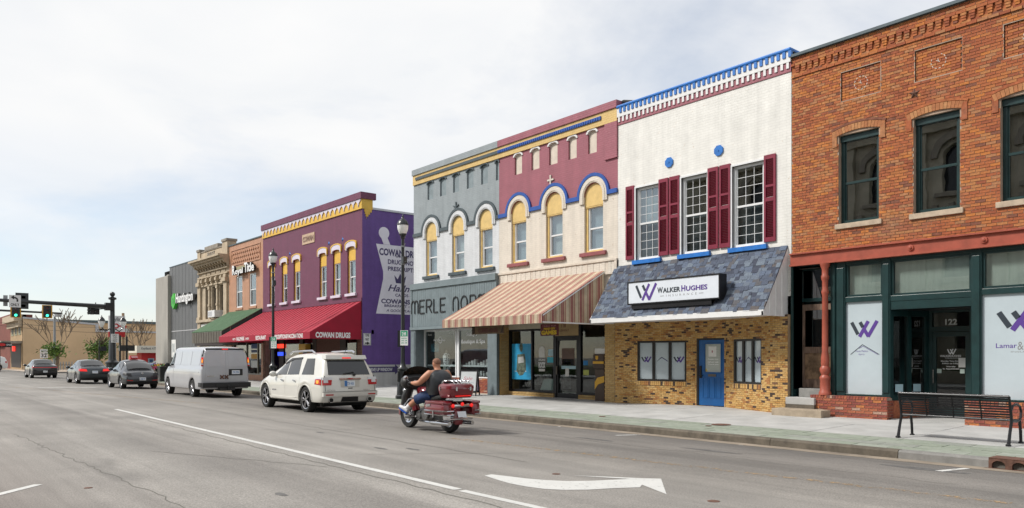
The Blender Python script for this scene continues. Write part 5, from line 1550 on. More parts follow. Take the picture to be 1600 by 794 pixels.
# parcel drop box by the right pane
pb = thing('parcel_drop_box', 'brown parcel drop box with yellow swoosh in the striped awning shop entrance', 'drop box', (XF(937, 18.3), 18.3, .17))
PPB = FR(18.25)
x0_, x1_ = XF(929.5, 18.25), XF(944, 18.25)
M_UPS = mat('parcel_brown', (.05, .026, .014), .5, var=.2)
m = MB(); m.bx(PPB, x0_, x1_, .16, 1.22, -.3, 0); m.build('cabinet', M_UPS, pb, bevel=.01)
m = MB(); m.bx(PPB, x0_ - .08, x1_, 1.24, 1.72, -.3, .02); m.build('hood', M_UPS, pb, bevel=.02)
m = MB(); m.bx(PPB, x0_ - .07, x1_, 1.40, 1.48, .02, .026); m.prism(PPB, [(x0_ + .0, .55), (x0_ + .14, .72), (x1_, .80), (x1_, 1.0), (x0_ + .12, .94), (x0_, .8)], .0, .006); m.build('yellow_swoosh', mat('amber_vinyl', (.62, .34, .02), .5, var=.05), pb)
m = MB(); m.prism(PPB, [(x0_ + .05, 1.66), (x0_ + .17, 1.66), (x0_ + .17, 1.57), (x0_ + .11, 1.52), (x0_ + .05, 1.57)], .02, .026); m.build('shield', mat('amber_vinyl', (.62, .34, .02), .5), pb)
m = MB(); m.bx(PPB, x0_ - .02, x1_, 1.72, 1.9, -.25, -.02); m.build('leaflet_tray', M_PAPER, pb)
# signs hung under the awning
cs = thing('coffee_house_sign', 'brown coffee house sign hung under the left end of the striped awning', 'sign', (XF(762, 15.6), 15.6, 2.45))
PCs = FR(15.9)
a, c = XF(737.5, 15.9), XF(787, 15.9); z0, z1 = ZF(760, 522, 15.9), ZF(760, 511.5, 15.9) + .06
m = MB(); m.bx(PCs, a, c, z0, z1, -.03, 0); m.build('board', mat('sign_brown', (.16, .10, .055), .7, var=.35, scale=8), cs)
text('COFFEE HOUSE', PCs, a + .22 * (c - a), z0 + .05, .60 * (c - a), (z1 - z0) * .5, mat('maroon_ink', (.12, .025, .025), .6, var=0), cs, 'lettering', .001, .006, bold=.03)
m = MB(); m.bx(PCs, a + .01, a + .16, z0 + .02, z1 - .02, .0, .01); m.prism(PCs, [(c - .17, z0 + .03), (c - .03, z0 + .03), (c - .03, z1 - .03)], 0, .01); m.build('cup_picture', mat('dark_coffee', (.05, .03, .02), .7, var=.3), cs)
m = MB()
for x in (a + .2, c - .2): m.tube([PCs(x, z1, -.015), PCs(x, z1 + .25, -.015)], .006, 5)
m.build('hanger', M_BLACKM, cs)
ga = thing('games_sign', 'small maroon and yellow games sign hung under the striped awning', 'sign', (XF(858, 16.6), 16.6, 2.4))
PGs = FR(16.6)
a, c = XF(844.5, 16.6), XF(871.5, 16.6); z0, z1 = ZF(858, 524.5, 16.6), ZF(858, 506, 16.6)
m = MB(); m.bx(PGs, a, c, z0, z1, -.04, 0); m.build('board', mat('games_maroon', (.11, .012, .02), .5, var=.1), ga)
text('GAMES', PGs, a + .06 * (c - a), z0 + .08 * (z1 - z0), .88 * (c - a), .36 * (z1 - z0), mat('yellow_ink', (.75, .52, .02), .5, var=0), ga, 'lettering', .001, .006, bold=.05)
text('FRENZY CITY', PGs, a + .2 * (c - a), z0 + .50 * (z1 - z0), .66 * (c - a), .17 * (z1 - z0), mat('yellow_ink', (.75, .52, .02), .5), ga, 'lettering', .001, .006, bold=.03)
text('TABLE TOP', PGs, a + .1 * (c - a), z0 + .74 * (z1 - z0), .8 * (c - a), .14 * (z1 - z0), mat('pale_pink_ink', (.45, .22, .22), .5, var=0), ga, 'lettering', .001, .005, bold=.01)
m = MB()
for x in (a + .1, c - .1): m.tube([PGs(x, z1, -.02), PGs(x, z1 + .5, -.02)], .006, 5)
m.build('hanger', M_BLACKM, ga)

# ------------------------------------------------------------------ slate blue building on the corner
K0, K1 = XF(646.5), Q0 - .006
b4 = thing('slate_blue_building', 'slate blue brick corner building with arched yellow windows and grey boarded sign fascia', 'building', (K0, D, BASE_Z))
kw = [(XF(665.3), XF(682.8)), (XF(706.2), XF(725.4)), (XF(748.8), XF(769.6))]
kn = [(XF(a), XF(c)) for a, c in ((668, 677), (687.5, 697), (707.9, 717.3), (729.4, 739.6), (751.7, 762.3), (774.8, 779.2))]
M_NICHEG = mat('slate_niche', (.20, .245, .265), .7, var=.15, scale=4)
arched_front(K0, K1, QT, kw, kn, M_SLATEB, M_PALEB, M_DKSLATE, M_PALEB, M_NICHEG, M_DKSLATE, M_DKSLATE, b4, None, [M_BLINDG, M_BLIND, M_BLINDG])
mb = MB(); shell(mb, K0, K1, D + .3, D + 24, BASE_Z, QT)
for xx in (K0, K1): mb.quad((xx, D, .1), (xx, D + .3, .1), (xx, D + .3, QT), (xx, D, QT))
mb.build('side_wall', M_SLATEB, b4)
mb = MB(); mb.bx(P, K0, K1, 9.16, 9.58, -.3, .05); mb.build('frieze', M_YELLB, b4)
mb = MB(); mb.bx(P, K0 + .25, K1, 9.345, 9.46, .0, .085); mb.build('dark_strip', M_DKSLATE, b4)
mb = MB(); mb.bx(P, K0 - .03, K1, 9.58, QT, -.4, .09); mb.build('coping', M_SLATEB, b4)
m = MB(); cx_, cz_ = XF(713), 7.75
for k in range(5): stroke(m, P, [(cx_, cz_), (cx_ + .2 * cos(pi / 2 + 2 * pi * k / 5), cz_ + .2 * sin(pi / 2 + 2 * pi * k / 5))], .04, .0 + .001 * k, .04 + .001 * k)
m.build('star_anchor', M_DKSLATE, b4)
# boarded fascia
M_SLATEP = mat('slate_grey_paint', (.16, .20, .215), .55, var=.12, scale=3)
mb = MB(); mb.bx(P, K0 - .02, K1, 4.55, 4.80, -.1, .20); mb.bx(P, K0 - .02, K1, 2.80, 2.92, -.1, .20); mb.bx(P, K0 - .02, K0 + .10, 2.92, 4.55, -.1, .17); mb.bx(P, K0 + .1, K1, 2.92, 4.55, -.1, .12); mb.build('fascia', M_SLATEP, b4)
n_ = 40; wb = (K1 - K0 - .1) / n_
for k in range(n_): MB().bx(P, K0 + .1 + k * wb + .012, K0 + .1 + (k + 1) * wb, 2.93, 4.54, .12, .145 + R.uniform(-.003, .003)).build('board', M_SLATEP, b4)
# rounded thin letters
def rletters(P, x, z, h, word, w, gap, m, parent, th):
    for ch in word:
        if ch == ' ': x += w * .75; continue
        mb = MB(); S = lambda pts: stroke(mb, P, [(x + a_ * w, z + b_ * h) for a_, b_ in pts], th, .15, .175)
        ww = w
        if ch == 'M': S([(0, 0), (0, .75), (.12, .95), (.28, 1), (.42, .93), (.5, .75), (.5, 0)]); S([(.5, .75), (.58, .93), (.72, 1), (.88, .95), (1, .75), (1, 0)])
        elif ch == 'E': S([(.75, 1), (.05, 1), (.05, 0), (.75, 0)]); S([(.05, .52), (.65, .52)]); ww = w * .8
        elif ch == 'R': S([(.05, 0), (.05, 1), (.55, 1), (.75, .88), (.78, .75), (.72, .58), (.55, .48), (.05, .48)]); S([(.4, .48), (.8, 0)]); ww = w * .84
        elif ch == 'L': S([(.05, 1), (.05, 0), (.65, 0)]); ww = w * .72
        elif ch == 'N': S([(.05, 0), (.05, .7), (.15, .92), (.4, 1), (.65, .92), (.75, .7), (.75, 0)]); ww = w * .85
        elif ch == 'O': S([(.45 + .42 * cos(2 * pi * k / 16), .5 + .5 * sin(2 * pi * k / 16)) for k in range(17)]); ww = w * .95
        elif ch == 'A': S([(0, 0), (.4, 1), (.8, 0)]); S([(.15, .35), (.65, .35)]); ww = w * .85
        o = mb.build('letter', m, parent)
        x += ww + gap
    return x
rletters(P, XF(647.8), 3.50, .56, 'MERLE NORMAN', .52, .115, mat('matt_black', (.008, .009, .01), .5, var=0), b4, .055)
# shop window
M_SLATED = mat('slate_post_paint', (.14, .175, .19), .5, var=.15)
zb4, zt4 = .78, 2.80
ks = [K0, XF(659.5), XF(714), XF(765.5), K1]
SY4 = 18.5; PS4 = FR(SY4)
m = MB(); m.bx(P, K0 - .015, K0 + .36, BASE_Z - .1, 2.80, -.5, .15); m.bx(P, K0 + .05, K0 + .29, .4, 2.7, .15, .17); m.build('pier', M_SLATED, b4); m = MB(); m.bx(P, ks[3], K1, BASE_Z - .1, 2.80, -.5, .12)
m.build('pier', M_SLATED, b4)
m = MB(); f = .05; x0_, x1_ = K0 + .36, ks[3]; xm = XF(714, SY4)
for x in (x0_, xm - .12, xm + .08, x1_ - f): m.bx(PS4, x, x + f, zb4, zt4, -.1, 0)
m.bx(PS4, x0_ + f, xm - .12, zt4 - .08, zt4, -.1, -.002); m.bx(PS4, xm + .13, x1_ - f, zt4 - .08, zt4, -.1, -.002)
m.bx(PS4, x0_ + f, xm - .12, zb4, zb4 + f, -.1, -.002); m.bx(PS4, xm + .13, x1_ - f, zb4, zb4 + f, -.1, -.002); m.bx(PS4, xm - .07, xm + .08, zb4, zt4, -.1, -.03)
m.bx(PS4, x0_ + f, xm - .12, 1.22, 1.29, -.5, -.15); m.bx(PS4, xm + .13, x1_ - f, 1.22, 1.29, -.5, -.15)
sw4 = m.build('shop_window', M_ALU, b4)
for a, c in ((x0_ + f, xm - .12), (xm + .13, x1_ - f)): MB().bx(PS4, a, c, zb4 + f, zt4 - .08, -.06, -.054).build('pane', M_GLASS, sw4)
m = MB(); m.bx(PS4, x0_, x1_, .08, zb4, -.3, -.02); bk4 = m.build('bulkhead', M_BRICKMORT, b4)
lay(PS4, courses(x0_, x1_, .1, zb4 - .01, .205, .068, .011), 'brick', M_BULK, bk4, 'bulk4', -.05, .0, .002, 160)
m = MB(); m.bx(P, K0, K1, .06, .19, -.4, -.06); m.build('threshold', M_STONE, b4)
text("Stacy's", PS4, XF(727, SY4), 2.44, .74, .19, M_LTINK, sw4, 'lettering', -.052, -.049, bold=.035)
text('Boutique & Spa', PS4, XF(719, SY4), 2.13, 1.62, .21, M_LTINK, sw4, 'lettering', -.052, -.049, bold=.035)
text('merle norman', PS4, XF(676, SY4), 2.30, .86, .10, M_LTINK, sw4, 'lettering', -.052, -.049, bold=.01)
m = MB(); m.ring(PS4, arc(XF(686.5, SY4), 2.35, .14, 0, 2 * pi, 20), arc(XF(686.5, SY4), 2.35, .11, 0, 2 * pi, 20), -.052, -.049); m.build('ring_emblem', M_LTINK, sw4)
text('Facials', PS4, XF(667, SY4), 2.55, .32, .08, M_LTINK, sw4, 'lettering', -.052, -.049, shear=.2)
text('Waxing', PS4, XF(700, SY4), 2.55, .34, .08, M_LTINK, sw4, 'lettering', -.052, -.049, shear=.2)
m = MB(); m.bx(PS4, XF(668, SY4), XF(680, SY4), 1.85, 2.2, -.2, -.18); m.build('portrait', mat('teal_portrait', (.03, .12, .16), .5, var=.6, scale=8), sw4)
m = MB(); m.quad((K0, 22.5, 0), (K1, 22.5, 0), (K1, 22.5, 3), (K0, 22.5, 3)); m.quad((K0, SY4 + .1, .12), (K1, SY4 + .1, .12), (K1, 23, .12), (K0, 23, .12)); m.quad((K0, SY4 + .02, 2.95), (K1, SY4 + .02, 2.95), (K1, 23, 2.95), (K0, 23, 2.95))
m.quad((K0 + .02, SY4, 0), (K0 + .02, 23, 0), (K0 + .02, 23, 3), (K0 + .02, SY4, 3))
m.build('shop_room', M_DIM, b4)
m = MB()
for k in range(9):
    x = xm + .25 + .2 * k; m.box(x, x + .09 + .04 * (k % 3), 18.75, 18.9, 1.29, 1.38 + .05 * (k % 4))
    m.box(x, x + .12, 18.75, 18.9, .86, .98 + .04 * (k % 3))
m.build('window_goods', mat('pale_goods', (.45, .45, .45), .6, var=.6, scale=8), b4)
# mannequin in the window
mn = thing('mannequin', 'dress form in a white top with dark spots inside the shop window', 'mannequin', (XF(697, 18.95), 18.95, .8))
mx_, my_ = XF(697.5, 18.95), 18.95
def spots():
    m, N, L, b = _mat('spotted_cloth'); t = N.new('ShaderNodeTexCoord'); v = N.new('ShaderNodeTexVoronoi'); v.inputs['Scale'].default_value = 13; v.inputs['Randomness'].default_value = .3
    L.new(t.outputs['Object'], v.inputs['Vector']); r = N.new('ShaderNodeValToRGB'); r.color_ramp.interpolation = 'CONSTANT'; r.color_ramp.elements[0].color = (.02, .025, .05, 1); r.color_ramp.elements[1].position = .42; r.color_ramp.elements[1].color = (.75, .75, .75, 1)
    L.new(v.outputs['Distance'], r.inputs[0]); L.new(r.outputs[0], b.inputs['Base Color']); b.inputs['Roughness'].default_value = .9
    return m
m = MB(); m.lathe([(.24, .82), (.23, 1.0), (.19, 1.2), (.16, 1.32), (.19, 1.5), (.21, 1.62), (.17, 1.74), (.07, 1.79), (.06, 1.80)], (0, 0, 0), 14); m.v = [(mx_ + v[0] * 1.05, my_ + v[1] * .65, v[2]) for v in m.v]
m.build('top', spots(), mn, smooth=True)
m = MB(); m.lathe([(.05, 1.78), (.05, 1.86), (.03, 1.92), (0, 1.93)], (mx_, my_, 0), 10); m.build('neck', mat('form_beige', (.5, .4, .33), .6), mn, smooth=True)
m = MB(); m.lathe([(.02, .5), (.02, .85)], (mx_, my_, 0), 8); m.lathe([(.18, .48), (.02, .52)], (mx_, my_, 0), 10); m.build('stand', M_BLACKM, mn)
# A-board on the pavement
def aboard():
    x, y = XF(733, 17.4), 17.4
    t = thing('sidewalk_sign', 'folding chalk A-board sign on the pavement before the boutique window', 'sign', (x, y, walk_z(y)))
    z = walk_z(y); w, h, sp_ = .36, 1.02, .30
    ux, uy = cos(radians(38)), sin(radians(38))          # board turned towards the traffic
    def board(s_):
        m = MB()
        Pn = Pl((x + uy * s_ * sp_, y - ux * s_ * sp_, z), (ux, uy, 0), (-uy * s_ * sp_ / h, ux * s_ * sp_ / h, 1), (uy * s_, -ux * s_, sp_ / h))
        for q in ((-w, -w + .05, 0, h), (w - .05, w, 0, h), (-w + .05, w - .05, h - .06, h), (-w + .05, w - .05, .12, .2)): m.bx(Pn, *q, -.03, 0)
        o = m.build('frame', M_BLACKM, t)
        MB().bx(Pn, -w + .05, w - .05, .2, h - .06, -.02, -.008).build('board', mat('board_lilac' if s_ < 0 else 'board_white', (.42, .36, .50) if s_ < 0 else (.62, .66, .68), .6, var=.1, scale=3), t)
        if s_ > 0:
            text('Sale', Pn, -.2, .62, .36, .14, mat('pink_chalk', (.6, .25, .3), .8, var=0), t, 'lettering', -.007, -.005, shear=.3)
            for k in range(3): text('new summer looks', Pn, -.24, .50 - .1 * k, .46, .04, mat('blue_chalk', (.3, .42, .5), .8, var=0), t, 'lettering', -.007, -.005)
    board(1); board(-1)
aboard()
# ------------------------------------------------------------------ purple drug store
C0, C1, CTp = XF(411), XF(566), 9.66
M_PLUM = painted_brick('plum_painted_brick', (.138, .030, .072), var=.14)
M_VIOLET = painted_brick('violet_painted_brick', (.122, .060, .25), var=.14)
M_GREYW = painted_brick('pale_lower_brick', (.52, .51, .50), var=.08, depth=.3)
M_GOLD = mat('gold_yellow_paint', (.66, .41, .06), .5, var=.1, scale=5)
M_LILAC = mat('lilac_white_paint', (.60, .57, .66), .6, var=.08, scale=2)
M_REDC = mat('crimson_canvas', (.30, .002, .022), .7, var=.12, scale=2)
M_WLET = mat('white_lettering', (.76, .76, .76), .6, var=0)
b5 = thing('purple_drugstore', 'plum and violet painted brick drugstore with yellow zigzag cornice and crimson awning', 'building', (C0, D, BASE_Z))
cw = [(XF(a), XF(c)) for a, c in ((421, 429.3), (440.2, 448.8), (458.8, 469), (499.2, 510.2), (520.3, 532), (542.8, 555.6))]
holes = [(a, c, 4.80, 7.04, 'arch', .10) for a, c in cw]
mb = MB(); wall_holes(mb, P, C0, C1, 2.9, 8.86, holes, 0, .2); mb.bx(P, C0, C1, 4.36, 4.52, 0, .05); mb.build('wall', M_PLUM, b5)
mb = MB(); shell(mb, C0, C1, D + .3, D + 26, BASE_Z, 8.9)
for xx in (C0, C1): mb.quad((xx, D, 1.24), (xx, D + .3, 1.24), (xx, D + .3, 9.3), (xx, D, 9.3))
mb.build('side_wall', M_VIOLET, b5)
mb = MB(); mb.box(C1 - .02, C1 + .015, D, D + 26, .05, 1.24); mb.build('side_base', M_GREYW, b5)
mb = MB(); mb.box(C1 - .3, C1 + .04, D + .4, D + 26, 8.88, 8.98); mb.build('side_coping', mat('galvanised_coping', (.5, .5, .52), .4, metal=.5), b5)
mb = MB(); mb.bx(P, C0, C1, 8.86, 9.36, -.5, .06); mb.bx(SIDE(C1), D - .06, D + .55, 8.86, 9.36, -.1, .05); mb.build('yellow_frieze', M_GOLD, b5)
for k in range(4): MB().bx(SIDE(C1), D + .1 + .04 * k, D + .5 - .09 * k, 8.72 - .11 * k + .0, 8.86 - .11 * k, -.05, .045 - .008 * k).build('corbel', M_GOLD, b5)
mb = MB(); mb.bx(P, C0, C1, 9.34, CTp, -.5, .14); mb.box(C1 - .05, C1 + .12, D - .14, D + .7, 9.34, CTp); mb.build('coping', M_PLUM, b5)
nz_ = 25; wz = (C1 - C0) / nz_
for k in range(nz_):
    x = C0 + k * wz
    MB().prism(P, [(x + .004, 9.335), (x + wz - .004, 9.335), (x + wz - .004, 9.27), (x + wz * .62, 9.14), (x + wz * .5, 8.95), (x + wz * .38, 9.14), (x + .004, 9.27)], .055, .10).build('zigzag_tooth', M_LILAC, b5)
pq = (XF(473), XF(491.8)); z_ = 7.84
m = MB(); m.bx(P, pq[0], pq[1], z_, z_ + .55, -.02, .03); pqo = m.build('name_stone', mat('tan_name_stone', (.50, .37, .26), .8, var=.15), b5)
text('COWAN', P, pq[0] + .1, z_ + .12, pq[1] - pq[0] - .2, .30, mat('worn_brown', (.2, .12, .1), .8, var=.2), pqo, 'lettering', .031, .045, bold=.02)
for (a, c), h in zip(cw, holes):
    cx_, hw = (a + c) / 2, (c - a) / 2
    ot = [(cx_ - (hw + .10) * cos(pi * i / 8), 7.22 + .17 * sin(pi * i / 8)) for i in range(9)]; it = [(cx_ - (hw + .02) * cos(pi * i / 8), 7.04 + .10 * sin(pi * i / 8)) for i in range(9)]
    m = MB(); m.ring(P, [(cx_ - hw - .10, 6.98)] + ot + [(cx_ + hw + .10, 6.98)], [(cx_ - hw - .01, 6.98)] + it + [(cx_ + hw + .01, 6.98)], -.02, .06); m.build('white_hood', M_LILAC, b5)
    o2 = [(q[0] + (q[0] - cx_) * .12, q[1] + .06) for q in ot]
    m = MB(); m.ring(P, [(cx_ - hw - .155, 7.0)] + o2 + [(cx_ + hw + .155, 7.0)], [(cx_ - hw - .105, 7.0)] + [(q[0], q[1] + .005) for q in ot] + [(cx_ + hw + .105, 7.0)], -.02, .075); m.build('yellow_hood', M_GOLD, b5)
    m = MB(); m.prism(P, [(a, 6.45)] + [(cx_ - hw * cos(pi * i / 8), 7.04 + .10 * sin(pi * i / 8)) for i in range(9)] + [(c, 6.45)], -.12, -.07); m.bx(P, a, a + .07, 4.8, 6.45, -.2, -.07); m.build('yellow_surround', M_GOLD, b5)
    w = sash_window(b5, P, a + .072, c - .002, 4.802, 6.45, .10, M_ALU, M_GLASSU, .045, blind=M_BLINDG if R.random() < .3 else None, low_glass=M_GLASSU)
    if cx_ > -40: MB().quad(P(a + .1, 4.85, -.2), P(a + .1 + hw * .7, 4.85, -.2), P(a + .1 + hw * .5, 5.6, -.2), P(a + .1, 5.6, -.2)).build('curtain', M_CURT, w)
    m = MB(); m.bx(P, a - .12, c + .12, 4.66, 4.79, -.1, .10); m.build('sill', M_LILAC, w)
for px, py in ((514, 380.5), (535.3, 374.3), (433.5, 401.8), (452.9, 397)):
    m = MB(); star(m, P, XF(px), ZF(px, py), .13, 0, .05, 4, .45); m.build('star_anchor', M_BLUE, b5)
# crimson awning
CAX0, CAX1, CAY = C0 + .1, C1 - .05, 15.5
aw5 = awning(b5, CAX0, CAX1, D - .03, CAY, 4.34, 2.80, .32, M_REDC)
for k in range(1, 24):
    x = CAX0 + (CAX1 - CAX0) * k / 24
    MB().tube([(x, D - .05, 4.345), (x, CAY, 2.80)], .016, 5).build('canopy_rib', M_REDC, b5)
PV5 = FR(CAY)
def vt(s_, p0, p1, z, h, b=.02): text(s_, PV5, XF(p0, CAY), z, XF(p1, CAY) - XF(p0, CAY), h, M_WLET, aw5, 'lettering', .004, .008, bold=b)
vt('GIFTS', 363.5, 368, 2.57, .11); vt('HALLMARK', 369.5, 382, 2.535, .21, .03); vt('CARDS', 383.2, 389, 2.57, .11)
vt('RESTAURANT', 399.5, 415.5, 2.535, .21, .03); vt('PRESCRIPTIONS/VACCINATIONS', 427, 473.3, 2.535, .21, .03)
PVs = SIDE(CAX1)
ya, yb = YS(493, CAX1), YS(547.5, CAX1)
text('COWAN DRUGS', PVs, ya, 2.53, yb - ya, .27, M_WLET, aw5, 'lettering', .004, .008, bold=.05)
# shopfront below
M_DKBRICK = palette('dark_shop_brick', [(3, (.16, .075, .05)), (2, (.12, .06, .045)), (1, (.2, .10, .06))], .9, .2, 20, .3)
m = MB(); m.bx(P, C1 - .45, C1 - .01, .08, 2.95, -.3, .01); m.bx(P, C0 + .05, C0 + .4, .08, 2.95, -.3, .01); m.build('brick_pier', M_BRICKMORT, b5)
lay(P, courses(C1 - .45, C1 - .01, .1, 2.9, .205, .068, .011) + courses(C0 + .05, C0 + .4, .1, 2.9, .205, .068, .011), 'brick', M_DKBRICK, b5, 'cowb', -.0, .03, .002, 100)
PC5 = FR(D + .5)
M_DKBR = mat('dark_brown_front', (.028, .018, .016), .6, var=.3, scale=4)
m = MB()
for px0, px1 in ((404, 412), (436, 443), (468, 473), (488, 494), (531, 540)): m.bx(PC5, XF(px0, D + .5), XF(px1, D + .5), .1, 2.95, -.12, 0)
m.bx(PC5, C0, C1, 2.75, 2.95, -.14, -.001); m.bx(PC5, C0, XF(493, D + .5), .1, .5, -.12, -.002); m.build('shopfront_frame', M_DKBR, b5)
m = MB(); m.bx(PC5, XF(494, D + .5), XF(531, D + .5), .1, 2.75, -.1, -.02); m.build('brick_infill', M_DKBRICK, b5)
for p0, p1 in ((412, 436), (443, 468), (473, 488), (540, 555)): MB().bx(PC5, XF(p0, D + .5), XF(p1, D + .5), .5, 2.75, -.06, -.054).build('pane', M_GLASS, b5)
m = MB(); m.quad((C0, 22, 0), (C1, 22, 0), (C1, 22, 3), (C0, 22, 3)); m.quad((C0, D, 2.96), (C1, D, 2.96), (C1, 22, 2.96), (C0, 22, 2.96)); m.build('shop_room', mat('warm_shop_wall', (.16, .10, .06), .9, var=.4, scale=2), b5)
m = MB(); m.bx(PC5, XF(432, D + .4), XF(441, D + .4), 2.16, 2.40, .0, .05); ls = m.build('red_neon', mat('red_neon', (.9, .04, .02), .5, emit=1.0, var=0), b5)
m = MB(); m.bx(PC5, XF(432.5, D + .4), XF(440.5, D + .4), 1.70, 1.92, .0, .05); m.build('blue_neon', mat('blue_neon', (.03, .08, .8), .5, emit=.8, var=0), b5)
m = MB(); m.bx(PC5, XF(474.5, D + .5), XF(485, D + .5), 1.2, 2.35, 0, .3); at = m.build('cash_machine', M_GOLD, b5); MB().bx(PC5, XF(476, D + .3), XF(482, D + .3), 1.5, 2.0, .3, .31).build('screen', M_BLACK, at)
# mural of a mortar with lettering on the side wall
PM = SIDE(C1)
def MY(px): return YS(px, C1)
def MZ(px, py): return ZS(px, py, C1)
M_MUR = mat('mural_lilac', (.74, .71, .78), .7, var=.06, scale=3)
y0_, y1_ = MY(589), MY(589) + 4.6
zt_, zb_, zm_ = MZ(590, 381), MZ(590, 490), MZ(597, 432)
m = MB(); m.prism(PM, [(y0_ - .05, zt_), (y0_ + .35, zm_ + .25), (y0_ + .35, zm_ - .1), (y0_ - .05, zb_), (y1_ + .05, zb_), (y1_ - .35, zm_ - .1), (y1_ - .35, zm_ + .25), (y1_ + .05, zt_)], .0, .004); mu = m.build('mortar_mural', M_MUR, b5)
yc = MY(600); zc_ = MZ(600, 368)
m = MB(); m.prism(PM, arc(yc, zc_ + .12, .30, 0, 2 * pi, 20)[:-1], .0, .004); m.prism(PM, [(yc - .17, zc_ - .1), (yc + .2, zc_ - .1), (yc + .36, zt_ + .01), (yc - .02, zt_ + .01)], .0, .0035); m.build('pestle_mural', M_MUR, b5)
M_VI = mat('violet_ink', (.06, .045, .13), .7, var=.05)
def mt(s_, px, py, h, w=None, b=.03, sh=0): text(s_, PM, MY(px), MZ(px, py), w, h, M_VI, mu, 'lettering', .005, .007, bold=b, shear=sh)
mt('COWAN DRUGS', 592.5, 398.5, .36, 2.65, .04); mt('SINCE 1927', 618.5, 402.5, .11, .8); mt('DRUGS-NOTIONS', 606, 412.5, .24, 2.35); mt('PRESCRIPTIONS', 606, 423, .22, 2.2)
mt('Hallmark', 606, 455, .34, 2.3, .02, .35); mt('CARDS - GIFTS', 617.5, 463.5, .15, 1.6); mt('COWANS PUB', 595.5, 474, .24, 2.45, .04); mt('BREAKFAST - LUNCH', 600.5, 479.5, .13, 2.4); mt('A GOOD PLACE TO MEET', 603.5, 487, .13, 2.6, .02, .2)
yk, zk = MY(624), MZ(624, 443)
m = MB(); m.prism(PM, [(yk - .2, zk), (yk + .3, zk), (yk + .4, zk + .4), (yk + .2, zk + .2), (yk + .05, zk + .5), (yk - .1, zk + .2), (yk - .3, zk + .4)], .005, .007); m.build('crown_emblem', M_VI, mu)
ya, yb = MY(573.5), MY(625.5); za = MZ(600, 577.5)
m = MB(); m.prism(PM, [(ya, za - .14), (yb - .32, za - .14), (yb - .32, za - .26), (yb, za), (yb - .32, za + .26), (yb - .32, za + .14), (ya, za + .14)], .016, .022); ao = m.build('arrow_mural', M_VI, b5)
text('DRIVE UP WINDOW', PM, ya + .08, za - .085, yb - ya - .55, .17, M_WLET, ao, 'lettering', .0225, .0245, bold=.02)
ow = thing('one_way_sign', 'white one way sign with black arrow on the violet side wall', 'sign', (C1, MY(573), 2.2))
ya, yb = MY(567.2), MY(579); z0, z1 = MZ(573, 539.5), MZ(573, 521)
m = MB(); m.bx(PM, ya, yb, z0, z1, .03, .04); so = m.build('plate', M_WPAINT, ow); m = MB(); m.bx(PM, ya + .2, ya + .3, z0 + .1, z1 - .1, 0, .03); m.build('bracket', M_BLACKM, ow)
M_SIGNBLK = mat('sign_black', (.01, .01, .01), .5, var=0)
text('ONE', PM, ya + .1, z0 + .46 * (z1 - z0) + .15, yb - ya - .2, .15, M_SIGNBLK, so, 'lettering', .041, .043, bold=.03); text('WAY', PM, ya + .1, z0 + .36 * (z1 - z0), yb - ya - .2, .15, M_SIGNBLK, so, 'lettering', .041, .043, bold=.03)
m = MB(); zz_ = z0 + .17 * (z1 - z0); m.prism(PM, [(ya + .08, zz_ - .03), (yb - .22, zz_ - .03), (yb - .22, zz_ - .08), (yb - .06, zz_), (yb - .22, zz_ + .08), (yb - .22, zz_ + .03), (ya + .08, zz_ + .03)], .041, .043)
for q in ((ya + .02, yb - .02, z0 + .02, z0 + .035), (ya + .02, yb - .02, z1 - .035, z1 - .02), (ya + .02, ya + .035, z0 + .035, z1 - .035), (yb - .035, yb - .02, z0 + .035, z1 - .035)): m.bx(PM, *q, .041, .043)
m.build('arrow', M_SIGNBLK, so)
# back wall of the alley
m = MB(); m.box(C1 + .05, K0 - .05, D + 26, D + 26.3, -.2, 5); tag(m.build('alley_wall', M_TANMORT), 'plain tan wall closing the alley behind the drugstore', 'wall')
m = MB(); m.quad((C1, D + 1.5, .06), (K0, D + 1.5, .06), (K0, D + 26, .06), (C1, D + 26, .06)); tag(m.build('alley', M_ROAD), kind='structure')

# ------------------------------------------------------------------ salmon building
S0, S1, STp = XF(358), C0 - .005, 9.05
M_SALM = painted_brick('salmon_painted_brick', (.46, .24, .145), var=.12, depth=.8)
b6 = thing('salmon_building', 'salmon painted two-window brick building with raised diamond pattern', 'building', (S0, D, BASE_Z))
sw_ = [(XF(369), XF(378.7)), (XF(389.6), XF(400.2))]
mb = MB(); wall_holes(mb, P, S0, S1, .1, STp, [(a, c, 4.85, 6.92) for a, c in sw_] + [(S0 + .4, S1 - .3, .5, 2.9)], 0, .2); mb.build('wall', M_SALM, b6)
mb = MB(); shell(mb, S0, S1, D + .3, D + 24, BASE_Z, STp); mb.build('side_wall', M_SALM, b6)
mb = MB(); mb.bx(P, S0, S1, STp - .02, STp + .05, -.4, .05); mb.build('coping', M_COPING, b6)
for a, c in sw_:
    w = sash_window(b6, P, a + .003, c - .003, 4.853, 6.917, .04, M_ALU, M_GLASSU, .09, low_glass=M_SCREEN)
    MB().bx(P, a - .1, c + .1, 4.70, 4.84, -.1, .05).build('sill', M_SALM, w)
mb = MB()
for i in range(13):
    for j in range(3):
        cx_, cz_ = S0 + .75 + i * .36 + .18 * (j % 2), 7.9 + .28 * j
        if cx_ < S1 - .55: mb.prism(P, [(cx_ - .13, cz_), (cx_, cz_ - .11), (cx_ + .13, cz_), (cx_, cz_ + .11)], -.01, .05)
o = mb.build('raised_diamonds', M_SALM, b6); o['kind'] = 'stuff'
mb = MB()
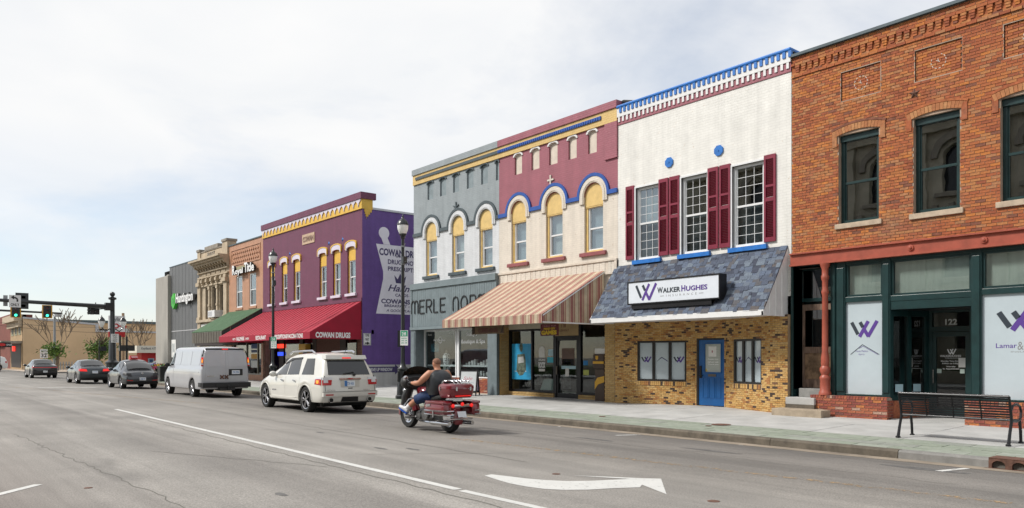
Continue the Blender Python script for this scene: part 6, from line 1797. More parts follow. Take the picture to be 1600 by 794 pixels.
for q in ((S0 + .5, S1 - .4, 7.66, 7.72), (S0 + .5, S1 - .4, 8.66, 8.72), (S0 + .5, S0 + .56, 7.72, 8.66), (S1 - .46, S1 - .4, 7.72, 8.66)): mb.bx(P, *q, -.01, .04)
mb.build('panel_border', M_SALM, b6)
# green ribbed metal awning
GX0, GX1, GY = -51.8, C0 - .1, 15.75
M_GRNM = mat('green_metal', (.115, .205, .115), .4, var=.12, scale=2, metal=.2); M_GRND = mat('dark_green_metal', (.022, .055, .048), .5, var=.2); M_BRNM = mat('brown_metal', (.10, .085, .065), .5, var=.25)
m = MB(); m.add([(x, y, z) for x in (GX0, GX1) for y, z in ((GY, 3.18), (D - .02, 4.60), (D - .02, 2.5), (GY, 2.5))], [(0, 4, 5, 1)]); ga_ = m.build('metal_awning', M_GRNM, b6)
n_ = 24
for k in range(n_ + 1):
    x = GX0 + (GX1 - GX0) * k / n_; MB().tube([(x, GY - .01, 3.19), (x, D - .03, 4.61)], .035, 6).build('roof_rib', M_GRNM, ga_)
    if k < n_: MB().bx(FR(GY), x + .02, x + (GX1 - GX0) / n_ - .02, 2.5, 3.17, -.02, .015 + .01 * (k % 2)).build('valance_panel', M_BRNM, ga_)
PE = SIDE(GX1)
for k in range(5):
    ya, yb = GY + (D - GY) * k / 5 + .01, GY + (D - GY) * (k + 1) / 5 - .01
    MB().prism(PE, [(ya, 2.5), (yb, 2.5), (yb, 3.16 + 1.42 * (k + 1) / 5), (ya, 3.16 + 1.42 * k / 5)], -.02, .012).build('end_panel', M_GRND, ga_)
m = MB(); m.quad((GX0, GY, 2.52), (GX1, GY, 2.52), (GX1, D, 2.52), (GX0, D, 2.52)); m.build('awning_soffit', M_DKBR, ga_)
# shop window under it
m = MB(); PS6 = FR(D + .12)
fx0, fx1 = S0 + .4, S1 - .3
for x in (fx0, fx0 + 2.4, fx1 - .95, fx1 - .08): m.bx(PS6, x, x + .08, .5, 2.9, -.1, 0)
m.bx(PS6, fx0, fx1, 2.82, 2.9, -.1, -.002); m.bx(PS6, fx0, fx1, .5, .58, -.1, -.002); so = m.build('shop_window', mat('pale_bronze_frame', (.30, .28, .22), .4, var=.1), b6)
MB().bx(PS6, fx0, fx1, .58, 2.82, -.06, -.054).build('pane', M_GLASS, so)
for z0, z1, c_ in ((1.5, 1.82, (.55, .28, .03)), (1.9, 2.08, (.04, .06, .14)), (2.15, 2.45, (.03, .07, .2)), (.95, 1.4, (.6, .6, .58))):
    MB().bx(PS6, XF(388.5, D), XF(399, D), z0, z1, -.05, -.045).build('card', mat('card_%d' % int(z0 * 100), c_, .6, var=.1), so)
m = MB(); m.quad((S0, 21, 0), (S1, 21, 0), (S1, 21, 3), (S0, 21, 3)); m.build('shop_room', mat('olive_shop_wall', (.16, .15, .07), .9, var=.5, scale=2), b6)
rt = thing('title_office_sign', 'sign of thick white blackletter words with black sides on the salmon wall', 'sign', (XF(380), D, 7.0))
x0_, x1_ = XF(362.5, D - .3), XF(397, D - .3)
m = MB(); m.bx(P, x0_ + .1, XF(399), 7.14, 7.50, .08, .16); m.build('raceway', mat('olive_box', (.3, .27, .15), .6), rt)
for s_, a, c, h in (('R', 0, .135, .62), ('oyal', .145, .50, .48), ('T', .56, .69, .62), ('itle', .69, .99, .55)):
    w_ = (x1_ - x0_); hh = h
    o = text(s_, P, x0_ + a * w_, 6.98 + (.0 if s_ != 'oyal' else -.10), (c - a) * w_, hh, M_SIGNBLK, rt, 'letter', .16, .30, bold=.06)
    text(s_, P, x0_ + a * w_, 6.98 + (.0 if s_ != 'oyal' else -.10), (c - a) * w_, hh, M_WLET, o, 'letter_face', .301, .304, bold=.03)

# ------------------------------------------------------------------ ornate stone building
O0, O1 = XF(311), S0 - .005
M_SAND = mat('carved_sandstone', (.42, .345, .25), .9, var=.2, scale=2.5, bump=.4, bscale=25)
M_SANDD = mat('weathered_sandstone', (.24, .215, .18), .9, var=.3, scale=3, bump=.4, bscale=25)
b7 = thing('ornate_stone_building', 'narrow carved sandstone front with heavy bracketed cornice and raised parapet', 'building', (O0, D, BASE_Z))
wo_ = [(XF(321), XF(326.3)), (XF(331.2), XF(339)), (XF(343.2), XF(349.2))]
mb = MB(); wall_holes(mb, P, O0, O1, .1, 8.2, [(a, c, 4.35, 6.60) for a, c in wo_] + [(O0 + .5, O1 - .4, .5, 2.7)], 0, .3); mb.build('wall', M_SAND, b7)
mb = MB(); shell(mb, O0, O1, D + .3, D + 24, BASE_Z, 8.9); mb.build('side_wall', M_SANDD, b7)
for q in ((O0 - .15, O1 + .0, 8.42, 8.55, .75), (O0 - .1, O1, 8.28, 8.42, .6), (O0 - .05, O1, 8.14, 8.28, .42)):
    MB().bx(P, q[0], q[1], q[2], q[3], -.3, q[4]).build('cornice_course', M_SAND, b7)
for k in range(12):
    x = O0 + .05 + (O1 - O0 - .2) * k / 11
    MB().prism(Pl((x, D, 0), (0, -1, 0), (0, 0, 1), (1, 0, 0)), [(0, 8.14), (.40, 8.14), (.36, 8.02), (.15, 7.95), (.1, 7.80), (0, 7.75)], 0, .16).build('bracket', M_SAND, b7)
m = MB(); m.bx(P, O0, O1, 8.55, 9.22, -.45, .05); m.bx(P, O0 + .9, O1 - 1.0, 8.7, 9.1, .05, .09); m.build('parapet', M_SAND, b7)
text('BLOCK', P, O0 + 2.2, 8.78, 1.6, .26, M_SANDD, b7, 'lettering', .09, .12, bold=.03)
for q in ((O0 - .02, O0 + .6, 8.5, 9.45), (O1 - 1.0, O1 - .02, 8.5, 9.62)):
    m = MB(); m.bx(P, q[0], q[1], q[2], q[3] - .16, -.5, .12); m.build('parapet_pier', M_SAND, b7); m = MB(); m.bx(P, q[0] - .05, q[1] + .05, q[3] - .16, q[3], -.55, .18); m.build('pier_cap', M_SANDD, b7)
m = MB(); m.bx(P, O0 + 1.6, O1 - 1.9, 9.22, 9.5, -.5, .12); m.bx(P, O0 + .6, O1 - 1.0, 9.16, 9.24, -.48, .1); m.build('parapet_cap', M_SANDD, b7)
for x in (O0 + .05, O1 - .75):
    m = MB(); m.bx(P, x, x + .62, .1, 6.75, 0, .14); m.bx(P, x - .05, x + .67, 6.75, 7.02, 0, .26); m.bx(P, x + .06, x + .56, 7.02, 7.25, 0, .18); m.bx(P, x - .03, x + .65, 4.3, 4.5, 0, .2); m.build('pilaster', M_SAND, b7)
for i, (z0, z1, d_) in enumerate(((7.3, 7.40, .12), (7.66, 7.75, .14), (6.68, 6.78, .1), (4.12, 4.30, .24))): MB().bx(P, O0 + .02 * i, O1 - .02 * i - .02, z0, z1, -.05, d_).build('string_course', M_SAND, b7)
for k in range(5):
    x = O0 + .85 + k * 1.0
    m = MB(); m.bx(P, x, x + .8, 7.44, 7.62, 0, .05); m.bx(P, x + .3, x + .5, 6.8, 7.22, 0, .22); m.bx(P, x + .24, x + .56, 6.95, 7.15, 0, .27); m.build('carved_block', M_SAND, b7)
for x in ((wo_[0][1] + wo_[1][0]) / 2, (wo_[1][1] + wo_[2][0]) / 2):
    m = MB(); m.bx(P, x - .13, x + .13, 4.32, 6.62, 0, .12); m.bx(P, x - .18, x + .18, 6.4, 6.62, 0, .16); m.bx(P, x - .16, x + .16, 5.2, 5.35, 0, .15); m.build('mullion_column', M_SAND, b7)
for a, c in wo_: sash_window(b7, P, a + .003, c - .003, 4.353, 6.597, .18, M_DKBR, M_GLASSD, .07, low_glass=M_GLASSD)
m = MB(); m.bx(P, O0, O1, 2.75, 4.0, 0, .08); m.build('white_fascia', mat('chalky_white_board', (.6, .6, .58), .7, var=.1), b7)
m = MB(); m.bx(P, O0 + .5, O1 - .4, .5, 2.7, -.2, -.15); m.build('shop_glazing', mat('dim_shop_glass', (.03, .032, .03), .15, var=.2), b7)
ac = thing('air_conditioner', 'white window air conditioner jutting from the ornate stone front', 'air conditioner', (XF(331), D, 4.4))
m = MB(); x0_, x1_ = XF(324.5, D - .42), XF(335, D - .42); m.bx(P, x0_, x1_, 4.38, 4.85, -.2, .42); m.build('case', M_WPAINT, ac, bevel=.02)
for k in range(5):
    x = x0_ + .08 + k * .17; MB().bx(P, x, x + .11, 4.45, 4.78, .42, .426).build('grille', mat('grille_grey', (.4, .4, .42), .6), ac)

# ------------------------------------------------------------------ grey bank building
H0, H1, HT = XF(265.6), O0 - .005, 8.82
M_RIB = mat('grey_cladding', (.125, .128, .132), .55, var=.06, scale=1)
b8 = thing('grey_bank_building', 'grey ribbed metal clad bank building with raw concrete end piers', 'building', (H0, D, BASE_Z))
n_ = 26; wp = (H1 - H0) / n_
for k in range(n_):
    for z0, z1 in ((.1, 3.64), (3.70, HT)): MB().bx(P, H0 + k * wp + .018, H0 + (k + 1) * wp - .018, z0, z1, -.05, .03 + .004 * (k % 3)).build('cladding_panel', M_RIB, b8)
m = MB(); m.bx(P, H0, H1, .1, HT - .02, -.3, .0); m.build('wall', mat('cladding_joint', (.12, .12, .125), .7), b8)
m = MB(); m.bx(P, H0, H1, 3.64, 3.70, -.05, .045); m.build('seam_strip', mat('pale_seam', (.42, .42, .43), .5), b8)
m = MB(); m.bx(P, H0, H1, HT, HT + .06, -.4, .06); m.build('coping', M_COPING, b8)
m = MB(); shell(m, H0 - 2.6, H1, D + .3, D + 20, .1, HT - .1); m.build('side_wall', M_RIB, b8)
M_RAW = mat('board_marked_concrete', (.33, .315, .285), .9, var=.12, scale=1.2, bump=.3, bscale=20, stretch=(1, 1, .4))
for x0_, x1_, z1, d_ in ((XF(249.3), XF(262, D - .3), 8.18, .3), (XF(262.6), H0 - .0, 8.3, .12)):
    m = MB(); m.bx(P, x0_, x1_, .1, z1, -1.4, d_); m.build('concrete_pier', M_RAW, b8, bevel=.03)
m = MB(); m.bx(P, XF(268.8), XF(275.5), 1.6, 3.0, .035, .05); po = m.build('poster', M_PAPER, b8)
m = MB(); m.bx(P, XF(270), XF(274), 2.0, 2.7, .05, .054); m.build('poster_print', mat('poster_grey', (.4, .42, .42), .6), po)
hs = thing('bank_sign', 'white raised bank lettering with a green hexagon on the grey cladding', 'sign', (XF(284), D, 5.5))
x0_, x1_ = XF(273, D - .3), XF(301.5, D - .3)
z_ = 5.72
m = MB(); m.bx(P, x0_ + .2, x1_ + .1, z_ + .25, z_ + .55, .03, .12); m.build('raceway', M_BLACKM, hs)
o = text('Huntington', P, x0_ + .25, z_ - .12, x1_ - x0_ - .3, .95, mat('letter_side', (.10, .10, .10), .5), hs, 'letters', .12, .30, bold=.05)
text('Huntington', P, x0_ + .25, z_ - .12, x1_ - x0_ - .3, .95, M_WLET, o, 'letter_faces', .301, .305, bold=.03)
m = MB(); cx_ = XF(270.3, D - .28); m.prism(P, [(cx_ + .52 * cos(pi / 6 + pi / 3 * k), z_ + .3 + .62 * sin(pi / 6 + pi / 3 * k)) for k in range(6)], .05, .28); he = m.build('hexagon', mat('bank_green', (.05, .42, .04), .5, var=.05), hs)
m = MB(); m.prism(P, [(cx_ - .2, z_ + .15), (cx_ + .1, z_ + .0), (cx_ + .2, z_ + .3), (cx_ + .05, z_ + .55), (cx_ - .2, z_ + .5), (cx_ - .05, z_ + .3)], .281, .286); m.build('hexagon_mark', mat('mid_green', (.02, .22, .03), .5, var=0), hs)
# low dark canopy line and door behind the van
m = MB(); m.bx(P, O0 + .6, S0 + 3.0, 2.42, 2.62, .0, .5); m.build('low_canopy', M_DKBR, b7)

# ------------------------------------------------------------------ beyond the junction
TX, TY0 = -111.0, 13.9
M_TANW = mat('tan_painted_wall', (.52, .385, .24), .85, var=.14, scale=.25, bump=.15)
M_TANO = mat('buff_brick_front', (.36, .25, .14), .9, var=.25, scale=1.5)
PT = SIDE(TX)
def TY(px): return YS(px, TX)
def TZ(px, py): return ZS(px, py, TX)
tb = thing('tan_block', 'long tan painted building with stepped parapet beyond the junction', 'building', (TX, TY0, 0))
yA, yB, yC = TY(36), TY(149), TY(300)
z1_, z2_ = TZ(40, 498), TZ(149, 508); z3_ = TZ(155, 519)
m = MB(); m.prism(PT, [(yA, 0), (yC, 0), (yC, z3_), (yB, z3_), (yB, z2_), (yA, z1_)], -.4, 0); 
m.quad((TX - .2, yA, 0), (TX - 28, yA, 0), (TX - 28, yA, z1_), (TX - .2, yA, z1_)); m.quad((TX - .2, yA, z1_ - .4), (TX - 28, yA, z1_ - .4), (TX - 28, yC, z3_ - .4), (TX - .2, yC, z3_ - .4))
m.build('wall', M_TANW, tb)
m = MB(); m.prism(PT, [(yA, z1_), (yB, z2_), (yB, z2_ + .22), (yA, z1_ + .22)], -.5, .12); m.prism(PT, [(yB, z3_), (yB + .35, z3_), (yB + .35, z2_ + .2), (yB, z2_ + .2)], -.5, .12); m.prism(PT, [(yB + .35, z3_), (yC, z3_), (yC, z3_ + .22), (yB + .35, z3_ + .22)], -.5, .12); m.build('coping', mat('pale_metal_coping', (.42, .44, .47), .5, metal=.3), tb)
m = MB(); m.box(TX - 26, TX - 5, yB - 6, yC, 3, TZ(200, 509.5) + .5); m.build('upper_block', M_TANW, tb); m = MB(); m.box(TX - 26.2, TX - 4.8, yB - 6.2, yC, TZ(200, 509.5) + .5, TZ(200, 509.5) + .85); m.build('dark_roof_edge', M_COPING, tb)
for px, py, w, h in ((204, 521, .5, .7), (162, 517.5, .5, .4)):
    MB().box(TX - 3, TX - 2, TY(px) - w, TY(px) + w, 3, TZ(px, py) + h).build('roof_unit', mat('roof_unit_grey', (.3, .34, .36), .6), tb)
# its ornate narrow front on our street
PF_ = Pl((0, yA - .02, 0), (1, 0, 0), (0, 0, 1), (0, -1, 0))
def TXF(px): return XF(px, yA)
x0_, x1_ = TXF(17), TX - .41
zz1 = z1_ + .5
m = MB(); m.bx(PF_, x0_, x1_, 0, zz1, -.4, 0.02)
m.build('front', M_TANO, tb)
for k in range(3):
    a = x0_ + (x1_ - x0_) * (.10 + .3 * k); m = MB(); m.bx(PF_, a, a + 2.2, 4.4, 7.2, .02, .06); w = m.build('window', mat('olive_window', (.22, .22, .13), .5, var=.2), tb)
    MB().bx(PF_, a + .5, a + 1.7, 4.6, 7.0, .06, .07).build('pane', M_DKBR, w)
m = MB(); m.bx(PF_, x0_ - .5, x1_, zz1 - .8, zz1, -.4, .9); m.bx(PF_, x0_ - .2, x1_, zz1 - 1.5, zz1 - .8, -.4, .45); m.build('cornice', M_SAND, tb)
m = MB(); m.bx(PF_, x0_ + 1, x1_ - 1, .3, 3.3, .02, .05); m.build('shopfront', M_DKBR, tb); m = MB(); m.bx(PF_, x0_ - 1, x1_, 3.3, 3.6, .0, 2.2); m.build('canopy', M_SANDD, tb)
MB().bx(PF_, TXF(23.5), TXF(24.6), 2.4, 3.0, .06, .3).build('red_lamp', mat('red_lamp', (.9, .03, .02), .5, emit=1.5, var=0), tb)
rb = thing('red_brick_block', 'dark red brick building at the far left beyond the tan block', 'building', (TX - 45, yA, 0))
m = MB(); m.box(TX - 60, x0_ - .1, yA - .01, yA + 2.5, 0, 7.4); m.build('wall', mat('far_red_brick', (.17, .05, .035), .9, var=.2, scale=1), rb)
m = MB(); m.box(TX - 60, x0_ - 6, yA - .4, yA, 3.2, 3.6); m.build('fascia', M_DKBR, rb)
hs2 = thing('hanging_shop_sign', 'black roadside sign with a red oval at the far left edge', 'sign', (TX + 6, yA - 2.5, 3.3))
Yh = YS(4, -100); m = MB(); PH = SIDE(-100.0)
m.bx(PH, YS(-8, -100), YS(17, -100), ZS(5, 542.5, -100), ZS(5, 535, -100), -.2, 0); hb = m.build('board', M_BLACKM, hs2)
m = MB(); yc_ = YS(3, -100); zc2 = ZS(3, 538.7, -100); m.prism(PH, [(yc_ + .35 * cos(2 * pi * k / 14), zc2 + .16 * sin(2 * pi * k / 14)) for k in range(14)], 0, .02); m.build('red_oval', mat('sign_red', (.5, .02, .02), .5, var=0), hb)
text('GREEK', PH, yc_ + .4, zc2 - .09, .55, .18, M_WLET, hb, 'lettering', 0, .02)
m = MB(); m.tube([(-100.1, yc_ - .2, 0), (-100.1, yc_ - .2, ZS(5, 541, -100))], .07, 8); m.build('post', M_BLACKM, hs2)

# drive-up cash machine of the other bank
KX = -96.0; PK = SIDE(KX)
kb = thing('cash_machine_kiosk', 'small red drive-up cash machine kiosk with a cream canopy', 'kiosk', (KX, YS(236, KX), 0))
y0_, y1_ = YS(219.5, KX), YS(262, KX); zt2, zc2, zb2 = ZS(235, 540.5, KX), ZS(235, 551.5, KX), ZS(235, 579, KX)
m = MB(); m.bx(PK, y0_ + .1, y1_, 0, zc2, -2, 0); m.build('red_body', mat('bank_red', (.42, .012, .014), .5, var=.08), kb)
m = MB(); m.bx(PK, YS(211, KX), y1_ + 1, zc2, zt2, -3, .8); m.build('canopy', mat('cream_fascia', (.62, .60, .52), .6, var=.05), kb)
text('KeyBank ATM', PK, YS(218, KX), zc2 + .3, YS(243, KX) - YS(218, KX), .34, mat('grey_ink', (.2, .2, .2), .6), kb, 'lettering', .801, .81, bold=.03)
m = MB(); m.bx(PK, YS(231, KX), YS(240.5, KX), ZS(235, 571, KX), ZS(235, 560, KX), 0, .1); cm = m.build('cash_machine', mat('pale_blue_steel', (.28, .36, .42), .4, metal=.3), kb); MB().bx(PK, YS(233, KX), YS(238.5, KX), ZS(235, 566, KX), ZS(235, 561.5, KX), .1, .11).build('screen', mat('screen_blue', (.02, .06, .14), .2), cm)
ks_ = thing('bank_pylon_sign', 'white and red bank banner sign with a red key on a wooden pole', 'sign', (-84, YS(183, -84), 0))
KX2 = -84.0; PK = SIDE(KX2)
y0_, y1_ = YS(169.5, KX2), YS(195.5, KX2); z0, zm2, z1 = ZS(183, 526.5, KX2), ZS(183, 518.5, KX2), ZS(183, 493.5, KX2)
m = MB(); m.bx(PK, y0_, y1_, zm2, z1, -.15, 0); kf = m.build('white_panel', M_WPAINT, ks_); m = MB(); m.bx(PK, y0_, y1_, z0, zm2 - .003, -.15, .002); m.build('red_panel', mat('bank_red', (.42, .012, .014), .5), ks_)
text('KeyBank', PK, YS(172, KX2), ZS(183, 504, KX2), YS(195, KX2) - YS(172, KX2), .52, mat('grey_ink', (.2, .2, .2), .6), kf, 'lettering', .001, .012, bold=.03)
m = MB(); yk, zk = YS(181.5, KX2), ZS(183, 509.5, KX2); m.ring(PK, arc(yk, zk, .26, 0, 2 * pi, 16), arc(yk, zk, .14, 0, 2 * pi, 16), .001, .02); m.bx(PK, yk + .24, yk + .95, zk - .06, zk + .06, .001, .021)
m.bx(PK, yk + .6, yk + .7, zk - .22, zk - .06, .001, .021); m.bx(PK, yk + .82, yk + .92, zk - .22, zk - .06, .001, .021); m.build('key_emblem', mat('bank_red', (.42, .012, .014), .5), kf)
m = MB(); yp = YS(193.5, KX2); m.tube([(KX2 - .3, yp, 0), (KX2 - .3, yp, z1 + .3)], .13, 8); m.build('wooden_pole', mat('pole_wood', (.3, .2, .12), .9, var=.2), ks_)
# ------------------------------------------------------------------ vehicles (built nose towards +x, then turned)
def pw(L, x):
    if x <= L[0][0]: return L[0][1]
    for (a, u), (b, v) in zip(L, L[1:]):
        if x <= b:
            t = (x - a) / (b - a); return u + (v - u) * t
    return L[-1][1]
def sm(L, x, d=.12):
    return (pw(L, x - d) + 2 * pw(L, x) + pw(L, x + d)) / 4
M_TYRE = mat('tyre_rubber', (.013, .013, .013), .85, var=.2, scale=10)
M_CHROME = mat('chrome', (.6, .6, .62), .15, metal=1, var=.05)
M_ALLOY = mat('alloy_rim', (.42, .42, .44), .25, metal=.9, var=.1)
M_CARG = mat('tinted_car_glass', (.012, .014, .016), .04, var=0, coat=.5)
M_TRIMB = mat('black_trim', (.014, .014, .015), .5, var=.15)
M_UNDER = mat('underbody', (.008, .008, .008), .9, var=.2)
M_TAILR = mat('red_lens', (.45, .008, .010), .15, var=.1, coat=.8)
M_LITR = mat('lit_red_lens', (.75, .015, .012), .2, var=0, emit=.4)
M_LITA = mat('lit_amber_lens', (.85, .30, .03), .2, var=0, emit=.45)
M_LENSW = mat('clear_lens', (.62, .64, .66), .12, var=.1, coat=.8)
M_PLATE = mat('plate_white', (.66, .70, .74), .4, var=.06)
M_BLUEP = mat('plate_blue', (.05, .17, .42), .4, var=.1)

class Car:
    def __init__(s, name, label, cat, sp, paint, loc, rz=pi, group='cars driving down the street'):
        s.sp, s.paint = sp, paint
        s.root = thing(name, label, cat, loc, group, local=True, rz=rz)
        s.body()
    def prof(s, x):
        sp = s.sp
        zt, zs, w, g = sm(sp['top'], x), sm(sp['belt'], x), sm(sp['w'], x), sm(sp['g'], x)
        zs = min(zs, zt - .05)
        zb = sp['sill']
        for xc in (sp['xr'], sp['xf']):
            R_ = sp['R'] * sp.get('arch', 1.16)
            if abs(x - xc) < R_: zb = max(zb, sp['R'] + sqrt(R_ * R_ - (x - xc) ** 2))
        zm = max(zb + .03, zb + .45 * (zs - zb))
        k = min(1, max(0, (zt - zs - .05) / .35)); g = w - .1 + (g - w + .1) * k
        C = [(w - .035, zb), (w - .005, zb + .04), (w, zm), (w - .012, zs - .12 if zs - .12 > zm else (zm + zs) / 2), (w - .045, zs), (g + (w - .05 - g) * .45, zs + (zt - zs) * .5), (g + .01, zt - .10 * k - .02), (g - .07, zt - .025), (g * .5, zt + .015), (0, zt + .03)]
        return C
    def side_y(s, x, z):
        C = s.ring(x)
        for (y0, z0), (y1, z1) in zip(C, C[1:]):
            if z0 <= z <= z1 and z1 > z0: return y0 + (y1 - y0) * (z - z0) / (z1 - z0)
        return C[0][0] if z < C[0][1] else C[-2][0]
    def ring(s, x):
        C = s.prof(x); out = []
        n = len(C)
        for i in range(n - 1):
            p0, p1, p2, p3 = C[max(i - 1, 0)], C[i], C[i + 1], C[min(i + 2, n - 1)]
            for t in (0, .5):
                q = []
                for a, b, c, d in zip(p0, p1, p2, p3): q.append(.5 * (2 * b + (c - a) * t + (2 * a - 5 * b + 4 * c - d) * t * t + (3 * b - a - 3 * c + d) * t ** 3))
                out.append(tuple(q))
        return out + [C[-1]]
    def body(s):
        sp = s.sp; Lc = sp['L']
        xs = {Lc * i / 26 for i in range(1, 26)}
        for xc in (sp['xr'], sp['xf']):
            R_ = sp['R'] * sp.get('arch', 1.16)
            xs = {x for x in xs if abs(x - xc) > R_ + .03} | {xc + R_ * cos(pi * k / 14) for k in range(15)} | {xc - R_ - .004, xc + R_ + .004}
        xs = sorted(x for x in xs if .16 < x < Lc - .16)
        st = [(.02, -.06, 0), (.05, -.02, 0), (.14, 0, 0)] + [(x, 0, 0) for x in xs] + [(Lc - .12, -.0, 0), (Lc - .04, -.03, 0), (Lc, -.09, 0)]
        V = []; mcol = 0
        for i, (x, dw, _) in enumerate(st):
            r = s.ring(max(.1, min(Lc - .1, x)) if (i < 3 or i > len(st) - 4) else x)
            row = []
            zmx = r[-1][1]
            for y, z in r:
                xx = x
                if x < 1.4: xx = x + (sm(sp['rear'], z, .04)) * max(0, 1 - x / 1.4)
                if x > Lc - 1.2: xx = x - (sm(sp['front'], z, .04)) * max(0, 1 - (Lc - x) / 1.2)
                row.append((xx, max(0, y + dw * (1 if y > .1 else 0)), z + (dw * .3 if z > zmx - .1 else 0)))
            V.append([(a, b, c) for a, b, c in row] + [(a, -b, c) for a, b, c in row[-2::-1]])
        m = MB(); nc = len(V[0]); ns = len(V)
        m.v = [p for row in V for p in row]
        fs = []
        for i in range(ns - 1):
            for j in range(nc - 1): fs.append((i * nc + j, i * nc + j + 1, (i + 1) * nc + j + 1, (i + 1) * nc + j))
        h = nc // 2
        for i in (0, ns - 1):
            for j in range(h): 
                a, b = i * nc + j, i * nc + nc - 1 - j
                fs.append((a, a + 1, b - 1, b) if j < h - 1 else (a, a + 1, b))
        m.f = fs; m.m = [0] * len(fs)
        s.bodyo = m.build('body', s.paint, s.root, smooth=radians(50))
        m = MB(); w = pw(sp['w'], Lc / 2)
        zt = sp['R'] * 2.15
        m.box(.25, Lc - .25, -w + .27, w - .27, sp['sill'] - .03, zt)
        m.box(sp['xr'] + .6, sp['xf'] - .55, -w + .07, w - .07, sp['sill'] - .02, sp['sill'] + .3); m.build('underbody', M_UNDER, s.root)
        for xc in (sp['xr'], sp['xf']):
            for sg in (1, -1): s.wheel(xc, sg * (w - .125), sg)
    def wheel(s, x, y, sg):
        sp = s.sp; R_ = sp['R']; rr = sp.get('rim', .68) * R_; wd = .115
        m = MB(); m.lathe([(rr, -wd), (R_ * .93, -wd), (R_, -wd * .75), (R_, wd * .75), (R_ * .93, wd), (rr + .012, wd * .98), (rr, wd * .7), (rr, -wd)], (0, 0, 0), 28, 'Y')
        if sg < 0: m.v = [(a, -b, c) for a, b, c in m.v]
        m.v = [(a + x, b + y, c + R_) for a, b, c in m.v]; t = m.build('wheel', M_TYRE, s.root, smooth=True)
        m = MB(); m.lathe([(rr, wd * .9), (rr * .9, wd * .8), (rr * .88, wd * .2), (rr, wd * .2), (rr, wd * .9)], (0, 0, 0), 28, 'Y')
        n = sp.get('spokes', 6)
        for k in range(n):
            a = 2 * pi * k / n
            for da in (-.10, .10):
                m.tube([(.12 * rr * cos(a), wd * .72, .12 * rr * sin(a)), (rr * .93 * cos(a + da * 1.5), wd * .78, rr * .93 * sin(a + da * 1.5))], rr * .062, 5)
        m.lathe([(rr * .24, wd * .3), (rr * .22, wd * .85), (0, wd * .9)], (0, 0, 0), 12, 'Y')
        m.v = [(a + x, sg * b + y, c + R_) for a, b, c in m.v]; m.build('rim', sp.get('rimmat', M_ALLOY), t, smooth=True)
        m = MB(); m.lathe([(rr, -.02), (0, -.02)], (0, 0, 0), 16, 'Y'); m.v = [(a + x, sg * (b + .03) + y, c + R_) for a, b, c in m.v]; m.build('brake', M_UNDER, t)
    def patch(s, name, pts, m, off=.006, par=None, sgs=(1, -1), depth=.03, label=None):
        """a piece on the flanks: polygon in (x, z)"""
        out = []
        for sg in sgs:
            mb = MB(); n = len(pts)
            # refine the edges so the piece follows the flank
            q = []
            for i in range(n):
                a, b = pts[i], pts[(i + 1) % n]
                k = max(1, int(max(abs(b[0] - a[0]) / .18, abs(b[1] - a[1]) / .08)))
                q += [(a[0] + (b[0] - a[0]) * t / k, a[1] + (b[1] - a[1]) * t / k) for t in range(k)]
            n = len(q); cx, cz = sum(a for a, b in q) / n, sum(b for a, b in q) / n
            def at(x, z, o): return (x, sg * (s.side_y(x, z) + o), z)
            rings = []
            for f in (1, .66, .33): rings.append([at(cx + (a - cx) * f, cz + (b - cz) * f, off) for a, b in q])
            vs = [at(a, b, off - depth) for a, b in q]
            for r in rings: vs += r
            vs.append(at(cx, cz, off))
            fs = []
            for lv in range(3):
                for i in range(n): fs.append((lv * n + i, lv * n + (i + 1) % n, (lv + 1) * n + (i + 1) % n, (lv + 1) * n + i))
            fs += [(3 * n + i, 3 * n + (i + 1) % n, 4 * n) for i in range(n)]
            mb.add(vs, fs); o = mb.build(name, m, par or s.root, smooth=radians(35)); out.append(o)
            if label: o['label'] = label
        return out
    def rx(s, z): return sm(s.sp['rear'], z, .04) + .02
    def rear(s, name, pts, m, off=.008, par=None, depth=.04, both=False):
        """a piece on the tail: polygon in (y, z)"""
        o = None
        for sg in ((1, -1) if both else (1,)):
            mb = MB(); n = len(pts)
            q = []
            for i in range(n):
                a, b = pts[i], pts[(i + 1) % n]; k = max(1, int(abs(b[1] - a[1]) / .07))
                q += [(a[0] + (b[0] - a[0]) * t / k, a[1] + (b[1] - a[1]) * t / k) for t in range(k)]
            n = len(q)
            def at(y, z, o_): return (s.rx(z) - o_, sg * y, z)
            cy, cz = sum(a for a, b in q) / n, sum(b for a, b in q) / n
            vs = [at(a, b, off - depth) for a, b in q] + [at(a, b, off) for a, b in q] + [at(cy, cz, off)]
            fs = [(i, (i + 1) % n, n + (i + 1) % n, n + i) for i in range(n)] + [(n + i, n + (i + 1) % n, 2 * n) for i in range(n)]
            mb.add(vs, fs); o = mb.build(name, m, par or s.root)
        return o
    def plate(s, y, z, txt, w=.31, h=.155, off=.02, blue=True):
        p = s.rear('number_plate', [(y - w / 2, z - h / 2), (y + w / 2, z - h / 2), (y + w / 2, z + h / 2), (y - w / 2, z + h / 2)], M_PLATE, off)
        PP = Pl((s.rx(z) - off - .002, 0, 0), (0, -1, 0), (0, 0, 1), (-1, 0, 0))
        if txt: text(txt, PP, -y - w * .36, z - h * .27, w * .72, h * .5, M_BLUEP, p, 'lettering', .0, .002, bold=.02)
        return p
    def mirror(s, x, z, m):
        for sg in (1, -1):
            y = s.side_y(x, z)
            mb = MB(); mb.ball((x, sg * (y + .12), z + .05), .1, 10, 6, (.7, 1.15, .95)); mb.tube([(x + .03, sg * (y - .01), z), (x, sg * (y + .1), z + .03)], .03, 6)
            mb.build('wing_mirror', m, s.root, smooth=True)
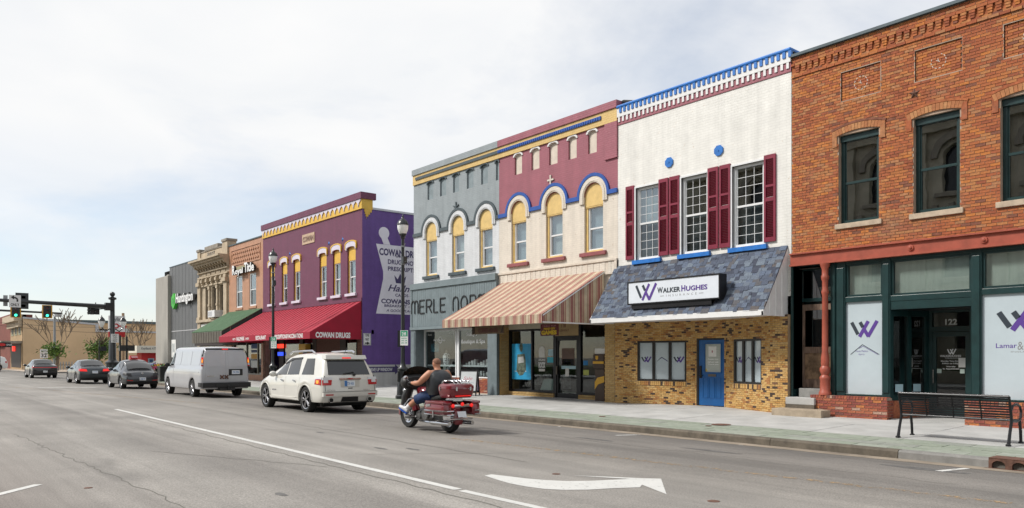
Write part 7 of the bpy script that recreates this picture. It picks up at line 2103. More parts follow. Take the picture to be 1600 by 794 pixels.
    def txt(s, t, y, z, w, h, m, off=.012, par=None, bold=.02):
        PP = Pl((s.rx(z) - off, 0, 0), (0, -1, 0), (0, 0, 1), (-1, 0, 0))
        text(t, PP, -y, z, w, h, m, par or s.root, 'badge', 0, .004, bold=bold)

def paint(name, c, metal=.0, rough=.35): return mat(name, c, rough, metal=metal, var=.03, scale=2, coat=1.0)

# --- white sport utility
sp = dict(L=5.1, sill=.33, R=.385, xr=1.07, xf=4.09, rim=.72, spokes=5, rimmat=M_ALLOY,
    top=[(0, 1.62), (.42, 1.70), (.8, 1.745), (1.6, 1.765), (2.3, 1.74), (2.8, 1.66), (3.2, 1.46), (3.85, 1.12), (4.3, 1.06), (4.8, .95), (5.1, .78)],
    belt=[(0, 1.08), (1, 1.06), (3.2, 1.03), (3.9, 1.0), (5.1, .74)], w=[(0, .845), (.25, .915), (.9, .945), (4.2, .945), (4.7, .90), (5.1, .74)], g=[(0, .67), (1, .70), (2.8, .69), (3.9, .69), (5.1, .57)],
    rear=[(.3, .10), (.45, .02), (.62, -.02), (.72, .02), (.95, .03), (1.10, .06), (1.62, .36), (1.72, .40)], front=[(.3, .15), (.6, 0), (.9, .1), (1.2, .3)])
W_ = paint('pearl_white_paint', (.63, .62, .575))
cz = Car('sport_utility_vehicle', 'pearl white sport utility vehicle with roof rails in the right hand lane', 'suv', sp, W_, (-20.33, 10.66, road_z(10.7) + .0))
c = cz
c.rear('rear_window', [(-.67, 1.13), (.67, 1.13), (.60, 1.55), (-.60, 1.55)], M_CARG, .012)
c.rear('spoiler', [(-.66, 1.585), (.66, 1.585), (.64, 1.70), (-.64, 1.70)], W_, .10, depth=.25)
c.rear('brake_lamp', [(-.14, 1.60), (.14, 1.60), (.14, 1.635), (-.14, 1.635)], M_LITR, .108)
for q, mm in (([(.60, .83), (.87, .83), (.87, .98), (.58, .98)], M_TAILR), ([(.58, .985), (.87, .985), (.86, 1.06), (.57, 1.06)], M_LENSW), ([(.70, .90), (.84, .90), (.84, 1.02), (.70, 1.02)], M_LENSW)): c.rear('tail_light', q, mm, .012 if mm is M_TAILR else .014, both=True)
c.patch('tail_light', [(.13, .83), (.46, .85), (.44, 1.05), (.16, 1.05)], M_TAILR, .008)
c.patch('reversing_lamp', [(.13, 1.0), (.44, 1.0), (.43, 1.06), (.16, 1.06)], M_LENSW, .010)
c.patch('side_marker', [(.24, .88), (.36, .88), (.36, .97), (.24, .97)], M_LITA, .011)
c.rear('plate_recess', [(-.30, .76), (.30, .76), (.30, .98), (-.30, .98)], mat('recess_shade_white', (.5, .48, .43), .5), .010)  # recess shade is in the colour: a darker white panel, not sunk in
c.plate(.02, .87, 'GTX 418', .34, .17, .018)
c.rear('plate_flash', [(.10, .79), (.185, .79), (.185, .95), (.10, .95)], M_BLUEP, .0215)
c.rear('chrome_bar', [(-.34, .985), (.34, .985), (.34, 1.03), (-.34, 1.03)], M_CHROME, .035)
c.txt('GMC', .09, .99, .18, .045, M_TAILR, .038, bold=.05); c.txt('ACADIA', .74, .665, .26, .035, M_CHROME); c.txt('DENALI', -.42, .665, .2, .035, M_CHROME)
c.rear('latch', [(-.07, .72), (.07, .72), (.07, .745), (-.07, .745)], M_TRIMB, .014)
m = MB(); m.tube([(c.rx(1.13) - .04, -.12, 1.12), (c.rx(1.2) - .03, -.14, 1.2), (c.rx(1.14) - .03, .2, 1.15)], .016, 6); m.ball((c.rx(1.13) - .04, -.14, 1.13), .045, 8, 5); m.build('wiper', M_TRIMB, c.root)
c.rear('bumper_upper', [(-.87, .50), (.87, .50), (.87, .63), (-.87, .63)], W_, .035, depth=.1)
c.rear('bumper_shade', [(-.88, .632), (.88, .632), (.88, .642), (-.88, .642)], M_TRIMB, .01)
c.rear('tailgate_seam', [(.79, .66), (.80, .66), (.80, 1.1), (.79, 1.1)], M_TRIMB, .009, both=True)
c.rear('reflector', [(.56, .535), (.80, .535), (.80, .57), (.56, .57)], M_TAILR, .042, both=True)
c.rear('bumper_lower', [(-.28, .34), (.28, .34), (.25, .48), (-.25, .48)], M_TRIMB, .02)
c.rear('valance', [(-.79, .29), (.79, .29), (.80, .36), (-.80, .36)], M_TRIMB, -.02)
for sg in (1, -1):
    m = MB(); m.tube([(c.rx(.42) + .2, sg * .62, .40), (c.rx(.42) - .06, sg * .62, .40)], .075, 12); e = m.build('exhaust_tip', M_CHROME, c.root, smooth=True); m = MB(); m.tube([(c.rx(.42) - .064, sg * .62, .40), (c.rx(.42) - .060, sg * .62, .40)], .062, 12); m.build('exhaust_hole', M_BLACK, e)
    m = MB(); m.tube([(1.0, sg * .66, 1.77), (1.15, sg * .66, 1.83), (2.5, sg * .66, 1.81), (2.75, sg * .66, 1.72)], .03, 8); m.build('roof_rail', M_CHROME, c.root, smooth=True)
m = MB(); m.tube([(.62, -.1, 1.74), (.40, -.1, 1.95)], .008, 5); m.build('antenna', M_TRIMB, c.root)
c.patch('rear_quarter_window', [(.62, 1.13), (1.42, 1.12), (1.36, 1.60), (.86, 1.60)], M_CARG)
dl = 'left' 
d1 = c.patch('door', [(1.56, .42), (2.48, .42), (2.50, 1.06), (1.50, 1.06), (1.46, .86), (1.53, .74)], W_, .005)
d2 = c.patch('door', [(2.50, .42), (3.52, .42), (3.54, 1.05), (2.52, 1.06)], W_, .005)
c.patch('rear_side_window', [(1.62, 1.12), (2.46, 1.10), (2.46, 1.55), (1.70, 1.60)], M_CARG)
c.patch('front_side_window', [(2.52, 1.10), (3.42, 1.08), (3.0, 1.38), (2.54, 1.54)], M_CARG)
c.patch('visor', [(1.66, 1.59), (2.48, 1.56), (2.9, 1.42), (2.9, 1.46), (2.48, 1.61), (1.68, 1.64)], M_TRIMB, .02)
for x in (1.72, 2.62):
    for sg in (1, -1):
        y = c.side_y(x, .94); m = MB(); m.tube([(x, sg * y, .87), (x + .03, sg * (y + .035), .94), (x + .17, sg * (y + .035), .945), (x + .2, sg * y, .945)], .016, 6); m.build('handle', M_CHROME, (d1 if x < 2 else d2)[0 if sg > 0 else 1])
c.patch('sill_moulding', [(1.5, .36), (3.6, .36), (3.6, .43), (1.5, .43)], W_, .03)
c.patch('badge_strip', [(3.15, .60), (3.48, .60), (3.48, .64), (3.15, .64)], M_CHROME, .012)
for xc in (sp['xr'], sp['xf']):
    for sg in (1, -1):
        R_ = .385 * 1.16
        pts = [(xc + R_ * cos(a), sg * (c.side_y(xc + (R_ + .03) * cos(a), .385 + (R_ + .03) * sin(a)) + .004), .385 + R_ * sin(a)) for a in [pi * k / 16 for k in range(17)]]
        m = MB(); m.tube(pts, .022, 6); m.build('arch_lip', W_, c.root, smooth=True)
c.mirror(3.3, 1.06, W_)
for sg in (1, -1): pass
m = MB(); m.box(.35, 4.7, -.7, .7, .2, .34); m.build('chassis', M_UNDER, c.root)

# --- silver van
sp = dict(L=5.69, sill=.36, R=.36, xr=1.18, xf=4.61, rim=.62, spokes=8, arch=1.2,
    top=[(0, 1.99), (.3, 2.05), (1, 2.07), (3.8, 2.07), (4.15, 1.98), (4.85, 1.32), (5.3, 1.22), (5.69, 1.0)],
    belt=[(0, 1.24), (4.2, 1.24), (4.9, 1.12), (5.69, .85)], w=[(0, .95), (.3, .985), (4.6, .985), (5.3, .93), (5.69, .8)], g=[(0, .78), (.5, .80), (4, .8), (5, .72), (5.69, .65)],
    rear=[(.3, .03), (.9, .0), (1.3, .01), (1.9, .08), (2.05, .14)], front=[(.3, .1), (.8, 0), (1.1, .1), (1.4, .3), (2.0, .3)])
SV = paint('silver_paint', (.45, .46, .49), .3, .35)
c = Car('cargo_van', 'silver windowless cargo van with its tail lights lit', 'van', sp, SV, (-31.35, 10.85, road_z(10.8)))
for sg in (1, -1):
    pts = [(.012, .66), (.86, .66), (.88, 1.3), (.82, 1.80), (.70, 1.90), (.012, 1.92)]
    d = c.rear('rear_door', [(sg * a, b) for a, b in pts], SV, .014)
    c.rear('door_panel', [(sg * a, b) for a, b in [(.10, 1.26), (.78, 1.26), (.74, 1.76), (.64, 1.83), (.10, 1.84)]], SV, .020, d)
    c.rear('door_panel', [(sg * a, b) for a, b in [(.10, .72), (.80, .72), (.80, 1.20), (.10, 1.20)]], SV, .018, d)
    c.rear('tail_light', [(sg * .89, 1.28), (sg * .975, 1.28), (sg * .945, 1.64), (sg * .885, 1.64)], M_TAILR, .02)
    c.rear('lit_lamp', [(sg * .895, 1.42), (sg * .96, 1.42), (sg * .945, 1.55), (sg * .895, 1.55)], M_LITA, .024)
    c.rear('lit_lamp', [(sg * .895, 1.55), (sg * .952, 1.55), (sg * .942, 1.62), (sg * .895, 1.62)], M_LITR, .0245)
    c.rear('reversing_lamp', [(sg * .895, 1.33), (sg * .968, 1.33), (sg * .964, 1.40), (sg * .895, 1.40)], M_LENSW, .024)
c.patch('tail_light', [(.03, 1.28), (.17, 1.28), (.19, 1.64), (.10, 1.64)], M_TAILR, .008)
c.patch('pillar_trim', [(.17, 1.66), (.22, 1.66), (.30, 1.94), (.24, 1.94)], M_TRIMB, .006)
c.rear('gutter_trim', [(-.80, 1.935), (.80, 1.935), (.74, 2.0), (-.74, 2.0)], M_TRIMB, .008); c.rear('gutter_trim', [(.90, 1.66), (.935, 1.66), (.83, 1.92), (.80, 1.92)], M_TRIMB, .009, both=True)
c.rear('brake_lamp', [(-.12, 1.945), (.12, 1.945), (.12, 1.985), (-.12, 1.985)], M_LITR, .02)
c.rear('plate_frame', [(-.68, .90), (-.12, .90), (-.12, 1.16), (-.68, 1.16)], M_TRIMB, .03); c.plate(-.40, 1.03, 'TK 2794', .32, .16, .036)
for k, y in enumerate((.16, -.02)):
    m = MB(); PP = Pl((c.rx(.85) - .03, 0, 0), (0, -1, 0), (0, 0, 1), (-1, 0, 0)); stroke(m, PP, [(-y - .07, .77), (-y + .07, .91)], .05, 0, .02); stroke(m, PP, [(-y - .07, .91), (-y + .07, .77)], .05, .001, .021); m.build('door_hasp', M_RUST, c.root)
c.rear('badge', [(.45, .86), (.74, .86), (.74, .89), (.45, .89)], M_CHROME, .026)
m = MB(); m.box(-.16, .06, -.97, .97, .42, .62); m.box(-.2, -.16, -.45, .45, .44, .58); m.box(.0, .35, .965, .99, .45, .62); m.box(.0, .35, -.99, -.965, .45, .62); m.build('bumper', M_TRIMB, c.root, bevel=.02)
m = MB(); m.tube([(-.2, 0, .38), (-.32, 0, .38), (-.32, 0, .47)], .03, 6); m.ball((-.32, 0, .50), .035, 8, 5); m.box(-.2, .4, -.3, .3, .3, .42); m.build('hitch', M_TRIMB, c.root)
for x0, x1 in ((1.5, 2.75), (2.85, 3.55), (.35, 1.4)): c.patch('flank_panel', [(x0, 1.32), (x1, 1.32), (x1 - .03, 1.88), (x0 + .03, 1.88)], SV, .008)
c.patch('door', [(3.72, .50), (4.18, .86), (4.75, .90), (4.72, 1.24), (3.70, 1.26)], SV, .006)
c.patch('cab_window', [(3.78, 1.30), (4.62, 1.26), (4.15, 1.80), (3.82, 1.84)], M_CARG, .008)
c.patch('body_crease', [(.3, 1.02), (3.7, 1.02), (3.7, 1.05), (.3, 1.05)], SV, .012)
c.mirror(4.40, 1.26, M_TRIMB)

# --- saloons
def saloon(name, label, cat, loc, col, kind, rz=pi, group='cars driving down the street', plate_='', metal=.3):
    if kind == 'beetle':
        sp = dict(L=4.28, sill=.26, R=.33, xr=.85, xf=3.39, rim=.72, spokes=5,
            top=[(0, .78), (.2, .93), (.5, 1.10), (.9, 1.30), (1.4, 1.45), (1.9, 1.49), (2.4, 1.44), (2.8, 1.28), (3.2, 1.02), (3.7, .92), (4.1, .74), (4.28, .6)],
            belt=[(0, .70), (.5, .86), (1.2, .92), (3.0, .90), (4.28, .6)], w=[(0, .72), (.4, .86), (.85, .90), (1.6, .86), (2.8, .86), (3.4, .90), (4, .8), (4.28, .6)], g=[(0, .5), (.8, .54), (1.8, .58), (2.8, .58), (4.28, .5)],
            rear=[(.2, .12), (.45, -.02), (.65, .0), (.85, .12), (1.1, .42), (1.45, 1.0)], front=[(.2, .1), (.6, 0), (1, .3)])
    else:
        k = 1.0
        sp = dict(L=4.63, sill=.25, R=.325, xr=.98, xf=3.63, rim=.70, spokes=5,
            top=[(0, 1.0), (.5, 1.05), (.72, 1.10), (1.25, 1.38), (1.7, 1.45), (2.4, 1.45), (2.75, 1.37), (3.45, 1.0), (4.0, .94), (4.45, .82), (4.63, .68)],
            belt=[(0, .93), (1, .94), (3.4, .90), (4.63, .64)], w=[(0, .80), (.3, .87), (1, .885), (3.7, .885), (4.3, .82), (4.63, .62)], g=[(0, .60), (1.2, .58), (2.4, .60), (3.4, .62), (4.63, .5)],
            rear=[(.2, .12), (.45, .0), (.62, -.02), (.8, .03), (.95, .08), (1.1, .3)], front=[(.2, .1), (.5, 0), (.8, .15), (1.1, .3)])
    p = paint(name + '_paint_' + kind, col, metal)
    c = Car(name, label, cat, sp, p, loc, rz, group)
    if kind == 'beetle':
        def rw(y0, y1, z0, z1):
            pass
        m = MB(); pts = []
        n = 8
        for i in range(n + 1):
            x = .36 + .78 * i / n; z = sm(sp['top'], x) + .02; w = .60 - .10 * abs(i / n - .25) ** 2 - (.10 * max(0, i / n - .6))
            pts.append((x, w, z))
        vs = []
        for x, w, z in pts: vs += [(x + .0, -w, z - .055), (x - .0, -w * .5, z + .012), (x, 0, z + .022), (x, w * .5, z + .012), (x, w, z - .055)]
        m.add(vs, [(i * 5 + j, i * 5 + j + 1, i * 5 + j + 6, i * 5 + j + 5) for i in range(n) for j in range(4)])
        m.v = [(a + .16 * max(0, 1 - a / 1.4), b, c_ + .008) for a, b, c_ in m.v]
        m.build('rear_window', M_CARG, c.root, smooth=True)
        c.rear('tail_light', [(.50, .66), (.76, .70), (.74, .82), (.54, .82)], M_TRIMB, .03, both=True); c.patch('tail_light', [(.12, .68), (.42, .72), (.40, .84), (.20, .82)], M_TRIMB, .008)
        c.rear('reflector', [(.46, .42), (.72, .44), (.72, .48), (.46, .46)], M_TAILR, .03, both=True)
        m = MB(); m.lathe([(.055, -.012), (.055, 0), (0, .004)], (0, 0, 0), 14, 'X'); m.v = [(c.rx(.80) - .04 - a, b, z + .80) for a, b, z in m.v]; m.build('round_badge', M_CHROME, c.root)
        c.plate(0, .52, plate_, .30, .15, .035); c.rear('bumper_lower', [(-.74, .24), (.74, .24), (.76, .36), (-.76, .36)], M_TRIMB, .02)
        c.patch('door', [(1.35, .34), (2.75, .34), (2.85, .62), (2.80, .90), (1.40, .93), (1.25, .62)], p, .005)
        c.patch('side_window', [(1.0, .97), (1.62, .97), (1.62, 1.36), (1.35, 1.34)], M_CARG); c.patch('side_window', [(1.70, .97), (2.82, .95), (2.5, 1.22), (2.2, 1.35), (1.70, 1.38)], M_CARG)
        c.mirror(2.72, .95, p)
    else:
        c.rear('rear_window', [(-.56, 1.07), (.56, 1.07), (.50, 1.10), (-.50, 1.10)], M_CARG, .0)
        m = MB(); vs = []
        n = 5
        for i in range(n + 1):
            x = .70 + .58 * i / n; z = pw(sp['top'], x) + .04; w = .66 - .10 * i / n
            vs += [(x, -w, z - .05), (x, -w * .5, z + .005), (x, 0, z + .012), (x, w * .5, z + .005), (x, w, z - .05)]
        m.add(vs, [(i * 5 + j, i * 5 + j + 1, i * 5 + j + 6, i * 5 + j + 5) for i in range(n) for j in range(4)]); m.build('rear_window', M_CARG, c.root, smooth=True)
        if kind == 'kia':
            c.rear('tail_light', [(-.84, .80), (.84, .80), (.80, .87), (-.80, .87)], M_TAILR, .02)
        else:
            c.rear('tail_light', [(.42, .76), (.82, .78), (.80, .93), (.46, .90)], M_LITR if plate_ else M_TAILR, .02, both=True)
        c.patch('tail_light', [(.12, .77), (.34, .80), (.36, .92), (.14, .93)], M_TAILR, .008)
        c.plate(0, .72 if kind != 'kia' else .52, plate_, .30, .15, .02)
        c.rear('bumper_lower', [(-.80, .24), (.80, .24), (.80, .36), (-.80, .36)], M_TRIMB, .02)
        c.rear('boot_seam', [(-.74, .66), (.74, .66), (.74, .672), (-.74, .672)], M_TRIMB, .012)
        c.patch('door', [(1.40, .34), (2.28, .34), (2.30, .92), (1.30, .93), (1.25, .7)], p, .005); c.patch('door', [(2.32, .34), (3.2, .34), (3.26, .90), (2.33, .92)], p, .005)
        c.patch('side_window', [(1.28, .98), (2.26, .97), (2.26, 1.34), (1.70, 1.34)], M_CARG); c.patch('side_window', [(2.33, .97), (3.22, .95), (2.72, 1.27), (2.33, 1.34)], M_CARG)
        c.patch('windscreen_side', [(3.24, .96), (3.36, .96), (2.84, 1.26), (2.76, 1.28)], M_TRIMB, .004)
        c.mirror(3.08, .94, p)
    return c
bt_ = saloon('compact_car', 'grey rounded compact car with a red rooftop sign behind the silver van', 'car', (-42.2, 10.4, road_z(10.4)), (.024, .028, .034), 'beetle', plate_='CB 77')
m = MB(); P0 = Pl((0, 0, 0), (0, 1, 0), (0, 0, 1), (1, 0, 0))
m.prism(Pl((0, 0, 0), (1, 0, 0), (0, 0, 1), (0, 1, 0)), [(1.65, 1.50), (2.05, 1.50), (1.95, 1.70), (1.74, 1.70)], -.19, .19)
rs = thing('rooftop_sign', 'small red wedge shaped delivery sign on the roof of the grey compact car', 'sign', (-42.2 - 1.85, 10.4, 1.49))
m.v = [(-42.2 - a, 10.4 - b, c_) for a, b, c_ in m.v]; rp = m.build('red_wedge', mat('sign_red_plastic', (.55, .015, .03), .3, var=.08), rs)
Pq = Pl((-42.2 - 1.64, 10.4, 1.625), (0, 1, 0), (-.55, 0, .83), (.83, 0, .55)); MB().bx(Pq, -.15, .15, -.06, .05, .0, .006).build('pale_panel', mat('pink_panel', (.6, .3, .32), .5), rs)
saloon('sedan', 'dark grey sedan with lit red tail lights, middle one of the row of cars', 'car', (-52.05, 10.15, road_z(10.1)), (.018, .028, .036), 'jetta', plate_='VJ 540')
saloon('sedan', 'black sedan with a full width tail light bar, farthest car along the street', 'car', (-68.0, 9.85, road_z(9.8)), (.008, .009, .013), 'kia', plate_='')
bx_, by_ = -81.0, YS(243, -81)
saloon('hatchback', 'blue car mostly hidden behind the grey compact car near the cash machine', 'car', (YS(240, -84) * 0 - 84, YS(226, -84), -.085), (.02, .07, .22), 'jetta', rz=pi / 2 + .0, group='cars at the far corner')
fx = XF(-14, 15.5) if False else G(-4, 583)[0]
fw = Car('white_suv', 'white sport utility vehicle at the far left edge beyond the traffic lights', 'suv', dict(L=4.6, sill=.3, R=.36, xr=.95, xf=3.6, top=[(0, 1.5), (.4, 1.62), (1, 1.68), (2.3, 1.66), (3.3, 1.1), (4.2, 1.0), (4.6, .8)], belt=[(0, 1.02), (3.3, .98), (4.6, .72)], w=[(0, .85), (.4, .9), (4, .9), (4.6, .75)], g=[(0, .66), (4.6, .6)], rear=[(.3, .08), (.6, 0), (1, .05), (1.6, .3)], front=[(.3, .1), (.6, 0), (1, .2)]), paint('plain_white_paint', (.68, .68, .67)), (-103.0, YS(11.5, -103), .06), -pi / 2, 'cars at the far corner')
fw.patch('side_window', [(.7, 1.08), (1.5, 1.08), (1.5, 1.5), (.9, 1.5)], M_CARG); fw.patch('side_window', [(1.58, 1.08), (3.0, 1.05), (2.5, 1.4), (1.58, 1.5)], M_CARG); fw.patch('tail_light', [(.1, .9), (.3, .9), (.3, 1.1), (.14, 1.1)], M_TAILR)
# ------------------------------------------------------------------ street furniture
M_POST = mat('black_post_paint', (.008, .010, .012), .35, var=.2, coat=.3)
M_GLOBE = mat('frosted_lamp_glass', (.78, .79, .78), .25, var=.1, coat=.3)
M_SGREEN = mat('sign_green', (.03, .28, .16), .5, var=.05)
def lamp_post(x, y, label, sgn):
    z = walk_z(y)
    t = thing('street_lamp', label, 'street lamp', (x, y, z), 'acorn street lamps along the kerb')
    m = MB(); m.lathe([(.27, 0), (.27, .10), (.22, .14), (.20, .50), (.17, .60), (.16, 1.02), (.20, 1.06), (.20, 1.10), (.12, 1.18), (.085, 1.30), (.075, 1.36), (.07, 2.2), (.055, 5.85), (.085, 5.90), (.085, 5.95), (.06, 5.99)], (x, y, z), 12); m.build('post', M_POST, t, smooth=radians(30))
    for k in range(8):
        a = 2 * pi * k / 8; m = MB(); m.tube([(x + .185 * cos(a), y + .185 * sin(a), z + .62), (x + .175 * cos(a), y + .175 * sin(a), z + 1.0)], .02, 5); m.build('flute', M_POST, t)
    m = MB(); m.lathe([(.07, 5.99), (.12, 6.02), (.19, 6.20), (.205, 6.34), (.19, 6.44), (.15, 6.50)], (x, y, z), 16); g = m.build('globe', M_GLOBE, t, smooth=True)
    m = MB(); m.lathe([(.215, 6.36), (.21, 6.40), (.16, 6.52), (.06, 6.60), (.03, 6.68), (.035, 6.71), (0, 6.78)], (x, y, z), 16); m.build('lamp_cap', M_POST, t, smooth=True)
    m = MB(); m.lathe([(.10, 5.97), (.14, 6.03), (.13, 6.06)], (x, y, z), 16); m.build('lamp_collar', M_POST, t)
    for zz in (5.55, 4.9): m = MB(); m.lathe([(.065, zz), (.085, zz + .01), (.085, zz + .05), (.065, zz + .06)], (x, y, z), 10); m.tube([(x + .06, y, z + zz + .03), (x + .22, y - .03, z + zz + .12)], .012, 5); m.build('banner_clip', mat('clip_grey', (.25, .26, .27), .4, metal=.5), t)
    m = MB(); m.box(x + .05, x + .17, y - .08, y + .08, z + 4.95, z + 5.2); m.build('socket_box', M_POST, t)
    s_ = thing('parking_sign', 'small green and white parking limit sign on the ' + sgn, 'sign', (x, y, z + 2.1), 'parking signs on lamp posts')
    PP = Pl((x, y - .1, 0), (cos(.5), sin(.5), 0), (0, 0, 1), (sin(.5), -cos(.5), 0))
    m = MB(); m.bx(PP, .0, .32, z + 1.95, z + 2.5, .0, .012); b = m.build('plate', M_WPAINT, s_); m = MB(); m.bx(PP, -.12, -.005, z + 1.9, z + 2.5, -.1, .0); m.build('side_plate', M_POST, s_)
    m = MB(); m.bx(PP, .015, .305, z + 2.28, z + 2.485, .012, .015); m.build('green_band', M_SGREEN, b); text('2 HR', PP, .07, z + 2.31, .18, .13, M_WLET, b, 'lettering', .016, .018, bold=.03); 
    for k in range(3): text('PARKING' if k == 0 else '8AM - 6PM', PP, .04, z + 2.18 - .08 * k, .24, .05, M_SGREEN, b, 'lettering', .013, .015, bold=.02)
lamp_post(-24.3, 14.85, 'black acorn street lamp before the violet wall, nearer of the two', 'nearer street lamp by the violet wall')
lamp_post(-35.7, 14.6, 'black acorn street lamp before the crimson awning, farther of the two', 'farther street lamp by the crimson awning')

# bench
bx0, bx1, byf = -6.56, -4.72, 14.93
bz = walk_z(15.1)
bn = thing('park_bench', 'black metal slatted bench with curved arms, its back to the street', 'bench', ((bx0 + bx1) / 2, 15.2, bz))
def bp(x, s, h): return (x, byf + s, bz + h)          # s runs from the back towards the shops
for x in (bx0, bx1):
    m = MB(); m.tube([bp(x, -.05, 0), bp(x, .02, .22), bp(x, .10, .42), bp(x, .06, .60), bp(x, -.02, .84)], [.03, .026, .026, .024, .022], 8); m.build('leg', M_BLACKM, bn, smooth=True)
    m = MB(); m.tube([bp(x, .56, 0), bp(x, .54, .22), bp(x, .50, .40)], .026, 8); m.build('leg', M_BLACKM, bn, smooth=True)
    m = MB(); m.tube([bp(x, .08, .42), bp(x, .3, .40), bp(x, .52, .42)], .022, 8); m.build('seat_frame', M_BLACKM, bn, smooth=True)
    m = MB(); m.tube([bp(x, .06, .58), bp(x, .16, .68), bp(x, .34, .70), bp(x, .50, .66), bp(x, .57, .56), bp(x, .54, .45), bp(x, .48, .41)], .022, 8); m.build('armrest', M_BLACKM, bn, smooth=True)
    for s in (-.05, .56): m = MB(); m.lathe([(.045, 0), (.045, .02), (.03, .035)], bp(x, s, 0), 10); m.build('foot', M_BLACKM, bn)
nb = 8
for k in range(nb):
    h = .47 + .045 * k; s = .085 - .013 * k
    m = MB(); m.box(bx0 + .02, bx1 - .02, byf + s - .006, byf + s + .006, bz + h, bz + h + .028); m.build('back_slat', M_BLACKM, bn)
for k in range(9):
    s = .12 + .048 * k; m = MB(); m.box(bx0 + .02, bx1 - .02, byf + s, byf + s + .034, bz + .415 - .012 * sin(k * .4), bz + .428 - .012 * sin(k * .4)); m.build('seat_slat', M_BLACKM, bn)
m = MB(); m.tube([bp(bx0, -.02, .84), bp(bx1, -.02, .84)], .024, 8); m.build('top_rail', M_BLACKM, bn, smooth=True)
m = MB(); m.tube([bp(bx0, .10, .43), bp(bx1, .10, .43)], .02, 8); m.build('rear_rail', M_BLACKM, bn, smooth=True)
for k in range(1, 4):
    x = bx0 + (bx1 - bx0) * k / 4; m = MB(); m.tube([bp(x, .09, .43), bp(x, .05, .60), bp(x, -.02, .83)], .013, 6); m.build('back_bar', M_BLACKM, bn)

# traffic signals
def head(par, P_, a, b, lit=None, yellow=True, w=.36, h=1.06, back=True):
    fm = mat('signal_yellow', (.52, .27, .02), .5, var=.1) if yellow else M_POST
    m = MB()
    if back:
        for q in ((a - w, a - w + .10, b, b + h), (a + w - .10, a + w, b, b + h), (a - w + .1, a + w - .1, b, b + .07), (a - w + .1, a + w - .1, b + h - .07, b + h)): m.bx(P_, *q, -.06, .0)
    m.bx(P_, a - w + .1, a + w - .1, b + .07, b + h - .07, -.28, -.01); o = m.build('housing', [fm], par)
    m = MB(); m.bx(P_, a - w + .1, a + w - .1, b + .07, b + h - .07, -.01, .004); m.build('face', M_POST, o)
    for k in range(3):
        cz_ = b + .07 + (h - .14) * (k + .5) / 3
        c_ = [('lit_green', (.05, .95, .55), 1.3), ('dull_amber', (.10, .05, .01), 0), ('dull_red', (.10, .01, .01), 0)][k]
        m = MB(); m.prism(P_, [(a + .125 * cos(2 * pi * i / 16), cz_ + .125 * sin(2 * pi * i / 16)) for i in range(16)], .004, .012); m.build('lens', mat(c_[0], c_[1], .3, emit=c_[2], var=0), o)
        m = MB(); m.ring(P_, arc(a, cz_, .15, 0, pi, 10), arc(a, cz_, .135, 0, pi, 10), .0, .22); m.build('visor', M_POST, o)
    return o
AXN, PY_ = -68.0, 14.5
sp_ = thing('signal_mast', 'thick black signal mast with ball finial and twin lanterns at the corner', 'signal mast', (AXN, PY_, .06))
zt = ZS(177, 463, AXN)
m = MB(); m.lathe([(.62, 0), (.62, .25), (.5, .35), (.48, 1.05), (.55, 1.1), (.55, 1.2), (.33, 1.35), (.28, 1.5), (.26, 2.9), (.19, 3.0), (.165, zt - .3), (.30, zt - .25), (.30, zt - .12), (.12, zt - .05), (.10, zt)], (AXN, PY_, 0), 16); m.ball((AXN, PY_, zt + .16), .2, 12, 8); m.build('post', M_POST, sp_, smooth=radians(35))
m = MB(); m.tube([(AXN, PY_, zt - .85), (AXN, 9, zt - .72), (AXN, 2.5, zt - .55)], [.17, .14, .10], 10); m.box(AXN - .25, AXN + .25, PY_ - .55, PY_ + .1, zt - 1.15, zt - .55); m.build('mast_arm', M_POST, sp_, smooth=radians(35))
for sy in (-1, 1):
    y = PY_ + sy * .78; zl = ZS(177, 512, AXN)
    m = MB(); m.tube([(AXN, PY_ + sy * .2, zl - .1), (AXN, PY_ + sy * .5, zl - .3), (AXN, y, zl)], .05, 6); m.build('lantern_arm', M_POST, sp_)
    m = MB(); m.lathe([(.08, 0), (.12, .05), (.27, .45), (.24, .55)], (AXN, y, zl), 12); m.build('lantern_globe', M_GLOBE, sp_, smooth=True)
    m = MB(); m.lathe([(.29, .5), (.2, .7), (.05, .85), (0, 1.0)], (AXN, y, zl), 12); m.build('lantern_cap', M_POST, sp_, smooth=True)
PN = SIDE(AXN + .2)
rsn = thing('left_only_sign', 'white left turn only sign hung on the nearer signal arm', 'sign', (AXN + .2, YS(22, AXN), 5.6))
y0, y1, z0, z1 = YS(13.5, AXN), YS(32, AXN), ZS(22, 480.5, AXN), ZS(22, 461.5, AXN)
m = MB(); m.bx(PN, y0, y1, z0, z1, 0, .03); pl_ = m.build('plate', M_WPAINT, rsn); m = MB(); m.bx(PN, y0 - .3, y0 - .02, z0 + .1, z1, -.6, -.55); m.build('rear_plate', mat('sign_back_grey', (.3, .31, .32), .5), rsn)
text('ONLY', PN, y0 + .1, z0 + .08, y1 - y0 - .2, .22, M_SIGNBLK, pl_, 'lettering', .031, .034, bold=.03)
m = MB(); yw = y1 - y0; stroke(m, PN, [(y0 + .70 * yw, z0 + .42), (y0 + .70 * yw, z0 + .60), (y0 + .60 * yw, z0 + .70), (y0 + .38 * yw, z0 + .73)], .11, .031, .034); m.prism(PN, [(y0 + .14 * yw, z0 + .74), (y0 + .42 * yw, z0 + .58), (y0 + .42 * yw, z0 + .90)], .032, .035); m.build('arrow', M_SIGNBLK, pl_)
PBk = Pl((AXN - .25, 0, 0), (0, -1, 0), (0, 0, 1), (-1, 0, 0))
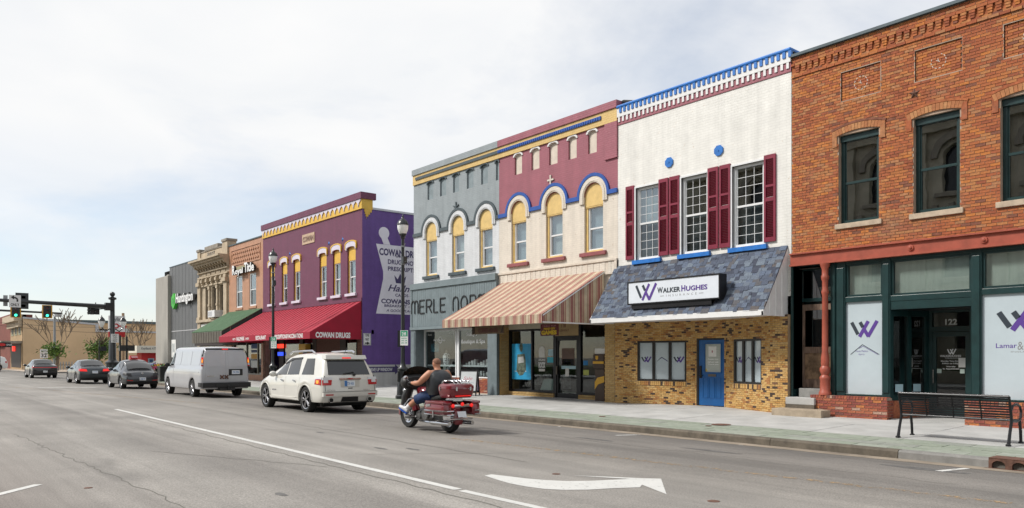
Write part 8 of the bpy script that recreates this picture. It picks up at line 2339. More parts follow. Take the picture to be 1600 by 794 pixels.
for px, w in ((35, .42),):
    t = thing('traffic_signal', 'black traffic signal seen from behind on the nearer arm', 'traffic signal', (AXN - .25, YS(px, AXN), 5.3), 'traffic signals at the junction')
    head(t, PBk, -YS(px, AXN), ZS(px, 482.5, AXN), yellow=False, w=w, h=ZS(px, 457.5, AXN) - ZS(px, 482.5, AXN))
    m = MB(); yq = YS(px, AXN)
    for k in range(3): m.box(AXN - .0, AXN + .03, yq - .2, yq + .2, ZS(px, 480, AXN) + .32 * k, ZS(px, 480, AXN) + .32 * k + .2)
    m.build('rear_cover', M_TRIMB, t)
t = thing('traffic_signal', 'black signal heads in profile beside the signal mast', 'traffic signal', (AXN - 1, YS(147, AXN - 1), 5), 'traffic signals at the junction')
for px in (141.5, 149.5):
    yq = YS(px, AXN - 1); za, zb = ZS(px, 491.5, AXN - 1), ZS(px, 478.5, AXN - 1)
    m = MB(); m.box(AXN - 1.15, AXN - .85, yq - .02, yq + .25, za, zb); o = m.build('housing', M_POST, t)
    for k in range(3): m = MB(); zc = za + (zb - za) * (k + .6) / 3; m.tube([(AXN - 1, yq - .02, zc), (AXN - 1, yq - .22, zc - .05)], .11, 8); m.build('visor', M_POST, o)
m = MB(); m.tube([(AXN - .2, PY_ - .2, ZS(160, 481, AXN)), (AXN - 1, YS(141, AXN - 1), ZS(145, 483, AXN))], .05, 6); m.tube([(AXN - .6, YS(152, AXN), ZS(150, 478, AXN)), (AXN - .6, YS(152, AXN), ZS(150, 472, AXN))], .04, 6); m.build('bracket', M_POST, t)
pn = thing('no_turn_sign', 'white notice plate strapped to the black signal mast', 'sign', (AXN + .4, PY_, 3))
PN2 = SIDE(AXN + .42); y0, y1, z0, z1 = YS(171.5, AXN), YS(183.5, AXN), ZS(177, 535.5, AXN), ZS(177, 522, AXN)
m = MB(); m.bx(PN2, y0, y1, z0, z1, 0, .02); o = m.build('plate', M_WPAINT, pn)
for k, s_ in enumerate(('NO', 'TURN', 'ON', 'RED')): text(s_, PN2, y0 + .12, z1 - .16 - .155 * k, y1 - y0 - .24, .11, M_SIGNBLK, o, 'lettering', .021, .024, bold=.02)
m = MB(); m.bx(PN2, (y0 + y1) / 2 - .1, (y0 + y1) / 2 + .1, z0 + .2, z0 + .3, -.2, 0); m.build('strap', M_POST, pn)
# far arm
AXF_ = -88.0
sf = thing('signal_mast', 'farther black signal arm reaching in from the left edge', 'signal mast', (AXF_, -3, 0))
za = ZS(50, 486.7, AXF_)
m = MB(); m.tube([(AXF_, -3, 0), (AXF_, -3, za + .4)], [.25, .17], 10); m.build('post', M_POST, sf); m = MB(); m.tube([(AXF_, -3, za + .25), (AXF_, YS(96.5, AXF_), za - .1)], [.13, .09], 8); m.build('mast_arm', M_POST, sf)
PF2 = SIDE(AXF_ + .3)
for px, ya, yb, lb in ((24, 496.5, 478, 'green-lit traffic signal in a yellow backplate below the left only sign'), (73, 497.5, 477, 'green-lit traffic signal in a yellow backplate near the end of the farther arm')):
    t = thing('traffic_signal', lb, 'traffic signal', (AXF_ + .3, YS(px, AXF_), 5), 'traffic signals at the junction')
    head(t, PF2, YS(px, AXF_), ZS(px, ya, AXF_), w=.44, h=ZS(px, yb, AXF_) - ZS(px, ya, AXF_))
# crossing signals
for i, (px, yt, bxp, X_, lb) in enumerate(((155, 532, 161, -92.0, 'walk signal on a thin black post before the green tree'), (187.5, 524, 191, -73.0, 'walk signal on the black post just behind the signal mast'), (198, 526, 204, -73.5, 'walk signal on the black post right of the bank pylon'))):
    y = YS(px, X_); t = thing('crossing_signal', 'black ' + lb, 'crossing signal', (X_, y, .06), 'crossing signals at the corners')
    m = MB(); m.tube([(X_, y, 0), (X_, y, ZS(px, yt, X_))], .09 if i else .06, 8); m.build('post', M_POST, t)
    yb = YS(bxp, X_); z0 = ZS(px, 548.5, X_); m = MB(); m.box(X_ - .1, X_ + .3, yb - .28, yb + .28, z0, z0 + .5); m.build('signal_box', M_POST, t)
    m = MB(); m.tube([(X_, y, z0 + .25), (X_ + .05, yb, z0 + .25)], .05, 6); m.build('bracket', M_POST, t)
# grey light column and route sign
X_ = -103.0; y = YS(85.3, X_)
t = thing('light_column', 'tall grey light column with a box floodlight before the tan wall', 'street lamp', (X_, y, 0))
m = MB(); m.lathe([(.5, 0), (.45, .6), (.2, .65), (.17, .7), (.11, ZS(85, 495, X_))], (X_, y, 0), 10); m.build('post', mat('grey_pole', (.27, .29, .31), .5, var=.1, metal=.3), t)
m = MB(); zt2 = ZS(85, 495, X_); m.box(X_ - .2, X_ + .5, y - .05, y + .65, zt2, zt2 + .45); m.build('floodlight', mat('light_box_grey', (.42, .44, .45), .4), t)
X_ = -100.5; y = YS(68.5, X_)
t = thing('route_sign', 'white route 32 sign on a thin post before the bare tree', 'sign', (X_, y, 0)); PQ = SIDE(X_ + .05)
m = MB(); m.tube([(X_, y, 0), (X_, y, ZS(68, 546, X_))], .035, 6); m.build('post', mat('grey_pole', (.27, .29, .31), .5), t)
for ya, yb, s_, h in ((551.5, 546, 'SOUTH', .22), (559.5, 552, '32', .42)):
    m = MB(); m.bx(PQ, y - .38, y + .38, ZS(68, ya, X_), ZS(68, yb, X_), 0, .02); o = m.build('plate', M_WPAINT, t); text(s_, PQ, y - .28, ZS(68, ya, X_) + .08, .56, h, M_SIGNBLK, o, 'lettering', .021, .025, bold=.03)
t = thing('chain_barrier', 'low posts linked by a chain along the far pavement', 'barrier', (-107, YS(100, -107), .06))
pts = []
for k in range(6):
    y = YS(90 + 4.5 * k, -107); m = MB(); m.tube([(-107, y, 0), (-107, y, 1.05)], .06, 6); m.build('post', mat('grey_pole', (.27, .29, .31), .5), t); pts.append((y))
for a, b in zip(pts, pts[1:]): m = MB(); m.tube([(-107, a + (b - a) * q / 6, .95 - .35 * sin(pi * q / 6)) for q in range(7)], .025, 5); m.build('chain', M_POST, t)
# planter with flowers and a hydrant
y = 14.3; x = XF(250, 14.3) 
t = thing('flower_planter', 'dark planter full of yellow and pink flowers between the parked cars and piers', 'planter', (x, y, .08))
m = MB(); m.lathe([(.32, 0), (.42, .5), (.50, .72), (.50, .78), (.44, .78), (.42, .70)], (x, y, .08), 16); m.build('tub', M_POST, t, smooth=True)
fl = MB(); fl2 = MB(); lf = MB()
for k in range(220):
    a, r = R.uniform(0, 2 * pi), .58 * sqrt(R.random()); h = .85 + R.uniform(0, .28) - .25 * r
    q = (x + r * cos(a), y + r * sin(a), .08 + h); s = .05
    mb = (fl, fl2, lf)[k % 3]; u = Vector((R.uniform(-1, 1), R.uniform(-1, 1), R.uniform(-.3, 1))).normalized(); v = u.orthogonal(); w = u.cross(v)
    mb.quad(*[tuple(Vector(q) + (v * c1 + w * c2) * s) for c1, c2 in ((-1, -1), (1, -1), (1, 1), (-1, 1))])
for mb, nm, cc in ((fl, 'yellow_flowers', (.62, .42, .02)), (fl2, 'pink_flowers', (.42, .06, .16)), (lf, 'leaves', (.05, .11, .025))): o = mb.build(nm, mat(nm, cc, .7, var=.2, rnd=.2), t); o['kind'] = 'stuff'
t = thing('litter_bin', 'black square litter bin beside the flower planter', 'bin', (XF(256, 14.0), 14.0, .08))
m = MB(); xb = XF(256, 14.0); m.box(xb - .3, xb + .3, 13.7, 14.3, .08, .95); m.build('bin_body', M_POST, t); m = MB(); m.box(xb - .34, xb + .34, 13.66, 14.34, .95, 1.02); m.build('bin_lid', M_TRIMB, t)

# trees
M_BARK = mat('grey_brown_bark', (.16, .125, .09), .95, var=.3, scale=8)
def leafmat():
    m, N, L, b = _mat('young_leaf'); b.inputs['Roughness'].default_value = .7
    r = N.new('ShaderNodeValToRGB'); e = r.color_ramp.elements; e[0].color = (.035, .085, .010, 1); e[1].color = (.13, .22, .03, 1)
    L.new(rand01(N, L), r.inputs[0]); L.new(r.outputs[0], b.inputs['Base Color'])
    return m
M_LEAF = leafmat()
def tree(px, base, top, X_, label, leafz, nleaf, seed, spread=1.0, lean=0):
    rr = random.Random(seed); y = YS(px, X_); H_ = ZS(px, top, X_)
    t = thing('street_tree', label, 'tree', (X_, y, .06), 'sparse street trees before the tan wall')
    tr = MB(); br = MB(); tips = []
    def grow(p, d, l, r, lv):
        n = 4; pts = [p]; rs = [r]; q = Vector(p); dd = Vector(d)
        for i in range(n):
            dd = (dd + Vector((rr.uniform(-.16, .16), rr.uniform(-.16, .16), rr.uniform(-.05, .14)))).normalized(); q = q + dd * l / n; pts.append(tuple(q)); rs.append(max(.034, r * (1 - .16 * (i + 1))))
            if lv > 0 and i > 0: tips.append((tuple(q), lv))
        (tr if lv == 0 else br).tube(pts, rs, 7 if lv < 2 else 4)
        if lv < 4:
            for k in range(3 if lv < 3 else 2):
                a = rr.uniform(0, 2 * pi); o = Vector((cos(a), sin(a), 0)); tilt = rr.uniform(.35, .75) * spread
                nd = (dd * (1 - tilt * .5) + o * tilt + Vector((0, 0, .25))).normalized()
                st = pts[-1] if k == 0 else pts[rr.choice((2, 3, 4))]
                grow(st, nd, l * rr.uniform(.68, .9), rs[-1] * .68, lv + 1)
    grow((X_, y, 0), (0, lean, 1), H_ * .40, .25, 0)
    tr.build('trunk', M_BARK, t, smooth=True); o = br.build('branches', M_BARK, t); o['kind'] = 'stuff'
    lv = MB(); cand = [q for q, l in tips if leafz[0] < q[2] / H_ < leafz[1]]
    for k in range(nleaf):
        if not cand: break
        c = Vector(rr.choice(cand)) + Vector((rr.gauss(0, .55), rr.gauss(0, .55), rr.gauss(0, .35)))
        u = Vector((rr.gauss(0, 1), rr.gauss(0, 1), rr.gauss(0, 1))).normalized(); v = u.orthogonal().normalized(); w = u.cross(v); s = rr.uniform(.09, .17)
        lv.add([tuple(c + v * s * 1.3), tuple(c + w * s * .6), tuple(c - v * s * 1.3), tuple(c - w * s * .6)], [(0, 1, 2, 3)])
    o = lv.build('foliage', M_LEAF, t); o['kind'] = 'stuff'
tree(88, 584, 502, -101.5, 'half bare tree with green leaves only low down, behind the route sign', (.12, .46), 620, 5, 1.05)
tree(152, 580, 523, -95.0, 'small tree with a bare top and green lower leaves left of the signal mast', (.2, .72), 950, 8, 1.0)
tree(220, 578, 518, -97.5, 'nearly leafless tree behind the red cash machine kiosk', (.2, .5), 120, 21, 1.1)
# wires across the street, far off
for k, (za, zb) in enumerate(((507, 518), (503, 507))):
    m = MB(); p = (-106, YS(-20, -106), ZS(0, za, -106)); q = (-106, YS(262, -106), ZS(262, zb, -106)); m.tube([tuple(Vector(p).lerp(Vector(q), i / 12) - Vector((0, 0, .5 * sin(pi * i / 12)))) for i in range(13)], .018, 4); tag(m.build('overhead_wire', M_POST), ('upper', 'lower')[1 - k] + ' of the two thin wires strung before the tan block', 'wire')
# ------------------------------------------------------------------ touring motorcycle and its rider
def loft(m, secs, axis='X', n=16):
    """superellipse rings: (pos, c1, c2, r1, r2, e); axis X rings lie in (y, z), axis Z rings in (x, y)"""
    vs, fs = [], []
    for p, c1, c2, r1, r2, e in secs:
        for k in range(n):
            w = 2 * pi * k / n; c, s = cos(w), sin(w)
            a = c1 + r1 * math.copysign(abs(c) ** e, c); b = c2 + r2 * math.copysign(abs(s) ** e, s)
            vs.append((p, a, b) if axis == 'X' else (a, b, p))
    ns = len(secs)
    for i in range(ns - 1):
        for k in range(n): fs.append((i * n + k, i * n + (k + 1) % n, (i + 1) * n + (k + 1) % n, (i + 1) * n + k))
    fs += [tuple(range(n))[::-1], tuple((ns - 1) * n + k for k in range(n))]
    m.add(vs, fs); return m
def limb(m, pts, rs, n=10):
    return m.tube(pts, rs, n)
MX, MY_ = -13.62, 9.5
MZ0 = road_z(9.5)
mo = thing('touring_motorcycle', 'dark red touring motorcycle with hard saddlebags and a luggage trunk', 'motorcycle', (MX, MY_, MZ0), local=True, rz=pi)
M_RED = paint('dark_red_paint', (.17, .008, .016), .25, .28)
M_SEAT = mat('black_seat_vinyl', (.013, .013, .014), .5, var=.2)
M_ENG = mat('cast_engine', (.20, .20, .20), .35, metal=.8, var=.3, scale=14)
WB = 1.62
for x, r in ((0, .325), (WB, .325)):
    m = MB(); rr = .21; m.lathe([(rr, -.05), (r * .93, -.07), (r * .985, -.045), (r, 0), (r * .985, .045), (r * .93, .07), (rr, .05), (rr, -.05)], (x, 0, r), 28, 'Y'); w = m.build('wheel', M_TYRE, mo, smooth=True)
    m = MB(); m.lathe([(rr + .004, -.045), (rr + .004, .045), (rr * .86, .035), (rr * .86, -.035), (rr + .004, -.045)], (x, 0, r), 24, 'Y'); m.lathe([(.0, -.07), (.06, -.06), (.06, .06), (0, .07)], (x, 0, r), 12, 'Y')
    for k in range(9): a = 2 * pi * k / 9; m.tube([(x + .05 * cos(a), .0, r + .05 * sin(a)), (x + rr * .9 * cos(a), 0, r + rr * .9 * sin(a))], .016, 5)
    m.build('rim', M_CHROME, w, smooth=True)
    m = MB(); m.lathe([(.14, .075), (.14, .08), (.07, .08)], (x, 0, r), 18, 'Y'); m.build('brake_disc', M_CHROME, w)
def fender(x, r, a0, a1, w, name, mm):
    m = MB(); n = 16; vs = []
    for i in range(n + 1):
        a = a0 + (a1 - a0) * i / n
        for yy, dr in ((-w, -.09), (-w, -.02), (-w * .6, .012), (0, .02), (w * .6, .012), (w, -.02), (w, -.09)): vs.append((x + (r + dr) * cos(a), yy, .325 + (r + dr) * sin(a)))
    m.add(vs, [(i * 7 + j, i * 7 + j + 1, i * 7 + j + 8, i * 7 + j + 7) for i in range(n) for j in range(6)]); return m.build(name, mm, mo, smooth=radians(50))
fender(WB, .365, radians(-8), radians(165), .085, 'front_fender', M_RED); fender(0, .37, radians(25), radians(200), .10, 'rear_fender', M_RED)
m = MB()
for y in (-.1, .1): m.tube([(WB, y, .325), (WB - .08, y, .50), (WB - .36, y, 1.05)], [.032, .034, .026], 8)
m.build('fork', M_CHROME, mo, smooth=True)
m = MB(); loft(m, [(1.52, 0, 1.04, .05, .05, .8), (1.50, 0, 1.05, .24, .13, .8), (1.42, 0, 1.06, .37, .17, .75), (1.32, 0, 1.06, .41, .18, .7), (1.22, 0, 1.05, .41, .16, .7), (1.18, 0, 1.05, .38, .13, .7)]); m.build('fairing', M_TRIMB, mo, smooth=True)
m = MB(); vs = []
for i in range(9):
    y = -.36 + .09 * i; f = 1 - (y / .38) ** 2
    for z, bx in ((1.18, 1.36), (1.30, 1.28), (1.26 + .16 * sqrt(max(0, f)), 1.20)): vs.append((bx + .08 * f, y, z))
m.add(vs, [(i * 3 + j, i * 3 + j + 1, i * 3 + j + 4, i * 3 + j + 3) for i in range(8) for j in range(2)]); m.build('windshield', mat('smoked_screen', (.03, .022, .015), .08, var=.1, coat=.5), mo, smooth=True)
m = MB(); m.ball((1.50, 0, .98), .11, 12, 8); m.build('headlight', M_CHROME, mo, smooth=True)
for sg in (1, -1):
    m = MB(); m.ball((1.42, sg * .22, .86), .075, 12, 8, (1.2, 1, 1)); m.build('passing_lamp', M_CHROME, mo, smooth=True)
    m = MB(); loft(m, [(.36, 1.36, sg * .30, .05, .04, .7), (.5, 1.33, sg * .32, .07, .08, .7), (.75, 1.27, sg * .31, .08, .10, .7), (.93, 1.24, sg * .26, .06, .08, .7)], 'Z', 12); m.build('leg_guard', M_TRIMB, mo, smooth=True)
    m = MB(); m.tube([(1.12, sg * .12, .28), (1.22, sg * .36, .34), (1.24, sg * .40, .52), (1.18, sg * .30, .68), (1.12, sg * .08, .72)], .017, 8); m.build('crash_bar', M_CHROME, mo, smooth=True)
    m = MB(); m.box(.88, 1.16, sg * .27 if sg > 0 else -.42, .42 if sg > 0 else -.27, .27, .30); m.build('footboard', M_TRIMB, mo, bevel=.008)
    m = MB(); m.tube([(1.16, 0, 1.06), (1.10, sg * .20, 1.10), (.98, sg * .36, 1.06)], .014, 8); m.build('handlebar', M_CHROME, mo, smooth=True)
    m = MB(); m.tube([(.99, sg * .355, 1.062), (.89, sg * .43, 1.03)], .02, 8); m.build('grip', M_SEAT, mo, smooth=True)
    m = MB(); m.ball((1.08, sg * .44, 1.17), .055, 10, 6, (.35, 1.1, .8)); m.tube([(1.1, sg * .34, 1.08), (1.08, sg * .43, 1.16)], .009, 5); m.build('mirror', M_CHROME, mo, smooth=True)
m = MB(); loft(m, [(.68, 0, .80, .05, .05, .8), (.74, 0, .81, .13, .10, .8), (.90, 0, .83, .17, .125, .8), (1.06, 0, .85, .16, .12, .8), (1.18, 0, .87, .10, .08, .8), (1.22, 0, .88, .05, .04, .8)]); m.build('fuel_tank', M_RED, mo, smooth=True)
m = MB(); loft(m, [(-.06, 0, .78, .14, .05, .7), (.06, 0, .76, .19, .07, .7), (.30, 0, .74, .20, .065, .7), (.52, 0, .72, .20, .06, .7), (.70, 0, .76, .13, .05, .7), (.76, 0, .78, .08, .03, .7)]); m.build('seat', M_SEAT, mo, smooth=True)
m = MB(); loft(m, [(.84, .07, 0, .06, .22, .6), (.98, .03, 0, .08, .23, .6), (1.10, .0, 0, .07, .20, .6), (1.15, -.01, 0, .04, .14, .6)], 'Z'); m.build('backrest', M_SEAT, mo, smooth=True)
# engine
m = MB(); loft(m, [(.50, 0, .36, .14, .12, .6), (.62, 0, .36, .20, .15, .6), (.90, 0, .36, .20, .15, .6), (1.02, 0, .34, .13, .11, .6)]); m.lathe([(.13, .20), (.12, .225), (0, .235)], (.66, 0, .36), 16, 'Y'); m.lathe([(.10, .20), (.09, .23), (0, .235)], (.90, 0, .34), 16, 'Y'); m.build('engine_case', M_ENG, mo, smooth=True)
for x, tl in ((.74, -.35), (.86, .35)):
    m = MB(); 
    for k in range(8):
        h = .46 + .03 * k; cx = x + tl * (h - .46); m.lathe([(.05, h), (.085, h + .004), (.085, h + .014), (.05, h + .018)], (cx, 0, 0), 14)
    m.ball((x + tl * .25, 0, .715), .085, 10, 6, (1, 1, .7)); m.build('cylinder_fins', M_ENG, mo)
m = MB(); m.lathe([(.085, -.25), (.085, -.18), (0, -.16)], (.82, 0, .60), 16, 'Y'); m.build('air_filter', M_CHROME, mo)
for sg in (1, -1):
    m = MB(); m.tube([(1.0, sg * .12, .40), (.98, sg * .20, .26), (.78, sg * .24, .215), (.3, sg * .27, .215)], .026, 8); m.tube([(.34, sg * .27, .215), (.28, sg * .275, .215), (-.42, sg * .30, .225)], [.03, .045, .045], 10); m.build('exhaust', M_CHROME, mo, smooth=True)
    # saddlebag
    y = sg * .37
    m = MB(); loft(m, [(-.47, y, .51, .05, .09, .6), (-.44, y, .52, .10, .13, .5), (-.2, y, .525, .12, .135, .45), (.16, y, .53, .12, .13, .45), (.28, y, .54, .10, .11, .5), (.33, y, .55, .05, .07, .6)]); b = m.build('saddlebag', M_RED, mo, smooth=True)
    m = MB(); loft(m, [(-.475, y, .655, .06, .015, .6), (-.44, y, .665, .115, .035, .5), (-.05, y, .672, .128, .04, .45), (.24, y, .67, .11, .035, .5), (.33, y, .655, .05, .015, .6)]); m.build('saddlebag_lid', M_RED, b, smooth=True)
    for z in (.42, .50): m = MB(); m.tube([(.30, y - sg * .02, z), (.22, y + sg * .13, z), (-.42, y + sg * .13, z), (-.52, y + sg * .06, z), (-.53, y - sg * .1, z)], .014, 7); m.build('bag_rail', M_CHROME, b, smooth=True)
    m = MB(); m.tube([(-.1, y + sg * .135, .36), (-.1, y + sg * .135, .51)], .012, 6); m.build('rail_post', M_CHROME, b)
    m = MB(); m.prism(Pl((0, y + sg * .122, 0), (1, 0, 0), (0, 0, 1), (0, sg, 0)), [(.02, .59), (.17, .57), (.19, .62), (.02, .635)], -.02, .006); m.build('bag_emblem', M_CHROME, b)
# trunk
m = MB(); loft(m, [(.765, -.22, 0, .22, .27, .35), (.81, -.23, 0, .25, .30, .32), (.93, -.23, 0, .265, .32, .3), (.955, -.23, 0, .268, .322, .3)], 'Z', 24); tk = m.build('luggage_trunk', M_RED, mo, smooth=radians(35))
m = MB(); loft(m, [(.96, -.23, 0, .272, .326, .3), (1.02, -.23, 0, .268, .32, .32), (1.055, -.23, 0, .24, .29, .36), (1.07, -.22, 0, .17, .21, .45)], 'Z', 24); m.build('trunk_lid', M_RED, tk, smooth=radians(35))
for y in (.18, -.18): m = MB(); m.box(-.51, -.495, y - .02, y + .02, .92, 1.0); m.build('latch', M_CHROME, tk)
for x in (-.1,): m = MB(); m.box(x - .02, x + .02, .322, .335, .92, 1.0); m.build('latch', M_CHROME, tk)
m = MB(); m.box(-.497, -.488, -.20, .20, .80, .818); m.build('light_strip', M_LITR, tk)
for k in range(5): y = -.2 + .1 * k; m = MB(); m.tube([(-.02, y, 1.075), (-.10, y, 1.13), (-.40, y, 1.12), (-.46, y, 1.06)], .011, 6); m.build('rack_bar', M_CHROME, tk)
for x in (-.12, -.38): m = MB(); m.tube([(x, -.24, 1.115), (x, .24, 1.115)], .011, 6); m.build('rack_bar', M_CHROME, tk)
# tail
m = MB(); m.tube([(-.40, -.36, .60), (-.43, 0, .60), (-.40, .36, .60)], .036, 8); m.build('tail_bar', M_CHROME, mo, smooth=True)
for y in (-.24, 0, .24): m = MB(); m.ball((-.46, y, .605 + (.03 if y == 0 else 0)), .042, 10, 7, (.6, 1, 1)); m.build('tail_light', M_LITR, mo, smooth=True)
m = MB(); m.box(-.30, -.02, -.12, .12, .69, .79); m.build('trunk_bracket', M_CHROME, mo)
m = MB(); m.add([(-.47, -.11, .36), (-.47, .11, .36), (-.43, .11, .48), (-.43, -.11, .48)], [(0, 1, 2, 3)]); m.build('number_plate', M_PLATE, mo)
m = MB(); m.box(-.43, -.30, -.30, .30, .30, .335); m.build('rear_bumper', M_CHROME, mo, bevel=.012)

# rider
pr = thing('person', 'stout shaven-headed rider in a black vest, blue shorts and white shoes', 'person', (MX, MY_, MZ0), local=True, rz=pi)
M_SKIN = mat('sunned_skin', (.46, .215, .13), .55, var=.1, scale=9)
M_LEATH = mat('black_leather_vest', (.022, .026, .031), .42, var=.35, scale=9, bump=1.0, bscale=11)
M_DENIM = mat('blue_shorts', (.010, .030, .095), .8, var=.4, scale=10, bump=1.0, bscale=14)
M_SHOE = mat('white_shoe', (.62, .62, .64), .6, var=.1)
nodes, edges = [], []
def nd(p, r, par=None):
    nodes.append((p, r)); i = len(nodes) - 1
    if par is not None: edges.append((par, i))
    return i
pel = nd((.47, 0, .84), (.17, .16)); s1 = nd((.44, 0, 1.0), (.19, .17), pel); ch = nd((.43, 0, 1.19), (.19, .16), s1); nk0 = nd((.46, 0, 1.31), (.10, .09), ch); nk = nd((.485, 0, 1.37), (.068, .068), nk0)
h1 = nd((.505, 0, 1.43), (.082, .078), nk); h2 = nd((.515, 0, 1.50), (.098, .088), h1); h3 = nd((.51, 0, 1.565), (.07, .066), h2)
nd((.615, 0, 1.475), (.016, .016), h2); nd((.51, .095, 1.48), (.014, .02), h2); nd((.51, -.095, 1.48), (.014, .02), h2)
for sg in (1, -1):
    sh = nd((.45, sg * .235, 1.265), (.092, .092), ch); ub = nd((.50, sg * .33, 1.17), (.083, .083), sh); el = nd((.60, sg * .39, 1.06), (.065, .065), ub); fa = nd((.73, sg * .41, 1.05), (.06, .06), el); wr = nd((.85, sg * .415, 1.055), (.035, .035), fa); nd((.90, sg * .42, 1.06), (.034, .034), wr)
    hp = nd((.55, sg * .13, .80), (.12, .12), pel); th_ = nd((.74, sg * .23, .73), (.10, .10), hp); kn = nd((.92, sg * .29, .655), (.072, .072), th_); cf = nd((1.03, sg * .325, .575), (.068, .068), kn); an = nd((1.15, sg * .36, .485), (.042, .042), cf); ft = nd((1.22, sg * .38, .455), (.04, .04), an)
me = bpy.data.meshes.new('body'); me.from_pydata([n[0] for n in nodes], edges, []); me.materials.append(M_SKIN)
bo = link('body', me, pr)
sk = bo.modifiers.new('skin', 'SKIN'); sk.use_smooth_shade = True
if not me.skin_vertices: pass
for i, n in enumerate(nodes):
    v = me.skin_vertices[0].data[i]; v.radius = n[1]; v.use_root = (i == 0)
q = bo.modifiers.new('sub', 'SUBSURF'); q.levels = 2; q.render_levels = 2
m = MB(); loft(m, [(.80, .45, 0, .23, .245, .8), (.90, .44, 0, .245, .265, .8), (1.02, .42, 0, .245, .27, .8), (1.15, .41, 0, .225, .27, .8), (1.25, .415, 0, .19, .262, .8), (1.315, .44, 0, .13, .20, .85), (1.35, .465, 0, .085, .12, .9)], 'Z', 20); m.build('vest', M_LEATH, pr, smooth=True)
m = MB()
for sg in (1, -1): m.lathe([(.10, -.012), (.105, .012), (.085, .02)], (0, 0, 0), 12, 'Y'); 
m.v = [(a + .455, (b + .232) if i < len(m.v) // 2 else -(b + .232), c + 1.225) for i, (a, b, c) in enumerate(m.v)]; m.build('shirt_edge', M_DENIM, pr)
m = MB(); loft(m, [(.74, .50, 0, .15, .19, .8), (.80, .47, 0, .20, .215, .8), (.86, .46, 0, .19, .20, .8)], 'Z', 18)
for sg in (1, -1): limb(m, [(.50, sg * .12, .80), (.64, sg * .19, .765), (.80, sg * .25, .71), (.88, sg * .28, .68)], [.13, .128, .118, .112], 14)
m.build('shorts', M_DENIM, pr, smooth=True)
for sg in (1, -1):
    m = MB(); limb(m, [(1.06, sg * .332, .555), (1.15, sg * .36, .485), (1.20, sg * .375, .46)], [.066, .053, .052], 12); m.build('sock', mat('white_sock', (.66, .66, .68), .9, var=.06), pr, smooth=True)
    d = Vector((.30, sg * .06, .15)).normalized(); u = Vector((-d.z, 0, d.x)).normalized(); r = d.cross(u)
    m = MB(); vs = []; secs = [(-.09, .038, .045, .01), (-.06, .046, .062, .015), (.0, .047, .062, .015), (.08, .05, .045, .0), (.15, .05, .035, -.008), (.19, .032, .022, -.012)]
    o0 = Vector((1.20, sg * .378, .455))
    for t, rw, rh, dz in secs:
        for k in range(12): w = 2 * pi * k / 12; vs.append(tuple(o0 + d * t + r * rw * cos(w) + u * (dz + rh * sin(w))))
    m.add(vs, [(i * 12 + k, i * 12 + (k + 1) % 12, (i + 1) * 12 + (k + 1) % 12, (i + 1) * 12 + k) for i in range(5) for k in range(12)] + [tuple(range(12)), tuple(60 + k for k in range(12))]); sh = m.build('shoe', M_SHOE, pr, smooth=True)
    m = MB(); vs = []
    for t, w in ((-.09, .034), (0, .048), (.08, .052), (.18, .034)):
        for a, b in ((-1, 0), (1, 0), (1, 1), (-1, 1)): vs.append(tuple(o0 + d * t + r * w * a + u * (-.062 + .03 * b)))
    m.add(vs, [(i * 4 + k, i * 4 + (k + 1) % 4, (i + 1) * 4 + (k + 1) % 4, (i + 1) * 4 + k) for i in range(3) for k in range(4)] + [(0, 1, 2, 3), (12, 13, 14, 15)]); m.build('sole', mat('blue_sole', (.015, .09, .42), .5, var=.1), sh)
    # gloved hand closed round the grip
    m = MB(); c = Vector((.925, sg * .415, 1.055)); loft(m, [(.865, c.y, 1.055, .036, .030, .9), (.90, c.y, 1.062, .045, .030, .8), (.94, c.y, 1.058, .044, .026, .8), (.965, c.y, 1.05, .036, .020, .9)], 'X', 12)
    for k in range(4):
        y = c.y + (k - 1.5) * .021; l = (.9, 1.0, .96, .8)[k]
        m.tube([(.955, y, 1.06), (.955 + .035 * l, y, 1.05), (.96 + .035 * l, y, 1.015), (.945 + .01 * l, y, .998), (.92, y, 1.0)], [.0105, .0105, .010, .009, .008], 6)
    m.tube([(.905, c.y - sg * .04, 1.05), (.935, c.y - sg * .055, 1.03), (.95, c.y - sg * .05, 1.01), (.93, c.y - sg * .03, 1.0)], [.012, .012, .011, .009], 6)
    m.build('glove', M_SEAT, pr, smooth=True)
m = MB(); m.ball((.505, 0, 1.52), .098, 14, 8, (1.0, .95, .85)); m.v = [(a - (.01 if c < 1.5 else 0), b, max(c, 1.47 + .25 * max(0, a - .50))) for a, b, c in m.v]; m.build('hair', mat('cropped_hair', (.22, .11, .07), .9, var=.2, scale=30), pr, smooth=True)
for sg in (1, -1): m = MB(); m.ball((.595, sg * .032, 1.505), .012, 8, 5); m.build('eye', mat('eye_white', (.5, .48, .45), .3), pr)
m = MB(); m.tube([(.592, -.025, 1.43), (.602, 0, 1.428), (.592, .025, 1.43)], .006, 5); m.build('mouth', mat('lip', (.35, .12, .10), .5), pr)
m = MB(); m.prism(Pl((.535, .368, 1.13), (-.2, -.14, .2), (.0, .5, .45), (.1, 1, -.2)), [(-.03, -.02), (.03, -.025), (.02, .03), (-.025, .02)], -.02, .004); m.build('tattoo', mat('tattoo_ink', (.10, .08, .09), .6, var=.4, scale=60), pr)
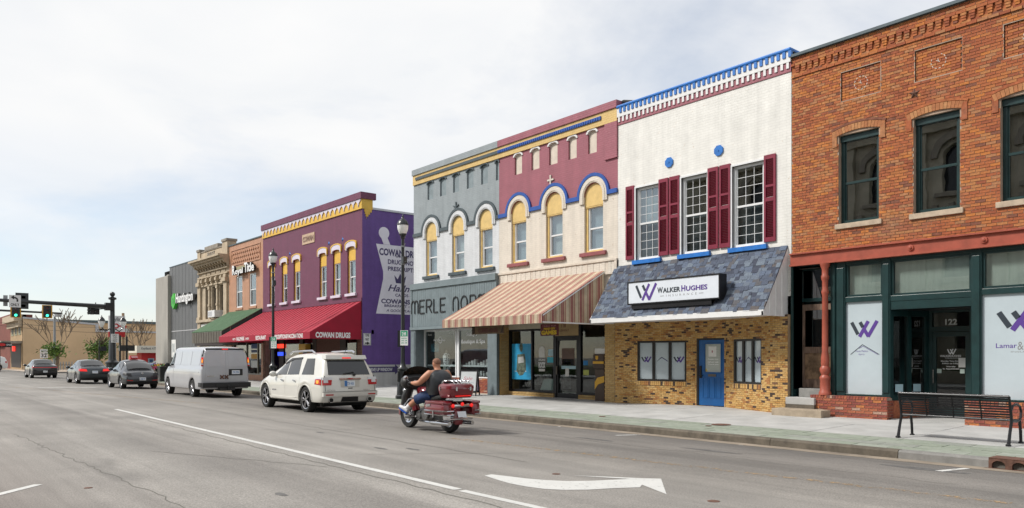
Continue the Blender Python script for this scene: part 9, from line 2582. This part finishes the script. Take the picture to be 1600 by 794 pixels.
# ------------------------------------------------------------------ what the windows mirror, across the street
M_LIME = mat('limestone', (0.42, 0.38, 0.30), 0.85, var=0.2, scale=0.7)
M_LIMED = mat('dark_limestone', (0.26, 0.23, 0.19), 0.85, var=0.25, scale=0.9)
M_DKGLASS = mat('dark_glazing', (0.02, 0.022, 0.025), 0.15, var=0)
ch = thing('courthouse', 'pale limestone courthouse with tall windows, seen only mirrored in the shop glass', 'courthouse', (-13, -21, 0.3))
PB_ = Pl((0, -21, 0), (-1, 0, 0), (0, 0, 1), (0, 1, 0))
holes = []
for k in range(11):
    a = -16 + k * 5.2
    holes.append((a, a + 2.0, 2.2, 5.4)); holes.append((a, a + 2.0, 7.2, 10.4, 'arch', 1.0)); holes.append((a, a + 2.0, 13.2, 15.6, 'arch', 1.0))
mb = MB(); wall_holes(mb, PB_, -20, 46, 0.3, 19.5, holes, 0, 0.5)
mb.quad((20, -21, 0.3), (20, -45, 0.3), (20, -45, 19.5), (20, -21, 19.5)); mb.quad((-46, -21, 0.3), (-46, -45, 0.3), (-46, -45, 19.5), (-46, -21, 19.5))
mb.quad((20, -21, 19.5), (-46, -21, 19.5), (-46, -45, 19.5), (20, -45, 19.5)); mb.quad((20, -45, 19.5), (-46, -45, 19.5), (-46, -45, 0.3), (20, -45, 0.3))
mb.build('wall', M_LIME, ch)
mb = MB()
for a in range(12): mb.bx(PB_, -18.2 + a * 5.2, -17.2 + a * 5.2, 0.3, 17.5, 0.0, 0.35)
mb.bx(PB_, -20, 46, 17.5, 18.3, 0, 0.5); mb.bx(PB_, -20, 46, 18.3, 18.9, 0, 1.1); mb.bx(PB_, -20, 46, 6.0, 6.5, 0, 0.3)
mb.build('cornice', M_LIME, ch)
mb = MB()
for h in holes:
    if len(h) > 4: cx_ = (h[0] + h[1]) / 2; mb.ring(PB_, arc(cx_, h[3], 1.7, 0, pi, 12), arc(cx_, h[3], 1.25, 0, pi, 12), 0, .3); mb.bx(PB_, h[0] - .4, h[1] + .4, h[2] - .4, h[2] - .1, 0, .35)
for k in range(60): mb.bx(PB_, -19.5 + 1.08 * k, -19.1 + 1.08 * k, 11.4, 12.4, 0, .3)
mb.build('mouldings', M_LIMED, ch)
for h in holes:
    top = h[3] + (h[5] if len(h) > 4 else 0)
    MB().quad(PB_(h[0], h[2], -0.5), PB_(h[1], h[2], -0.5), PB_(h[1], top, -0.5), PB_(h[0], top, -0.5)).build('window', M_DKGLASS, ch)
mb = MB(); mb.lathe([(6.5, 19.5), (6.5, 18), (6.9, 18.2), (6.9, 18.8), (6.2, 19), (6.0, 20.5), (5, 23), (3, 25), (0.8, 26), (0.8, 28), (0, 29.5)], (-4, -33, 0), 24)
mb.build('dome', M_LIMED, ch, smooth=True)
mb = MB(); mb.box(-46, 22, -7.72, -7.45, 0.1, 0.85)
tag(mb.build('retaining_wall', M_LIME), 'low stone retaining wall before the courthouse lawn', 'wall')
